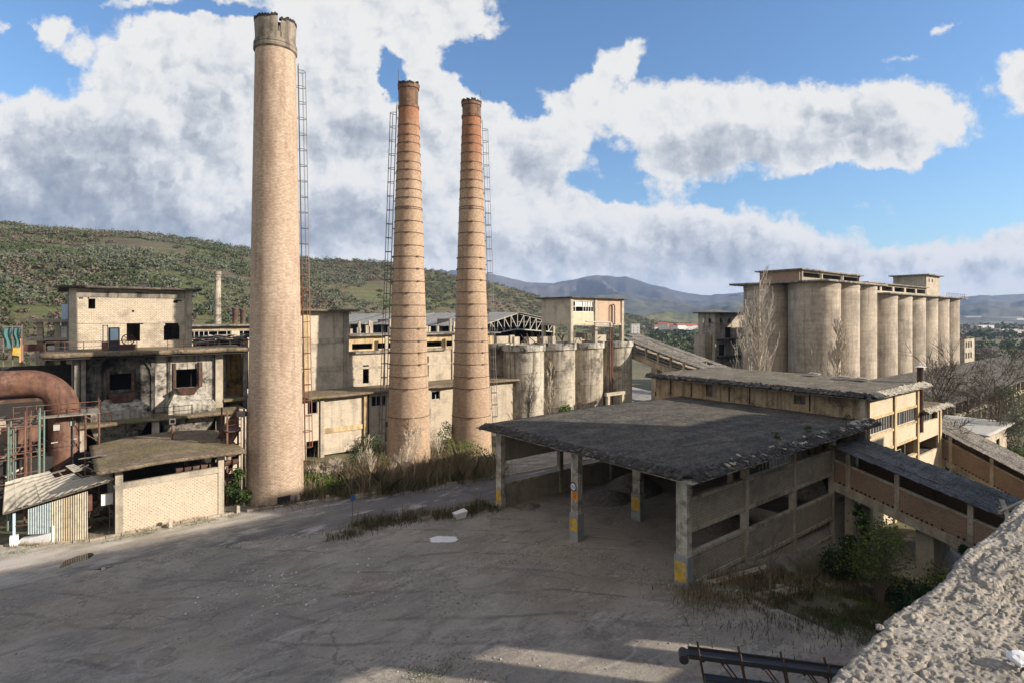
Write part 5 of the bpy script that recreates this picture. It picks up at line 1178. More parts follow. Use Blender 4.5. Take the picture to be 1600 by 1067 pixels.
mb.box(oa-.25, ob+.25, BV-.3, BV-.01, oz0-.5, oz0-.3); mb.build('steel_frame', M['rustdark'], bw)
mb = MB(); mb.box(oc-.3, oc-.05, BV-.3, BV-.01, Z(606, 10, BV), Z(567, 10, BV)); mb.build('steel_post', M['rustdark'], bw); mb = MB(); mb.box(od+.1, od+.45, BV-.4, BV-.01, Z(606, 10, BV), Z(567, 10, BV)); mb.build('steel_post', M['rustdark'], bw)
# battered plinth slopes under the openings
for (a, b) in ((U(140, BV), U(232, BV)), (U(258, BV), U(330, BV))):
    zz = Z(622 if a < 6 else 608, (a+b)/2, BV); m_ = (a+b)/2
    MB().hexa([(a, BV-2.4, zd+.9), (b, BV-2.4, zd+.9), (b, BV-.02, zd+.9), (a, BV-.02, zd+.9), (m_-1.3, BV-.5, zz), (m_+1.3, BV-.5, zz), (m_+1.3, BV-.02, zz), (m_-1.3, BV-.02, zz)]).box(a, b, BV-2.4, BV-.02, zd+.02, zd+.9).build('plinth', M['burnt'], bw)
ragged_slab(b0-2.6, b1+2.6, BV-1.8, 76.8, zs, .42, .6, .10, .15, 51, 'slab', M['slabroof'], bw)
MB().box(b0-2.4, b1+2.4, BV-1.6, BV+9, zs-.62, zs-.5).build('slab_soffit', M['soot_shade'], bw)
ragged_slab(b0-1, b1+1.3, BV-4.2, BV-.1, zd, .3, .5, .08, .15, 53, 'deck', M['slabroof'], bw)
# bunkers below the deck
for (pa, pb, pc, pd) in ((140, 228, 158, 208), (250, 332, 268, 325)):
    a, b, c, d = (U(p, BV-2) for p in (pa, pb, pc, pd)); zt_, zb_ = zd-.4, zd-3.4
    MB().hexa([(c, BV-1.2, zb_), (d, BV-1.2, zb_), (d, BV-.6, zb_), (c, BV-.6, zb_), (a, BV-3.2, zt_), (b, BV-3.2, zt_), (b, BV, zt_), (a, BV, zt_)]).build('bunker', M['burnt'], bw)
for u in (U(236, BV-3), b1-.4, U(120, BV-3)): MB().box(u, u+.6, BV-3.9, BV-3.3, 0, zd-.3).build('column', M['conc'], bw)
MB().box(b0-.5, b1+1, BV+.6, BV+.8, 0, zd-.3).build('inner_wall', M['soot_shade'], bw)
def railing(parent, pts, h=1.05, step=1.3, m=None, r=.03, mid=True, name='railing'):
    mb = MB()
    for p, q in zip(pts, pts[1:]):
        p = Vector(p); q = Vector(q); L = (q-p).length; n = max(1, int(L/step))
        for i in range(n+1):
            a = p.lerp(q, i/n); mb.tube(a, a+Vector((0, 0, h)), r, n=4)
        mb.tube(p+Vector((0, 0, h)), q+Vector((0, 0, h)), r, n=4)
        if mid: mb.tube(p+Vector((0, 0, h*.55)), q+Vector((0, 0, h*.55)), r*.8, n=4)
    return mb.build(name, m or M['rust'], parent)
railing(bw, [(b0-2.2, BV-1.6, zs), (b0+5, BV-1.6, zs)]); railing(bw, [(U(172, BV-4), BV-4, zd), (U(130, BV-4), BV-4, zd)]); railing(bw, [(U(262, BV-1.7), BV-1.7, zs), (b1+2, BV-1.7, zs)], m=M['rustdark'])
railing(bw, [(U(240, BV-4), BV-4, zd), (U(300, BV-4), BV-4, zd)], m=M['darksteel'])
# cabinet and junk on the slab
cab = thing('control_cabinet', U(178, BV), BV+.5, zs, 'dark open control cabinet with a pale screen like panel on the burnt slab', 'cabinet')
cu0, cu1 = U(170, BV+.5), U(187, BV+.5)
MB().box(cu0, cu1, BV+.5, BV+1.3, zs, zs+2.35).build('cabinet_body', M['darksteel'], cab); MB().box(cu0+.12, cu1-.12, BV+.46, BV+.5, zs+1.05, zs+2.25).build('panel', M['bluepaint'], cab)
jf = thing('metal_rack', cu0-1, BV+.6, zs, 'empty white metal frame beside the control cabinet', 'frame')
mb = MB(); a, b = U(160, BV+.6), U(169, BV+.6)
for x in (a, b-.1): mb.box(x, x+.1, BV+.6, BV+.7, zs+.9, zs+2.6)
mb.box(a, b, BV+.6, BV+.7, zs+2.5, zs+2.6); mb.build('frame_bars', M['white'], jf); MB().box(a, b, BV+.6, BV+1.2, zs, zs+.9).build('box', M['rust'], jf)
wm = thing('winch', U(200, BV), BV+.5, zs, 'dark rusty winch with a wheel on the slab under the doorway', 'winch')
wu = U(200, BV+.5)
MB().box(wu-.7, wu+.7, BV+.5, BV+1.3, zs, zs+.6).build('base', M['rustdark'], wm)
mb = MB()
for k in range(16):
    a, b = 2*math.pi*k/16, 2*math.pi*(k+1)/16; mb.beam((wu+.55*math.cos(a), BV+.45, zs+1.1+.55*math.sin(a)), (wu+.55*math.cos(b), BV+.45, zs+1.1+.55*math.sin(b)), .1)
for k in range(4): a = math.pi*k/4; mb.beam((wu+.55*math.cos(a), BV+.45, zs+1.1+.55*math.sin(a)), (wu-.55*math.cos(a), BV+.45, zs+1.1-.55*math.sin(a)), .06)
mb.build('wheel', M['rustdark'], wm)
# upper building
UV_ = 76.5
ub = thing('cream_building', 1.2, UV_, zs, 'cream block building with broken holes in its wall above the burnt slab', 'building')
a0, a1 = U(108, UV_), U(300, UV_); uz1 = Z(453, 7, UV_)
P_ = lambda px: U(px, UV_); q_ = lambda py, u=7: Z(py, u, UV_)
ops = [(P_(138), P_(149), q_(483), q_(468)), (P_(198), P_(219), q_(533), q_(503)), (P_(219), P_(224), q_(507), q_(503)), (P_(256), P_(281), q_(533), q_(509, 12)), (P_(258), P_(279), q_(509, 12), q_(505, 12)), (P_(262), P_(275), q_(505, 12), q_(502.5, 12)),
       (P_(123), P_(130), q_(468.5), q_(466.5)), (P_(137), P_(139), q_(468), q_(465)), (P_(271), P_(278), q_(474, 12), q_(470, 12)), (P_(274), P_(284), q_(471, 12), q_(469, 12)), (P_(206), P_(210), q_(488), q_(485))]
MB().wall('u', UV_+.12, UV_+.4, a0+.7, a1-.7, zs-.3, uz1, ops).build('wall', M['creamold'], ub)
for u in (a0, a1-.7): MB().box(u, u+.7, UV_, UV_+.4, zs-.3, uz1).build('column', M['conc'], ub)
MB().box(a0+.7, a1-.7, UV_+.04, UV_+.12, uz1-.9, uz1-.25).build('lintel', M['concdark'], ub)
MB().box(a0+.7, a1-.7, UV_+.06, UV_+.12, q_(503.5)-.12, q_(503.5)+.1).build('band', M['conc'], ub)
MB().box(a0, a0+.3, UV_+.4, UV_+12, zs-.3, uz1).box(a1-.3, a1, UV_+.4, UV_+12, zs-.3, uz1).build('wall', M['concdark'], ub)
MB().box(a0+.3, a1-.3, UV_+6, UV_+6.3, zs-.3, uz1-.1).build('inner_wall', M['concdark'], ub)
MB().box(a0+.3, a1-.3, UV_+.4, UV_+6, zs+.2, zs+.4).build('floor', M['conc'], ub)
ragged_slab(a0-.9, a1+.9, UV_-.9, UV_+12.5, uz1+.28, .25, .7, .05, .06, 57, 'roof', M['roof'], ub)
cu_, cv_ = P_(233), UV_+6
MB().lathe(cu_, cv_, [(uz1+.2, .5), (uz1+1.0, .5), (uz1+1.02, .65), (uz1+1.25, .65)], 16).build('vent_stub', M['conc'], ub)
for pa, pb, ya, yb in ((P_(262), P_(262), 540, 520),): pass
# scorched wall and posts right of the burnt works
sw = thing('scorched_wall', b1+1, BV+3, 0, 'scorched black and ochre wall between the burnt works and the tallest chimney', 'wall')
MB().box(b1+.2, U(379, BV+3), BV+3, BV+3.3, 0, zs-.4).build('wall', M['burntochre'], sw)
for px in (346, 380): MB().box(U(px, BV+2), U(px, BV+2)+.45, BV+2, BV+2.5, 0, zs-.4).build('post', M['concdark'], sw)
railing(sw, [(b1+.4, BV+1.4, zd+.9), (U(372, BV+1), BV+1.4, zd+.9)]); MB().box(b1+.2, U(380, BV), BV-.5, BV+3, zd+.6, zd+.9).build('deck', M['slabroof'], sw)
MB().box(b1+.8, b1+2.2, BV-2, BV+2, 0, zd-.2).build('lower_wall', M['greyblock'], sw)
# long cream building behind (left of tallest chimney)
yv = 104.0
yb = thing('window_hall', U(300, yv), yv, 0, 'long cream hall with a ribbon of broken windows and yellow lintel behind the scorched wall', 'hall')
ya, ye = U(285, yv), U(470, yv); yz = Z(510, 20, yv)
ops = [(P, P+6.2, yz-2.1, yz-.7) for P in np.arange(ya+1, ye-6, 7.4)]
MB().wall('u', yv, yv+.3, ya, ye, 4, yz, ops).build('wall', M['cream'], yb)
for o in ops: window(yb, 'u', yv, o[0], o[1], o[2], o[3], 9, 1, .1, M['frame'], miss=.2, rng=random.Random(int(o[0])), t=.12)
MB().box(ya, ye, yv-.08, yv, yz-.65, yz-.3).build('lintel', M['ochre'], yb); MB().box(ya, ye, yv+4, yv+4.2, 4, yz-.1).build('inner_wall', M['soot_shade'], yb)
ragged_slab(ya-1, ye+1, yv-1, yv+12, yz+.25, .25, 1, .04, .08, 61, 'roof', M['concdark'], yb)
yl = thing('tangled_shed', U(310, 90), 90, 0, 'collapsed low shed of bent sheets and posts in front of the ribbon windowed hall', 'ruined shed')
rng = random.Random(77); mb = MB(); ua, ue = U(305, 92.), U(392, 92.)
for u in np.arange(ua, ue, 1.5): mb.box(u, u+.25, 92, 92.25, 6, Z(530, u, 92))
mb.build('post', M['white'], yl); MB().box(ua, ue, 93.5, 93.7, 6, Z(532, 15, 93)).build('back_wall', M['soot_shade'], yl)
mb = MB()
for k in range(40):
    u = rng.uniform(ua, ue); v = rng.uniform(90, 93); z = Z(528, u, v)+rng.uniform(-.5, .4); a = Vector((rng.uniform(.6, 1.8), rng.uniform(-.3, .3), rng.uniform(-.25, .25))); b = Vector((rng.uniform(-.2, .2), rng.uniform(.4, 1.0), rng.uniform(-.1, .1))); c = Vector((u, v, z))
    mb.hexa([c-a-b, c+a-b, c+a+b, c-a+b] + [x+Vector((0, 0, .05)) for x in (c-a-b, c+a-b, c+a+b, c-a+b)])
mb.build('sheets', M['stone'], yl)
# small far chimney, blue roofed hall
su, sv = at(340, 185); zt_ = H + (HY-424)/FP*185
sc_ = thing('thin_chimney', su, sv, 0, 'thin distant grey brick chimney against the green hillside', 'chimney')
MB().lathe(su, sv, [(z, 1.25 - .35*z/zt_) for z in np.linspace(0, zt_-1.2, 12)], 32, cap=False).build('shaft', M['kiln'], sc_, smooth=True); MB().lathe(su, sv, [(zt_-1.2, 1.0), (zt_-1.1, 1.15), (zt_-.1, 1.1), (zt_, .9)], 24).build('crown', M['crown'], sc_)
bu, bv_ = at(312, 210); bu2, bv2 = at(388, 222); zr = H + (HY-491)/FP*215
bh = thing('blue_hall', bu, bv_, 0, 'distant hall with pale blue sheet roof at the foot of the hill', 'hall')
MB().box(bu, bu+22, bv_, bv_+16, 0, zr-2.4).build('wall', plain('blue_wall', (.10, .17, .33), .7, .2), bh)
MB().hexa([(bu-1, bv_-1, zr-2.35), (bu+23, bv_-1, zr-2.35), (bu+23, bv_+17, zr-2.35), (bu-1, bv_+17, zr-2.35), (bu-1, bv_+7, zr+.2), (bu+23, bv_+7, zr+.2), (bu+23, bv_+9, zr+.2), (bu-1, bv_+9, zr+.2)]).build('roof', M['bluepaint'], bh)
vu, vv_ = at(380.5, 100)
vp = thing('vent_pots', vu, vv_, 12, 'pair of short rusty vent pots on the ribbon windowed hall roof', 'vent')
MB().lathe(vu, vv_+6, [(15, .5), (18.3, .5), (18.35, .62), (18.6, .62)], 14).build('pot', M['rustdark'], vp); MB().lathe(vu+1.3, vv_+6, [(15, .45), (18.0, .45), (18.05, .6), (18.3, .6)], 14).build('pot', M['rustdark'], vp)
# ---------------------------------------------------------------- left shed with perforated wall
LV = 53.9
ls = thing('slab_roofed_shed', 3.4, LV, 0, 'small shed with perforated cream block front and mossy curved slab roof at the left', 'shed')
l0, l1 = U(180, LV), U(350, LV)
pt = Z(754, l0, LV)
MB().box(l0+.5, l1-.45, LV+.03, LV+.25, -.1, pt-.5).build('block_wall', M['creamp'], ls)
MB().hexa([(l0+.5, LV-.01, pt-.55), (l1-.45, LV-.01, pt-.45), (l1-.45, LV+.3, pt-.45), (l0+.5, LV+.3, pt-.55), (l0+.5, LV-.01, pt-.1), (l1-.45, LV-.01, pt+.05), (l1-.45, LV+.3, pt+.05), (l0+.5, LV+.3, pt-.1)]).build('ring_beam', M['conc'], ls)
for u, w in ((l0, .5), (l1-.45, .45)): MB().box(u, u+w, LV-.03, LV+.45, -.1, 5.2).build('column', M['conc'], ls)
for u, w in ((l0, .4), (l1-.45, .45), ((l0+l1)/2+2.2, .4)): MB().box(u, u+w, LV+8.4, LV+8.8, -.1, 5.2).build('column', M['concdark'], ls)
MB().box(l0+.05, l0+.25, LV+.45, LV+8.4, -.1, 3.2).box(l1-.25, l1-.05, LV+.45, LV+8.4, -.1, 3.0).build('side_wall', M['concdark'], ls)
def camber(A, B): return .42*np.sin(np.clip((A-2.4)/10.4, 0, 1)*math.pi)*(.4+.6*np.clip((B-53)/11, 0, 1)) - .12 + .10*np.clip((A-2.4)/10, 0, 1)
ragged_slab(2.35, 12.9, 52.9, 64.6, 5.42, .24, .35, .05, .09, 71, 'roof', M['slabroof'], ls, camber)
mb = MB(); rng = random.Random(6)
for k in range(8):
    u = l0+4.2+k*.62; v = LV+.75; mb.tube((u, v, pt+.1), (u+.5, v+.1, pt+.13), .24, n=10); mb.tube((u, v, pt+.1), (u+.06, v, pt+.1), .3, n=10)
mb.build('pipe_stack', M['rustdark'], ls)
vp2u, vp2v = at(269, 52.5)
rp = thing('roof_pipe', vp2u, vp2v, 5.4, 'short rusty pipe with a square cowl standing on the mossy slab roof', 'vent pipe')
rz_ = Z(706, vp2u, vp2v)
MB().tube((vp2u, vp2v, 5.3), (vp2u, vp2v, 7.15), .09, n=10).build('pipe', M['rust'], rp); MB().wall('u', vp2v-.22, vp2v+.22, vp2u-.25, vp2u+.25, 7.15, 7.65, [(vp2u-.17, vp2u+.17, 7.23, 7.57)]).build('cowl', M['steel'], rp)
# ---------------------------------------------------------------- corrugated lean-to
cs = thing('corrugated_shed', 1.5, 53.8, 0, 'lean-to of painted corrugated sheets with a sloping cement sheet roof at the left edge', 'shed')
A_ = Vector((*gp(133, 845), 0)); B_ = Vector((*gp(22, 851), 0)); dAB = (A_ - B_).normalized(); nAB = Vector((dAB.y, -dAB.x, 0))
if nAB.dot(Vector((0, -1, 0))) < 0: nAB = -nAB
LAB = (A_ - B_).length
def corr_sheet(p, d, up_fun, base_fun, s0, s1, amp, pitch, name, m, parent, nrm):
    mb = MB(); n = int((s1-s0)/pitch*6); prev = None
    for i in range(n+1):
        s = s0 + (s1-s0)*i/n; o = nrm * (amp*math.cos(2*math.pi*s/pitch)); a = p + d*s + o
        cur = (Vector((a.x, a.y, base_fun(s))), Vector((a.x, a.y, up_fun(s))))
        if prev: mb.quad(prev[0], cur[0], cur[1], prev[1])
        prev = cur
    return mb.build(name, m, parent)
topz = lambda s: 2.35 + (3.75 - 2.35) * s / LAB
rngc = random.Random(5)
mcols = [plain('sheet_%s' % n, c, .7, .5, 3) for n, c in (('cream', (.55, .50, .38)), ('faded_green', (.38, .44, .40)), ('rust_tan', (.46, .38, .26)), ('pale_blue', (.40, .47, .47)))]
edges = [.9, 1.9, 2.55, 3.3, 4.1, 5.0, LAB]
for i in range(len(edges)-1):
    lo = .75 if i < 2 else .05
    corr_sheet(B_, dAB, topz, (lambda s, lo=lo: lo), edges[i], edges[i+1]-.01, .035, .16, 'wall_sheet', mcols[(3, 3, 0, 2, 0, 1)[i]], cs, nAB)
MB().beam(B_ + dAB*2.62 - nAB*.02, B_ + dAB*2.62 - nAB*.02 + Vector((0, 0, 1.3)), .16).build('stub_post', M['whitesheet'], cs)
MB().beam(B_ + Vector((0, 0, -.1)), B_ + Vector((0, 0, 2.35)), .16).build('post', M['bluepaint'], cs); MB().beam(B_ + Vector((0, 0, 1.4)), B_+dAB*.95+Vector((0, 0, 1.5)), .08).build('rail', M['rust'], cs)
q = [Vector((*gp(5, 801, 2.3), 2.3)), Vector((*gp(177, 748, 4.35), 4.35))]
bk0, bk1 = Vector((*gp(8, 756, 4.3), 4.3)), Vector((*gp(128, 724, 5.0), 5.0))
mb = MB(); N1, N2 = 9, 3
for i in range(N1):
    for j in range(N2):
        if (i, j) in ((5, 2), (6, 2), (8, 1), (8, 2), (7, 1)): continue
        def pt_(s, t): return q[0].lerp(q[1], s).lerp(bk0.lerp(bk1, s), t)
        s0, s1, t0, t1 = i/N1, (i+1.05)/N1, j/N2, (j+1.06)/N2; dz = Vector((0, 0, .02*(i % 2) + .035*(j) + rngc.uniform(-.02, .03)))
        k = [pt_(s0, t0)+dz, pt_(s1, t0)+dz, pt_(s1, t1)+dz, pt_(s0, t1)+dz]; mb.hexa(k + [x+Vector((0, 0, .035)) for x in k])
mb.build('roof', M['corrroof'], cs)
mb = MB(); mb.beam(q[0]+Vector((0, .1, -.1)), q[1]+Vector((0, .1, -.1)), .12); mb.beam(bk0+Vector((0, -.1, -.1)), bk1+Vector((0, -.1, -.1)), .12)
for i in range(7): mb.beam(q[0].lerp(q[1], i/6)-Vector((0, 0, .08)), bk0.lerp(bk1, i/6)-Vector((0, 0, .08)), .09)
mb.build('rafters', M['bark'], cs)
mb = MB()
for i in range(14):
    p = q[0].lerp(q[1], rngc.uniform(.55, 1.0)).lerp(bk0.lerp(bk1, 1), rngc.uniform(.3, 1.1)) + Vector((rngc.uniform(-.3, .8), 0, rngc.uniform(0, .35))); mb.beam(p, p+Vector((rngc.uniform(.5, 2.0), rngc.uniform(-.8, .8), rngc.uniform(-.2, .3))), .3, .04)
mb.build('loose_sheets', M['concdark'], cs)
pb = thing('plinth_block', *gp(60, 842), 0, 'whitewashed rubble plinth at the foot of the corrugated sheets', 'plinth')
MB().hexa([tuple(B_+dAB*.3+nAB*.1+Vector((0, 0, -.1))), tuple(B_+dAB*2.5+nAB*.1+Vector((0, 0, -.1))), tuple(B_+dAB*2.5-nAB*.5+Vector((0, 0, -.1))), tuple(B_+dAB*.3-nAB*.5+Vector((0, 0, -.1))),
           tuple(B_+dAB*.3+nAB*.1+Vector((0, 0, .3))), tuple(B_+dAB*2.5+nAB*.1+Vector((0, 0, .8))), tuple(B_+dAB*2.5-nAB*.5+Vector((0, 0, .75))), tuple(B_+dAB*.3-nAB*.5+Vector((0, 0, .4)))]).build('block', M['whitesheet'], pb)
wp = thing('small_white_post', *gp(22, 850), 0, 'short thick white post at the left end of the corrugated lean-to', 'post')
x, y = gp(22, 852); MB().box(x-.25, x+.25, y-.25, y+.25, -.1, .75).build('post_body', M['whitesheet'], wp)
# dark interior between the two sheds: junk, white box, basin
jk = thing('machine_wreck', *gp(150, 820), 0, 'dark wrecked machinery in the gap between the two left sheds', 'machinery')
jx, jy = 3.0, 56.5; rng = random.Random(20); mb = MB()
for k in range(24): p = Vector((jx+rng.uniform(-1.6, .6), jy+rng.uniform(-1, 2.5), rng.uniform(0, 2.0))); mb.beam(p, p+Vector((rng.uniform(-1, 1), rng.uniform(-1, 1), rng.uniform(-.8, .8))), rng.uniform(.06, .35))
mb.build('parts', M['rustdark'], jk); MB().box(jx-1.6, jx-.8, jy-1.3, jy-.9, 1.9, 3.1).build('hatch', M['rust'], jk)
wb = thing('white_box', *gp(165, 790), 0, 'small pale switch box hanging in the gap left of the perforated wall', 'box')
bx, bvv = U(158, 54.6), 54.6; MB().box(bx, bx+.75, bvv, bvv+.3, 2.3, 3.15).build('case', M['white'], wb); MB().tube((bx+.55, bvv+.2, 0), (bx+.55, bvv+.2, 2.3), .04, n=5).build('conduit', M['steel'], wb)
MB().box(-6, 12.5, 65.3, 65.5, 0, 4.6).build('hidden_wall', M['soot_shade'], bw).name = 'back_wall'
# ---------------------------------------------------------------- big rusty duct
DU, DV, DR = .55, 66.2, 1.17
dk = thing('rusty_duct', DU, DV, 0, 'huge rust brown duct turning down in an elbow at the left edge', 'duct')
MB().lathe(DU, DV, [(-.2, DR), (4, DR), (8.45, DR)], 48, cap=False).build('riser', M['rust'], dk, smooth=True)
def torus_bend(cu, cz, Rb, r, n1=11, n2=40, v=DV):
    mb = MB()
    for i in range(n1+1):
        a = math.pi/2*i/n1
        for k in range(n2):
            t = 2*math.pi*k/n2; rr2 = Rb + r*math.cos(t); mb.v.append((cu + rr2*math.cos(a), v + r*math.sin(t), cz + rr2*math.sin(a)))
    for i in range(n1):
        for k in range(n2): k2 = (k+1) % n2; mb.f.append((i*n2+k, i*n2+k2, (i+1)*n2+k2, (i+1)*n2+k))
    return mb
torus_bend(DU-2.7, 8.45, 2.7, DR+.004).build('elbow', M['rust'], dk)
mb = MB(); n = 40
for x in (DU-2.7, DU-30):
    for k in range(n): t = 2*math.pi*k/n; mb.v.append((x, DV+DR*math.sin(t), 11.15+DR*math.cos(t)))
for k in range(n): mb.f.append((k, (k+1) % n, n+(k+1) % n, n+k))
mb.build('crossover', M['rust'], dk, smooth=True)
for z in (2.2, 5.4, 8.45): MB().lathe(DU, DV, [(z-.06, DR), (z-.05, DR+.07), (z+.05, DR+.07), (z+.06, DR)], 48, cap=False).build('flange', M['rustdark'], dk)
mb = MB(); mb.beam((DU-.9, DV-DR+.12, 5.8), (DU+.9, DV-DR+.16, 5.95), .1); mb.box(DU-.75, DU-.3, DV-DR-.05, DV-DR+.3, 6.9, 7.4); mb.box(DU+.45, DU+.8, DV-DR+.0, DV-DR+.4, 7.2, 7.6); mb.beam((DU+.62, DV-DR+.15, 3.2), (DU+.62, DV-DR+.15, 8), .06); mb.build('fittings', M['frame'], dk)
pf = thing('duct_platform', DU, DV, 8.3, 'thin pale walkway with rusty railing round the duct elbow', 'platform')
MB().box(DU-3.4, DU+2.6, DV-2.3, DV-1.25, 8.2, 8.3).box(DU+1.25, DU+2.6, DV-1.25, DV+1.5, 8.2, 8.3).build('deck', M['concdark'], pf)
railing(pf, [(DU-3.4, DV-2.3, 8.3), (DU+2.6, DV-2.3, 8.3), (DU+2.6, DV+1.4, 8.3)], r=.04)
mb = MB()
for u in (DU+1.5, DU+2.5):
    mb.tube((u, DV-2.2, 0), (u, DV-2.2, 8.2), .09, n=6)
for k in range(5): mb.beam((DU+1.5, DV-2.2, 8.1-k*1.6), (DU+2.5, DV-2.2, 7.3-k*1.6), .07)
mb.build('legs', M['rust'], pf)
MB().box(-6, DU-1.5, DV-.6, DV+1.2, 9.55, 9.85).build('saddle', M['rustdark'], pf)
lw = thing('duct_hopper', -2.6, 66, 5, 'squat rust brown drum hanging under the duct', 'drum')
MB().lathe(-2.4, 66, [(5.6, .6), (6.1, 1.3), (7.3, 1.35), (7.4, 1.1)], 24).build('drum', M['rust'], lw)
# scaffolding in front of the duct
def scaffold(label, us, vs, z0, z1, levels, m1, m2, seed):
    s = thing('pipe_scaffold', us[0], vs[0], z0, label, 'scaffold'); rng = random.Random(seed)
    for i, u in enumerate(us):
        for v in vs: MB().tube((u, v, z0), (u+.04, v, z1[i]), .075, n=6).tube((u+.32, v+.05, z0), (u+.34, v+.05, z1[i]-.3), .05, n=6).build('standard', m1 if i % 2 else m2, s)
    for z in levels:
        mb = MB()
        for v in vs: mb.beam((us[0]-2, v, z), (us[-1]+.3, v, z + rng.uniform(-.15, .4)), .09); mb.beam((us[0]-2, v, z-.35), (us[-1]+.3, v, z-.2), .07)
        for u in us: mb.beam((u, vs[0], z), (u, vs[-1], z), .09)
        mb.build('ledger', m1 if rng.random() < .6 else M['frame'], s)
    mb = MB()
    for k in range(3): mb.beam((us[0], vs[0], z0 + 1 + 2*k), (us[1], vs[0], z0 + 3 + 2*k), .06)
    mb.build('brace', m1, s)
    return s
M['greenpaint'] = plain('faded_green_paint', (.14, .19, .155), .7, .6)
scaffold('rusty and green pipe scaffold in front of the duct at the left edge', [U(12, 60.5), U(38, 60.5), U(60, 60.5)], [60.5, 63.5], 0, [8.3, 9.4, 9.2], [3.7, 5.9, 8.3], M['rust'], M['greenpaint'], 3)
rng = random.Random(90)
tj = thing('twisted_frames', -4, 67, 0, 'dark tangle of twisted steel frames behind the scaffold', 'wreckage'); mb = MB(); mb2 = MB()
for k in range(70):
    p = Vector((rng.uniform(-8, 0), rng.uniform(64, 72), rng.uniform(.2, 7.5))); qd = Vector((rng.uniform(-1.6, 1.6), rng.uniform(-1.5, 1.5), rng.uniform(-1.4, 1.4))); (mb if k % 3 else mb2).beam(p, p+qd, rng.uniform(.05, .16), rng.uniform(.04, .3))
mb.build('dark_bars', M['darksteel'], tj); mb2.build('pale_sheets', M['frame'], tj)
MB().box(-9, 1.2, 73, 73.3, 0, 12.2).build('back_wall', M['soot_shade'], tj)
MB().hexa([(-5.2, 69, 4.2), (-3.3, 69, 4.2), (-3.3, 70.5, 4.2), (-5.2, 70.5, 4.2), (-5.0, 69, 7.6), (-3.6, 69, 7.9), (-3.6, 70.5, 7.9), (-5.0, 70.5, 7.6)]).build('pale_bin', M['conc'], tj)
# stair beside the tallest chimney
st = thing('rusty_stair', 12.6, 56, 0, 'rusty steel stair tower squeezed between the slab shed and the tallest chimney', 'stair')
sx0, sx1 = U(354, 56), U(382, 56)
mb = MB()
for u in (sx0, sx1-.1):
    for v in (56, 58.2): mb.box(u, u+.14, v, v+.14, -.1, 8.6)
mb.build('post', M['rust'], st)
for z in (2.2, 4.4, 6.6):
    MB().box(sx0, sx1, 56, 58.3, z, z+.1).build('landing', M['rustdark'], st); railing(st, [(sx0, 56, z+.1), (sx1, 56, z+.1)], h=1.0, step=.7)
for k in range(3): MB().hexa([(sx0, 57.2, 2.2*k), (sx0+.2, 57.2, 2.2*k), (sx0+.2, 58.2, 2.2*k), (sx0, 58.2, 2.2*k), (sx1-.2, 57.2, 2.2*k+2.2), (sx1, 57.2, 2.2*k+2.2), (sx1, 58.2, 2.2*k+2.2), (sx1-.2, 58.2, 2.2*k+2.2)]).build('flight', M['rust'], st)
MB().hexa([(sx0-.3, 59.5, 3.4), (sx1+.2, 59.5, 5.6), (sx1+.2, 60.0, 5.6), (sx0-.3, 60.0, 3.4), (sx0-.3, 59.5, 5.2), (sx1+.2, 59.5, 8.2), (sx1+.2, 60.0, 8.2), (sx0-.3, 60.0, 5.2)]).build('chute', M['rust'], st)
hp_ = thing('lamp_column', U(377, 55.6), 55.6, 0, 'pale vertical pipe with a dark clamp in front of the shaded side of the chimney', 'pipe')
xx = U(378, 55.6); MB().tube((xx, 55.6, 0), (xx, 55.6, 8.2), .11, n=8).build('pipe', M['palebark'], hp_); MB().box(xx-.5, xx+.35, 55.4, 55.8, 8.0, 8.45).build('clamp', M['soot_shade'], hp_)
# ---------------------------------------------------------------- far left skyline items
fv = 84.0
fb2 = thing('steel_footbridge', U(38, fv), fv, 12, 'rusty yellowish footbridge girder running left from the burnt slab', 'footbridge')
zf = Z(543, -2, 75); MB().box(U(36, 75), b0-2.4, 75, 75.25, zf-.35, zf+.35).box(U(36, 75), b0-2.4, 75.25, 76.2, zf+.1, zf+.2).build('girder', M['rust'], fb2); railing(fb2, [(U(36, 75), 75, zf+.35), (b0-2.4, 75, zf+.35)], h=1.6, step=1.6, m=M['rustdark'])
pv = thing('bridge_pillar', U(57, 78), 78, 0, 'tall pale concrete pillar rising behind the duct elbow', 'pillar')
MB().box(U(56, 81), U(71, 81), 81, 81.8, 0, Z(501, -1, 81)-2.6).build('pillar_shaft', M['conc'], pv)
sf = thing('frame_building', U(55, 88), 88, 0, 'skeleton of a pale concrete frame building left of the cream building', 'frame building')
f0, f1 = U(57, 88), U(112, 88); zt_ = Z(502, 0, 88)
for u in (f0, (f0+f1)/2, f1-.5):
    for v in (88, 93): MB().box(u, u+.55, v, v+.55, 0, zt_).build('column', M['conc'], sf)
for z in (zt_-.1, zt_-2.3, zt_-4.6): MB().box(f0-.8, f1+.5, 87.6, 94, z, z+.35).build('floor_slab', M['conc'], sf)
mb = MB(); rng = random.Random(2)
for k in range(7): u = f0+1+k*1.1; mb.box(u, u+1.0, 88.1, 88.3, zt_-4.2+2.25*(k % 2), zt_-2.9+2.25*(k % 2))
mb.build('infill', M['white'], sf); MB().box(f0+.2, f1, 93.6, 93.8, 0, zt_-2.4).build('back_wall', M['concdark'], sf)
lb2 = thing('blue_head_house', U(96, 92), 92, 10, 'small pale blue sheet clad box on the skeleton building', 'head house')
MB().box(U(96, 92), U(109, 92), 92, 95, 12, Z(476, 2, 92)).build('cladding', M['bluepaint'], lb2)
tp = thing('tarpaulin_frame', U(5, 74), 74, 8, 'teal tarpaulins hung on a steel frame at the far left', 'tarpaulin frame')
t0, t1 = U(4, 74), U(33, 74); tzt, tzb = Z(513, -4, 74), Z(543, -4, 74)
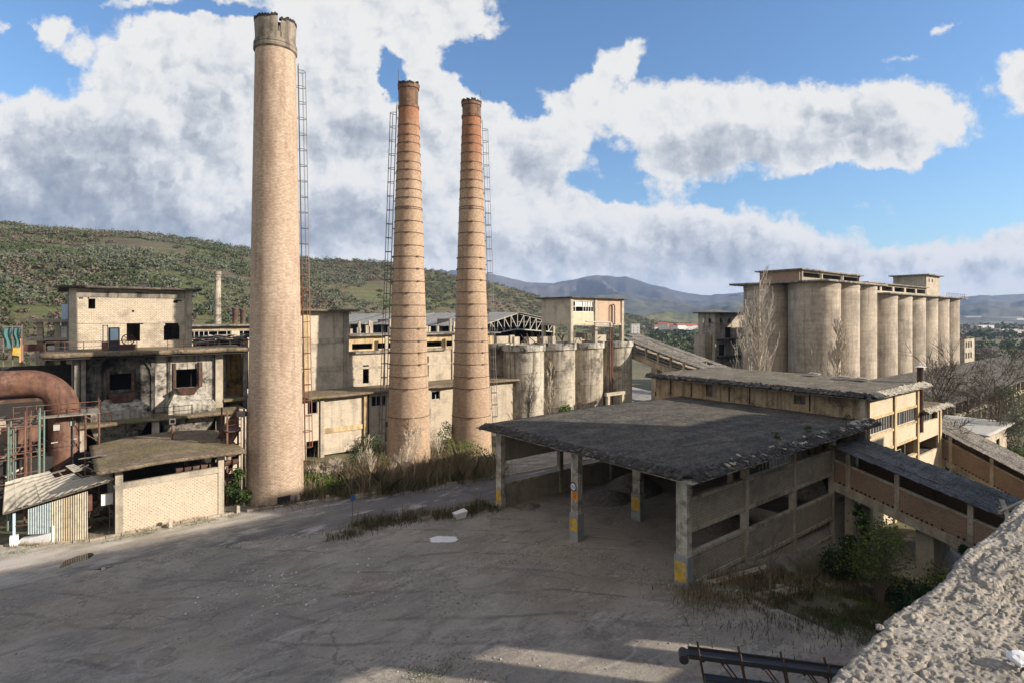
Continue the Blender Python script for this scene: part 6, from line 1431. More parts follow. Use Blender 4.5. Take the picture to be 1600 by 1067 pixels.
def cloth(u0, u1, z0, z1, v, nm):
    A, B = np.meshgrid(np.linspace(0, 1, 12), np.linspace(0, 1, 12), indexing='ij')
    return grid_mesh(nm, u0+(u1-u0)*A + .06*np.sin(B*7), v + .12*np.sin(A*9+B*3), z0 - .6*B*0 + (z1-z0)*B - .35*A*(1-B), M['teal'], tp)
cloth(t0, (t0+t1)/2-.05, tzb+.2, tzt, 74, 'tarpaulin'); cloth((t0+t1)/2+.1, t1-.1, tzb+.3, tzt, 74, 'tarpaulin')
mb = MB()
for u in (t0, (t0+t1)/2, t1): mb.box(u, u+.1, 74.05, 74.2, 0, tzt+.1)
mb.box(t0, t1+.1, 74.05, 74.2, tzt+.1, tzt+.2); mb.build('frame_bars', M['steel'], tp)
yx = thing('yellow_machine_box', U(20, 73), 73, 9, 'bright yellow box hanging under the teal tarpaulins', 'box')
MB().hexa([(U(19, 73), 73, Z(555, -4, 73)), (U(32, 73), 73, Z(557, -4, 73)), (U(32, 73), 74, Z(557, -4, 73)), (U(19, 73), 74, Z(555, -4, 73)), (U(20, 73), 73, Z(544, -4, 73)), (U(31, 73), 73, Z(543, -4, 73)), (U(31, 73), 74, Z(543, -4, 73)), (U(20, 73), 74, Z(544, -4, 73))]).build('case', M['yellow'], yx)
ob_ = thing('orange_pillar', U(30, 75), 75, 0, 'pale orange plaster pier below the teal tarpaulins', 'pier')
MB().box(U(30, 75), U(36, 75), 75, 75.6, 0, Z(530, -4, 75)).build('pier_body', plain('orange_plaster', (.55, .30, .17), .9, .3), ob_)
# ---------------------------------------------------------------- small things in the yard
def yard_post(px, py, h, label):
    x, y = gp(px, py); p = thing('kerb_bollard', x, y, 0, label, 'bollard')
    MB().hexa([(x-.14, y-.12, -.1), (x+.14, y-.12, -.1), (x+.14, y+.12, -.1), (x-.14, y+.12, -.1), (x-.11, y-.1, h), (x+.13, y-.1, h-.08), (x+.13, y+.1, h-.05), (x-.1, y+.1, h)]).build('bollard_body', M['shedconc'], p); return p
yard_post(266, 824, .75, 'short square concrete bollard on the kerb before the perforated wall')
yard_post(372, 800, .6, 'short pale bollard at the foot of the rusty stair'); yard_post(466, 783, .6, 'short pale bollard right of the tallest chimney')
yard_post(512, 781, .5, 'low broken bollard on the kerb right of the tallest chimney, by the grass')
x, y = gp(551, 808)
pp = thing('sign_post', x, y, 0, 'thin post with a small blue plate at the edge of the road', 'sign post')
MB().tube((x, y, 0), (x, y, 1.75), .035, n=6).build('post', M['steel'], pp); MB().box(x-.2, x+.2, y-.05, y-.035, 1.45, 1.9).build('plate', plain('blue_plate', (.05, .13, .30), .5, .2), pp)
x, y = gp(719, 808)
fb3 = thing('foam_block', x, y, 0, 'broken white foam block lying by the dry grass strip', 'block')
MB().hexa([(x-.5, y-.25, 0), (x+.35, y-.3, 0), (x+.5, y+.3, 0), (x-.4, y+.3, 0), (x-.65, y-.35, .5), (x+.55, y-.35, .55), (x+.6, y+.35, .6), (x-.6, y+.35, .45)]).build('foam', M['whitesheet'], fb3)
def flat_patch(name, px, py, w, d, label, m, seed, z=.02, cat='patch', struct=False, rot=0, th=.01):
    x, y = gp(px, py); n = 40; mb = MB(); pts = []
    for k in range(n):
        t = 2*math.pi*k/n; r = .6 + .75*float(fbm(np.array([math.cos(t)*1.6+seed]), np.array([math.sin(t)*1.6+seed]), 5)[0]); a, b = w*r*math.cos(t), d*r*math.sin(t)
        pts.append((x + a*math.cos(rot)-b*math.sin(rot), y + a*math.sin(rot)+b*math.cos(rot)))
    zs_ = [gz(a, b) + z for a, b in pts]; zc = max(zs_) 
    b0_ = len(mb.v); mb.v += [(a, b, zc) for (a, b) in pts]; mb.f.append(tuple(range(n)))
    mb.v += [(a, b, zc-.12) for (a, b) in pts]; mb.f += [(k, n+k, n+(k+1) % n, (k+1) % n) for k in range(n)]
    o = mb.build(name, m); tag(o, label, cat, kind='structure' if struct else None)
    if struct: o.pop('category', None) if 'category' in o.keys() else None
    return o
flat_patch('spilled_lime', 693, 842, 1.1, .65, 'patch of spilled white lime on the yard', M['whitesheet'], 3, .015, 'spill', rot=-.66)
gm_ = mat('puddle_water', .05); gm_.b.inputs['Base Color'].default_value = (.05, .047, .04, 1)
M['puddle'] = gm_.mm
flat_patch('puddle', 118, 876, 1.3, .7, 'shallow puddle', M['puddle'], 8, -.002, 'puddle', True, .8); flat_patch('puddle', 168, 882, .9, .6, 'small puddle', M['puddle'], 18, -.002, 'puddle', True, .8)
# stones / gravel scattered over the yard
def stones(name, n, fn, smin, smax, seed, m):
    rs = np.random.RandomState(seed); u, v = fn(rs, n); k = (v > 5); u, v = u[k], v[k]; n = len(u); s = smin + (smax-smin) * rs.rand(n)**3
    z = ground_h(u, v)
    base = np.array([[1, 0, 0], [0, 1, 0], [-1, 0, 0], [0, -1, 0], [0, 0, .8], [0, 0, -.6]], float)
    Pn = base[None] * (1 + .4*(rs.rand(n, 6, 1)-.5)) + (rs.rand(n, 6, 3)-.5)*.35
    a = rs.rand(n)*6.28; ca, sa = np.cos(a), np.sin(a)
    X_ = Pn[:, :, 0]*ca[:, None]-Pn[:, :, 1]*sa[:, None]; Y_ = Pn[:, :, 0]*sa[:, None]+Pn[:, :, 1]*ca[:, None]
    Vv = np.stack([X_*s[:, None]+u[:, None], Y_*s[:, None]*.8+v[:, None], Pn[:, :, 2]*s[:, None]*.7+z[:, None]+s[:, None]*.15], -1).reshape(-1, 3)
    F = np.array([[0, 1, 4], [1, 2, 4], [2, 3, 4], [3, 0, 4], [1, 0, 5], [2, 1, 5], [3, 2, 5], [0, 3, 5]]); F = (F[None] + 6*np.arange(n)[:, None, None]).reshape(-1, 3)
    return tag(arr_mesh(name, Vv, F, m), kind='stuff')
stones('loose_gravel', 5200, lambda rs, n: (rs.uniform(-6, 46, n), rs.uniform(9, 50, n)), .012, .085, 1, M['stone'])
def near_pts(pts, sd):
    def f(rs, n):
        i = rs.randint(0, len(pts), n); P = np.array([gp(*p) for p in pts]); return P[i, 0]+rs.normal(0, sd, n), P[i, 1]+rs.normal(0, sd, n)
    return f
stones('gravel_ridge', 3800, near_pts([(850, 880), (830, 860), (870, 850), (900, 855), (940, 872), (800, 870), (880, 820), (640, 900), (700, 940), (1060, 930), (1075, 960), (1090, 990), (1180, 1010), (1240, 1030), (650, 1040), (720, 1030), (760, 1050), (1000, 900), (990, 820), (960, 790), (880, 790)], .75), .02, .11, 2, M['stone'])
stones('roadside_stones', 1500, lambda rs, n: (lambda u: (u, np.interp(u, [a for a, b in near], [b for a, b in near]) + rs.normal(0, .5, n)))(rs.uniform(2, 31, n)), .02, .10, 5, M['stone'])
stones('pale_litter', 160, near_pts([(425, 905), (450, 915), (470, 935), (430, 940), (400, 900), (500, 870), (560, 880), (330, 930), (600, 930)], 1.0), .02, .12, 15, M['whitesheet'])
# dry strips of weeds (stuff)
def weeds(name, cen, n, h, w, m, seed, spread=None, zf_=None, lean=.25):
    rs = np.random.RandomState(seed); C = np.array(cen); i = rs.randint(0, len(C)-1, n); t = rs.rand(n)
    P = C[i]*(1-t)[:, None]+C[i+1]*t[:, None]; sp = spread or .6; u = P[:, 0]+rs.normal(0, sp, n); v = P[:, 1]+rs.normal(0, sp, n)
    patch = fbm(u*.9+seed, v*.9, 3); k = patch > (.47 if name == 'brown_brush' else .42); u, v, patch = u[k], v[k], patch[k]; n = len(u); z = ground_h(u, v)
    hh = h * rs.uniform(.35, 1.1, n) * (patch*1.6) * np.where(rs.rand(n) < .12, 1.7, 1.0); a = rs.rand(n)*6.28; ww = w*rs.uniform(.5, 1.2, n); lx, ly = rs.normal(0, lean, n)*hh, rs.normal(0, lean, n)*hh
    b = np.stack([u, v, z-.03], 1); d = np.stack([np.cos(a)*ww, np.sin(a)*ww, 0*a], 1); tip = b + np.stack([lx, ly, hh], 1); mid = b + np.stack([lx*.35, ly*.35, hh*.55], 1)
    Vv = np.stack([b-d, b+d, mid+d*.8, tip, mid-d*.8], 1).reshape(-1, 3); return tag(arr_mesh(name, Vv, np.arange(5*n).reshape(n, 5), m), kind='stuff')
def gps(l): return [gp(*p) for p in l]
weeds('dry_weeds', gps([(525, 838), (570, 822), (620, 812), (680, 806), (740, 798), (768, 792)]), 5200, .62, .016, M['darkgrass'], 4, .75)
weeds('dry_weeds', gps([(525, 838), (570, 822), (620, 812), (680, 806), (740, 798), (768, 792)]), 1400, .85, .012, M['drygrass'], 5, .7)
weeds('kerb_grass', [(-6, 57.2), (1.6, 54.2), (8, 53.9), (12, 53.8), (18, 52.9), (24, 51.6), (30, 50.3), (36, 49)], 5200, .34, .014, M['drygrass'], 6, .4)
weeds('kerb_grass', [(-6, 56.2), (1.6, 52.9), (8, 52.9), (12, 52.8)], 2600, .16, .014, M['greengrass'], 16, .3)
weeds('yard_moss', gps([(640, 1055), (690, 1045), (715, 1030)]), 2500, .07, .02, M['greengrass'], 7, .45)
weeds('pit_grass', [(33, 17), (37, 15), (41, 13), (46, 13), (50, 15)], 20000, .5, .02, M['darkgrass'], 8, 2.3)
weeds('pit_weeds', [(30, 20), (33, 19), (37, 18), (41, 18)], 6000, .6, .018, M['drygrass'], 9, 1.2)
weeds('pit_grass', [(35, 14.5), (38, 13), (42, 11), (46, 11)], 7000, .45, .02, M['greengrass'], 10, 1.8)
weeds('meadow_grass', [(15, 56), (22, 55), (28, 54), (34, 52)], 9000, .55, .02, M['drygrass'], 11, 1.9)
weeds('meadow_grass', [(15, 54), (20, 53.8), (26, 53), (33, 51)], 5000, .4, .02, M['darkgrass'], 12, 1.0)
# concrete kerbs in the pit
dt = thing('drain_channel', 36, 17, -1, 'broken pale concrete channel edges running through the weeds below the shed', 'channel')
for (p0, p1, w) in (((1185, 958), (1290, 912), .8), ((1215, 925), (1290, 895), .25), ((1110, 935), (1200, 900), .5)):
    x0, y0 = gp(*p0, -.9); x1, y1 = gp(*p1, -1.3); MB().beam((x0, y0, gz(x0, y0)+.06), (x1, y1, gz(x1, y1)+.2), w, .25).build('channel_edge', M['conc'], dt)
rbx, rby = gp(1165, 925, -.5); flat_patch('concrete_fragment', 1150, 930, .9, .35, 'pale broken slab lying in the weeds near the corner post', M['conc'], 33, .06, 'slab')
# ---------------------------------------------------------------- belt conveyor machine at the bottom
cvh = thing('belt_conveyor', *gp(1065, 1020, 2.0), 0, 'dark rusty mobile belt conveyor lying across the bottom right of the yard', 'conveyor')
P0 = Vector((*gp(1068, 1018, 2.3), 2.3)); P1 = Vector((*gp(1330, 1052, 2.3), 2.3)); dC = (P1-P0).normalized(); P1 = P0 + dC*13; nC = Vector((dC.y, -dC.x, 0)) ; up = Vector((0, 0, 1))
if nC.dot(Vector((0, -1, 0))) < 0: nC = -nC
mb = MB(); mb.beam(P0, P1, .5, .06); mb.beam(P0 - up*1.0 + dC*.9, P1 - up*1.0, .4, .06); mb.build('belt', M['darksteel'], cvh)
for s in (-1, 1): MB().beam(P0 + nC*.3*s + dC*.2 + up*.02, P1 + nC*.3*s + up*.02, .07, .2).beam(P0 + nC*.3*s - up*1.05 + dC*.9, P1 + nC*.3*s - up*1.05, .08, .10).build('side_rail', M['darksteel'], cvh)
mb = MB(); i = 0; L = (P1-P0).length; s_ = .6
while s_ < L:
    for sg_ in (-1, 1):
        a = P0 + dC*s_ + nC*.3*sg_; mb = MB(); mb.beam(a + (up*.38 if i % 2 == 0 else up*0), a + dC*(.85 if i % 2 else .25) - up*1.05, .05 if i % 2 else .065); mb.build('truss_bar', M['rustdark'], cvh)
    s_ += .85; i += 1
MB().tube(P0 - nC*.33 - up*.16, P0 + nC*.33 - up*.16, .2, n=18).build('end_drum', M['darksteel'], cvh)
mb = MB(); s_ = .8
while s_ < L: a = P0 + dC*s_ - up*.12; mb.tube(a - nC*.28, a + nC*.28, .07, n=8); s_ += .8
mb.build('rollers', M['rustdark'], cvh)
for s_ in (3.2, 8.5):
    a = P0 + dC*s_; mb = MB()
    for sg_ in (-1, 1): mb.beam(a + nC*.3*sg_ - up*1.0, a + nC*.9*sg_ + dC*.5 - up*2.3, .1); mb.beam(a + nC*.3*sg_ - up*1.0, a + nC*.9*sg_ - dC*.7 - up*2.3, .1)
    mb.beam(a + nC*.9 - up*2.2 - dC*.7, a - nC*.9 - up*2.2 - dC*.7, .1); mb.build('leg_frame', M['darksteel'], cvh)
# ---------------------------------------------------------------- plants
def bare_tree(name, u, v, z, h, r, style, seed, label, cat, group=None, bark='palebark', twig='palebark2', dens=1.0, tr=.02):
    rng = random.Random(seed); root = thing(name, u, v, z, label, cat, group); tk = MB(); tw = MB()
    def seg(mb, p, d, L, r0, r1, n, wander, lift, sides):
        pts = [p]; dd = d.copy()
        for i in range(n):
            dd = (dd + Vector((rng.gauss(0, wander), rng.gauss(0, wander), rng.gauss(0, wander)*.5 + lift))).normalized(); pts.append(pts[-1] + dd*(L/n))
        for i in range(n): mb.tube(pts[i], pts[i+1], r0+(r1-r0)*i/n, r0+(r1-r0)*(i+1)/n, n=sides)
        return pts, dd
    def child(d, ang):
        t = Vector((rng.gauss(0, 1), rng.gauss(0, 1), rng.gauss(0, 1))); t = (t - d*t.dot(d)).normalized(); return (d*math.cos(ang) + t*math.sin(ang)).normalized()
    def rec(p, d, L, r0, depth):
        big = depth <= 1; mb = tk if r0 > r*.12 else tw
        pts, dd = seg(mb, p, d, L, r0, max(tr*.5, r0*.35), 4 if big else 3, .10 if style != 'gnarl' else .2, (.16 if style == 'poplar' else .05), 7 if depth == 0 else 4 if depth < 2 else 3)
        if depth >= (3 if style != 'sapling' else 2): return
        nch = int((dict(poplar=(30, 9, 4), spread=(9, 7, 6), gnarl=(8, 7, 6), sapling=(16, 6, 0))[style][depth]) * dens)
        for k in range(nch):
            t = rng.uniform(.12 if style == 'poplar' else .3, 1.0); i = min(len(pts)-2, int(t*(len(pts)-1))); f = t*(len(pts)-1)-i; q = pts[i].lerp(pts[i+1], f)
            ang = rng.uniform(*dict(poplar=(.3, .6), spread=(.5, 1.0), gnarl=(.5, 1.1), sapling=(.35, .75))[style])
            cd = child((pts[i+1]-pts[i]).normalized(), ang); cd = (cd + Vector((0, 0, .25 if style in ('poplar', 'sapling') else .12))).normalized()
            if depth == 0 and cd.z < .1: cd.z = .15; cd.normalize()
            f2 = dict(poplar=.36, spread=.58, gnarl=.6, sapling=.42)[style] * (1.15 - .75*t if depth == 0 and style != 'spread' else .9)
            rec(q, cd, L*f2*rng.uniform(.7, 1.15), max(tr, r0*(1-.6*t)*.45), depth+1)
    nst = {'gnarl': 3}.get(style, 1)
    for s in range(nst): rec(Vector((u, v, z-.2)), Vector((rng.gauss(0, .05 if nst == 1 else .35), rng.gauss(0, .05 if nst == 1 else .35), 1)).normalized(), h*(1 if style in ('poplar', 'sapling') else .62), r, 0)
    tk.build('trunk', M[bark], root)
    if tw.v: tw.build('crown', M[twig], root)
    return root
def leafy(name, u, v, z, h, w, n, size, seed, label, cat, leaf='leaf', stem=True, group=None, shape='round', lumps=9, low=.15):
    rng = np.random.RandomState(seed); root = thing(name, u, v, z, label, cat, group)
    cs_ = []
    for k in range(lumps):
        t = rng.rand(); a = rng.rand()*6.28; hh = low + (1-low)*t
        rr_ = (w*.5) * (math.sin(math.pi*min(1, .15+.8*t))**.6 if shape == 'round' else (1.05-t)) * rng.uniform(.25, .8)
        cs_.append((u+rr_*math.cos(a), v+rr_*math.sin(a), z+h*hh*.88, w*rng.uniform(.16, .30) * (1 if shape == 'round' else max(.35, 1.1-t))))
    C = []; per = n // lumps
    for (a, b, c, r_) in cs_:
        d = rng.normal(size=(per, 3)); d /= np.linalg.norm(d, axis=1)[:, None]; rad = r_*rng.uniform(.35, 1.1, per)**.7
        C.append(np.array([a, b, c]) + d*rad[:, None]*np.array([1, 1, .85]))
    C = np.concatenate(C); C[:, 2] = np.maximum(C[:, 2], z+.02)
    Vv, F = cards(C, size*rng.uniform(.6, 1.4, len(C)), rng)
    if stem:
        mb = MB(); r0 = h*.009+.014
        for (a, b, c, r_) in cs_[:lumps]: 
            m_ = Vector((u+(a-u)*.25, v+(b-v)*.25, z+(c-z)*.5)); mb.tube((u, v, z-.2), m_, r0, r0*.7, n=5); mb.tube(m_, (a, b, c), r0*.6, r0*.2, n=4)
        mb.build('trunk', M['bark'], root)
    o = arr_mesh('crown' if stem else 'foliage', Vv, F, M[leaf], root); return root
# undergrowth between the chimneys
def GP(px, Y): x, y = at(px, Y); return x, y, gz(x, y)
x, y, z = GP(513, 58); bare_tree('bare_sapling', x-.3, y, z, 4.4, .10, 'gnarl', 5, 'pale leaning bare sapling in front of the low workshop, nearest the tallest chimney', 'bare tree', dens=.9, tr=.022)
for i, (px, Y, h, lb_) in enumerate([(560, 58.5, 4.6, 'bare brown sapling between the pale leaning sapling and the middle chimney'), (578, 56.5, 3.6, 'thin straw coloured sapling just left of the middle chimney'), (607, 57.5, 3.4, 'low bare sapling at the left foot of the middle chimney'),
        (628, 57, 5.0, 'pale bare sapling in front of the middle chimney, left of centre'), (648, 57.5, 6.2, 'tallest pale sapling in front of the right half of the middle chimney'), (690, 62, 4.8, 'bare sapling between the middle and right chimneys'), (676, 64, 4.2, 'thin bare sapling behind the brambles right of the middle chimney')]):
    x, y, z = GP(px, Y); bare_tree('bare_sapling', x, y, z, h, .06, 'sapling', 20+i, lb_, 'bare tree', dens=1.3, tr=.016)
bl = ['low green bramble clump against the foot of the tallest chimney', 'green bramble clump right of the first, below the pale sapling', 'dull bramble clump in front of the dark workshop doorway', 'bramble clump behind the thin saplings', 'broad bright bramble bank left of the right chimney',
      'bright bramble bank in front of the right chimney', 'bramble clump between the right chimney and the shed post', 'dark bramble clump in the shade at the workshop wall', 'small yellowish bramble by the kerb near the tallest chimney', 'dark bush behind the right chimney']
for i, (px, Y, h, w, lf) in enumerate([(488, 56, 1.6, 3.0, 'brightleaf'), (515, 55.5, 1.7, 4.0, 'brightleaf'), (555, 61, 2.4, 4.4, 'leaf'), (600, 60, 2.2, 4.0, 'brightleaf'), (700, 63.5, 2.6, 5.5, 'brightleaf'), (735, 63.5, 2.8, 6.0, 'brightleaf'), (762, 64, 2.2, 4.6, 'brightleaf'), (590, 64, 2.6, 4.0, 'leaf'), (540, 54.5, .9, 2.4, 'darkgrass'), (695, 70, 4.2, 3.2, 'leaf')]):
    x, y, z = GP(px, Y); leafy('bramble', x, y, z, h, w, 1500, .085, 40+i, bl[i], 'bramble', lf, False, lumps=14, low=.0)
weeds('brown_brush', [at(480, 57), at(560, 57), at(620, 58.5), at(690, 60.5), at(760, 62.5)], 24000, 2.3, .016, M['drygrass'], 60, 1.5, lean=.35)
weeds('brown_brush', [at(470, 54.5), at(560, 55), at(620, 56.5), at(690, 58.5), at(760, 61)], 11000, 1.2, .014, M['darkgrass'], 61, 1.0, lean=.5)
x, y, z = gp(372, 790)[0], gp(372, 790)[1], 0
leafy('fig_bush', U(368, 55.2), 55.2, 0, 3.6, 2.0, 900, .13, 70, 'green bush growing under the rusty stair', 'bush', 'leaf', False, lumps=9, low=.05)
leafy('weed_tuft', U(560, 70), 66.8, 0, 2.0, 4, 900, .1, 71, 'dark weeds in the shade under the workshop wall', 'weeds', 'leaf', False)
# pit trees
x, y = gp(1376, 945, -2.4); bare = None
def broadtree(px, py, zz, h, w, n, size, seed, label, leaf, shape='round', trunkh=.45, lumps=22, name='young_tree', cat='tree'):
    x, y = gp(px, py, zz); z = gz(x, y); return leafy(name, x, y, z, h, w, n, size, seed, label, cat, leaf, True, None, shape, lumps, trunkh)
broadtree(1376, 945, -2.4, 6.2, 4.9, 2300, .09, 81, 'small broadleaved tree with a pale thin trunk below the brick gallery', 'brightleaf', trunkh=.38, lumps=26)  # lighter leaf colour stands in for sun dapples on the crown
broadtree(1342, 905, -3.2, 7.0, 3.0, 2600, .10, 82, 'dark conical evergreen standing in front of the gallery pier', 'needles', 'cone', .12, 26, 'evergreen')
broadtree(1310, 905, -3.0, 2.0, 3.2, 1300, .09, 83, 'low dark bush at the foot of the shed wall', 'needles', 'round', .05, 12, 'bush', 'bush')
x, y = at(1507, 40); leafy('evergreen', x, y, gz(x, y), 5.2, 3.0, 2600, .10, 84, 'pointed dark evergreen beside the lower end of the nearer gallery', 'tree', 'needles', True, None, 'cone', 22, .08)
x, y = at(1465, 41); leafy('bush', x, y, gz(x, y), 2.4, 3.6, 1500, .1, 85, 'yellow green bush under the lower end of the brick gallery', 'bush', 'brightleaf', False, lumps=12, low=.05)
x, y = at(1420, 38); leafy('bush', x, y, gz(x, y), 1.8, 4.2, 1500, .1, 86, 'dark undergrowth right of the pale trunked tree', 'bush', 'needles', False, lumps=12, low=.05)
x, y = at(1450, 34); leafy('bush', x, y, gz(x, y), 1.6, 4.0, 1300, .1, 87, 'dark low bush nearest the rough ledge', 'bush', 'needles', False, lumps=12, low=.05)
x, y = gp(1203, 945, -.6); bare_tree('bare_sapling', x, y, gz(x, y), 4.6, .07, 'sapling', 91, 'thin bare sapling in the weeds before the lower shed wall', 'bare tree', bark='bark', twig='bark', dens=.8, tr=.014)
for i, (u, v) in enumerate([(54.5, 20.75), (48.0, 21.2), (43.2, 21.4)]):
    leafy('roof_seedling', u, v, 7.3, 1.5 if i == 0 else 1.0, .7, 160, .06, 95+i, ['leafy seedling on the shed roof near the works wall', 'leafy seedling in the middle of the shed roof edge', 'small dark seedling on the shed roof edge, nearest the camera'][i], 'seedling', 'leaf', True, lumps=6, low=.4)
# poplars and bare trees round the silos
x, y = at(1172, 108); bare_tree('bare_poplar', x, y, -4, 29, .45, 'poplar', 101, 'tall bare grey poplar in front of the left end of the silos', 'poplar', dens=1.15, tr=.03)
x, y = at(1152, 116); bare_tree('bare_poplar', x, y, -4, 22, .3, 'poplar', 104, 'slimmer bare poplar just left of the tall one', 'poplar', dens=1.1, tr=.035)
for i, (px, h, d, lb_) in enumerate([(1299, 18.5, 1.6, 'pale slender poplar against the first silo, right one'), (1266, 14.5, .9, 'faint slender poplar against the first silo, left one'), (1188, 20, 1.0, 'bare poplar behind the tall one against the dark silo')]):
    x, y = at(px, 113); bare_tree('bare_poplar', x, y, -4, h, .2, 'poplar', 110+i, lb_, 'poplar', dens=d, tr=.03)
x, y = at(1478, 74); bare_tree('bare_tree', x, y, -5, 18.5, .34, 'spread', 120, 'wide dark bare tree behind the annex', 'bare tree', bark='darkbark', twig='darkbark', dens=1.55, tr=.03)
for i, (px, Y, h, lb_) in enumerate([(1543, 88, 17, 'dark bare tree on the right before the warehouse'), (1560, 110, 18, 'farther bare tree near the right edge'), (1510, 105, 15, 'bare tree between the annex tree and the warehouse'), (1445, 96, 12, 'low bare tree at the foot of the last silos')]):
    x, y = at(px, Y); bare_tree('bare_tree', x, y, -6, h, .24, 'spread', 130+i, lb_, 'bare tree', bark='darkbark', twig='bark', dens=1.25, tr=.035)
x, y = at(820+42, 86); bare_tree('bare_sapling', x, y, 0, 9.5, .06, 'poplar', 140, 'pale bare saplings before the gap between the first two kilns', 'bare tree', dens=.7, tr=.022)
x, y = at(885, 86); leafy('bush', x, y, 0, 3.8, 4, 900, .14, 141, 'green bush at the foot of the second kiln', 'bush', 'brightleaf', False)
# scrub right
sl_ = ['brown scrub thicket beyond the hut, left part', 'brown scrub thicket beyond the hut, middle part', 'brown scrub thicket below the warehouse posts', 'silvery olive tree at the right edge', 'second silvery olive behind the first', 'dark evergreen shrub below the warehouse posts', 'green shrub between the hut and the sunlit gallery',
       'bright shrub right of the hut', 'dark shrub at the right edge below the hut', 'yellowish shrub at the right edge', 'tall green tree at the right edge before the plain', 'brown thicket at the right edge']
for i, (px, Y, h, w, lf, zz) in enumerate([(1490, 100, 5, 11, 'hillbrown', None), (1525, 102, 6, 13, 'hillbrown', None), (1560, 96, 6, 11, 'hillbrown', None), (1592, 88, 8.5, 9, 'oliveleaf', None), (1612, 96, 9, 10, 'oliveleaf', None), (1575, 120, 7, 9, 'leaf', None), (1522, 79, 4.4, 4.5, 'brightleaf', None),
        (1572, 80, 5, 7, 'brightleaf', None), (1590, 74, 6, 7, 'leaf', None), (1602, 70, 4.5, 6, 'brightleaf', None), (1592, 160, 13, 14, 'leaf', None), (1600, 110, 7, 12, 'hillbrown', None)]):
    x, y = at(px, Y); leafy('shrub', x, y, gz(x, y), h, w, 2200, .16 if lf != 'hillbrown' else .13, 200+i, sl_[i], 'shrub', lf, True, lumps=16, low=.1)
tree_mass('roadside_scrub', (1360, 1760), (90, 200), 60, 3.0, M['hillbrown'], 61, nc=60)
# ================================================================== CAMERA BUILDING (we stand on its roof)
cbm = concrete('ledge_concrete', (.30, .27, .23), (.40, .36, .305), dark=(.13, .115, .095), stain=.45, streak=.0, sc=3, bump=.5)
cb = thing('viewpoint_building', 0, -3, 0, 'rough sunlit concrete roof ledge of the building under the camera, bottom right', 'building')
LZ = H - 1.2
opf = [(28.6, 33.0, 9.6, 13.2), (29.3, 33.0, 8.6, 9.6), (34.8, 36.8, 8.2, 12.0), (38.4, 39.6, 7.8, 9.9)]
MB().wall('u', .30, .62, -30, 82, -6, LZ-.35, opf).build('wall', M['conc'], cb)
MB().wall('u', -4.3, -4.0, 14, 60, -6, 28.6, [(30.5, 46, 9.4, 16.4)]).build('wall', M['conc'], cb)
MB().box(60, 71, -4.3, -4.0, -6, 31).build('wall', M['conc'], cb); MB().box(71, 82, -4.3, -4.0, -6, 25).build('wall', M['conc'], cb)
MB().box(-30, -29.7, -4, .3, -6, LZ-.35).box(81.7, 82, -4, .3, -6, LZ-.35).build('wall', M['conc'], cb)
MB().box(-30, .55, -4, .72, LZ-.35, LZ-.12).box(7.2, 82, -4, .72, LZ-.35, LZ-.12).box(.55, 7.2, -4, -2.0, LZ-.35, LZ-.12).box(.55, 7.2, -2, .55, LZ-.35, LZ-.2).build('roof_slab', M['conc'], cb)
def ledge_mesh():
    us = np.concatenate([np.linspace(.55, 5.2, 700), np.linspace(5.22, 7.2, 60)]); vs = np.concatenate([np.linspace(-2.0, -.12, 60), np.linspace(-.10, .89, 240)])
    A, B = np.meshgrid(us, vs, indexing='ij')
    n1 = fbm(A*3.1+5, B*3.1+2, 2); n2 = fbm(A*15, B*15+8, 2, .45); n3 = fbm(A*46, B*46, 3); n4 = fbm(A*1.0+2, B*6+3, 4)
    pits = smooth(vnoise(A*30+30, B*30+7) - .25*fbm(A*4, B*4+60, 2), .58, .78)*.5 + .5*smooth(vnoise(A*52+3, B*52+17), .8, .95)
    bumps = smooth(vnoise(A*48+11, B*48+5), .72, .97) + .6*smooth(vnoise(A*85+1, B*85+9), .7, .95)
    z = LZ - .05 + .014*(n1-.5) + .004*(n2-.5) + .004*(n3-.5) - pits*.022 + bumps*.010
    rg = np.abs(fbm(A*2.6+50, B*2.6+9, 4, .55) - .5); rg2 = np.abs(fbm(A*5.5+70, B*5.5+19, 3, .55) - .5)
    flat = smooth(fbm(A*1.9+90, B*1.9, 3), .42, .62)
    z = z + flat*(pits*.012 - bumps*.006) - .018*np.exp(-(rg/.008)**2) - .008*np.exp(-(rg2/.006)**2)*smooth(fbm(A*1.3, B*1.3+40, 2), .5, .6)
    # delaminated crust steps at the far end and a broken hole at the near end
    lam = smooth(A, 2.6, 3.3); step = np.floor(n4*9)/9; z = z + lam*(step-.5)*.11 + lam*.012*(fbm(A*60, B*60, 3)-.5)
    hole = np.exp(-(((A-1.72)/.26)**2 + ((B-.66)/.13)**2)); z = z - .06*smooth(hole+.35*(n1-.5), .35, .6) + .06*smooth(hole+.3*(n2-.5), .3, .5)*(n2-.45)*3.0
    edge = .868 + .030*(fbm(A*2.2+7, A*0+1, 5)-.5)*2 + .012*(fbm(A*16, A*0, 3)-.5)*2
    # round the edge over
    Bn = np.where(B > edge, edge + (B-edge)*.08, B); fall = np.clip((B - (edge-.03))/.03, 0, 1); z = z - .03*fall**2
    Bn[:, -1] = edge[:, -1] - .01; z[:, -1] = LZ - .36
    Bn[:, -2] = edge[:, -2] + .002; z[:, -2] = LZ - .12
    return A, Bn, z
A, B, Zz = ledge_mesh()
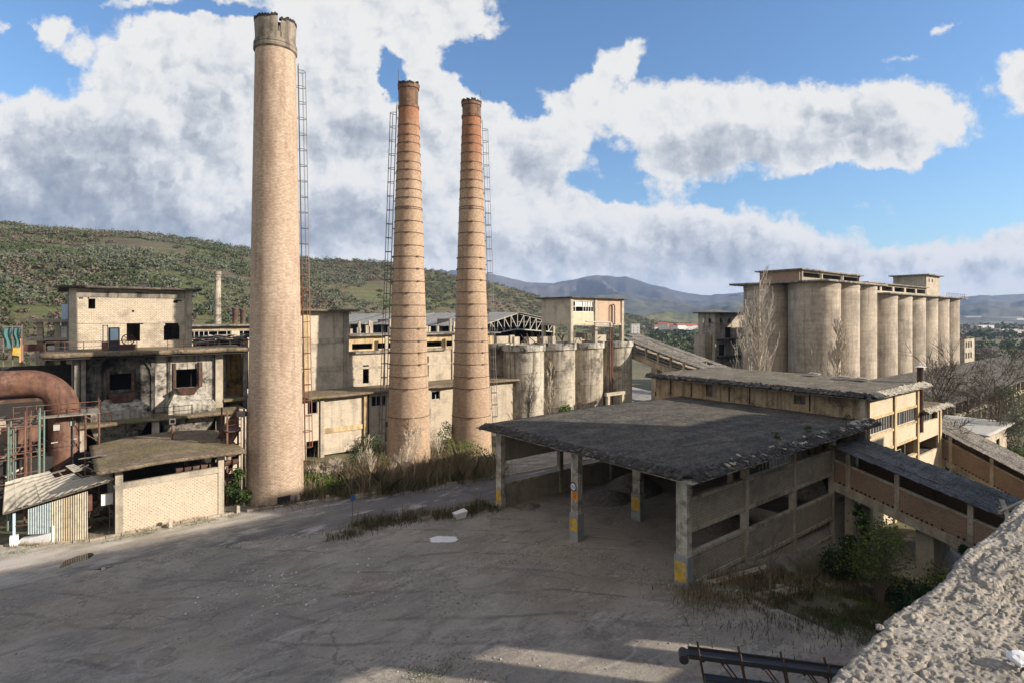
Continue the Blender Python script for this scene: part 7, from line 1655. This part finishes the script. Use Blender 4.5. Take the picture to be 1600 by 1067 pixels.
def ledge_mat():
    g = mat('ledge_surface', .95); p = g.pos()
    a = g.noise(p, 5, 8, .7); c = g.mix(g.mr(a, .42, .58), (.27, .24, .20), (.37, .33, .275))
    b = g.noise(p, 1.7, 7, .75, .5); c = g.mix(g.mr(b, .5, .6, 0, .75), c, (.19, .17, .145)); c = g.mix(g.mr(b, .36, .44, .5, 0), c, (.47, .435, .38))
    gr_ = g.n('ShaderNodeTexVoronoi', {'Vector': p, 'Scale': 85.0}, out=1); gv_ = g.xyz(gr_)[0]; c = g.mix(g.mr(gv_, .7, .95, 0, .55), c, (.16, .14, .12)); c = g.mix(g.mr(gv_, 0, .2, .4, 0), c, (.55, .52, .47))
    f = g.noise(p, 60, 5, .75); c = g.mix(g.mr(f, .40, .55, .5, 0), c, (.13, .115, .10))
    l = g.noise(g.va(p, (3, 9, 0)), 7, 6, .8); c = g.mix(g.mr(l, .62, .68, 0, .7), c, (.10, .095, .08))
    o_ = g.noise(g.va(p, (13, 2, 0)), 3.5, 5, .75); c = g.mix(g.mr(o_, .64, .70, 0, .5), c, (.33, .22, .09))
    return g.fin(c, g.m('ADD', f, g.m('MULTIPLY', gv_, .5)), .8, .008)
cbm = ledge_mat()
grid_mesh('ledge', A, B, Zz, cbm, cb)
stn = random.Random(4); mbs = MB()
def pebble(c, r, seed):
    rs = np.random.RandomState(seed); mb = MB(); n, m_ = 9, 6
    for j in range(m_+1):
        for k in range(n):
            th_, ph = math.pi*j/m_, 2*math.pi*k/n; q = r*(1+.35*(fbm(np.array([math.cos(ph)*math.sin(th_)*1.5+seed]), np.array([math.sin(ph)*math.sin(th_)*1.5+math.cos(th_)]), 3)[0]-.5)*2)
            mb.v.append((c[0]+q*math.sin(th_)*math.cos(ph)*1.2, c[1]+q*math.sin(th_)*math.sin(ph), c[2]+q*math.cos(th_)*.6))
    for j in range(m_):
        for k in range(n): k2 = (k+1) % n; mb.f.append((j*n+k, (j+1)*n+k, (j+1)*n+k2, j*n+k2))
    return mb
pl_ = ['larger loose stone on the broken spot of the ledge', 'flat loose stone left of the larger one on the ledge', 'small loose stone on the ledge nearest the edge', 'small dark crumb on the broken spot of the ledge', 'loose crumb at the bottom edge of the ledge']
for i, (px, py, r) in enumerate([(1400, 1024, .035), (1385, 998, .026), (1375, 985, .018), (1418, 1012, .015), (1352, 1050, .022)]):
    x, y = gp(px, py, LZ-.07); tag(pebble((x, y, LZ-.055), r, i).build('ledge_stone', cbm, None, smooth=False), pl_[i], 'stone')
x, y = gp(1592, 1040, LZ-.05); o = pebble((x, y, LZ-.02), .035, 9).build('shell_shard', M['whitesheet'], None); tag(o, 'small white shard at the bottom right corner of the ledge', 'shard')
# ================================================================== HAZE
hz_ = MB().box(-2500, 8500, -2500, 7500, -90, 480)
hm = bpy.data.materials.new('haze'); hm.use_nodes = True; t = hm.node_tree; t.nodes.clear()
pvn = t.nodes.new('ShaderNodeVolumePrincipled'); pvn.inputs['Color'].default_value = (.44, .60, .96, 1); pvn.inputs["Density"].default_value = .000085; pvn.inputs['Anisotropy'].default_value = 0.0
on = t.nodes.new('ShaderNodeOutputMaterial'); t.links.new(pvn.outputs[0], on.inputs['Volume'])
HAZE = True
if HAZE: tag(hz_.build('haze', hm), kind='stuff')
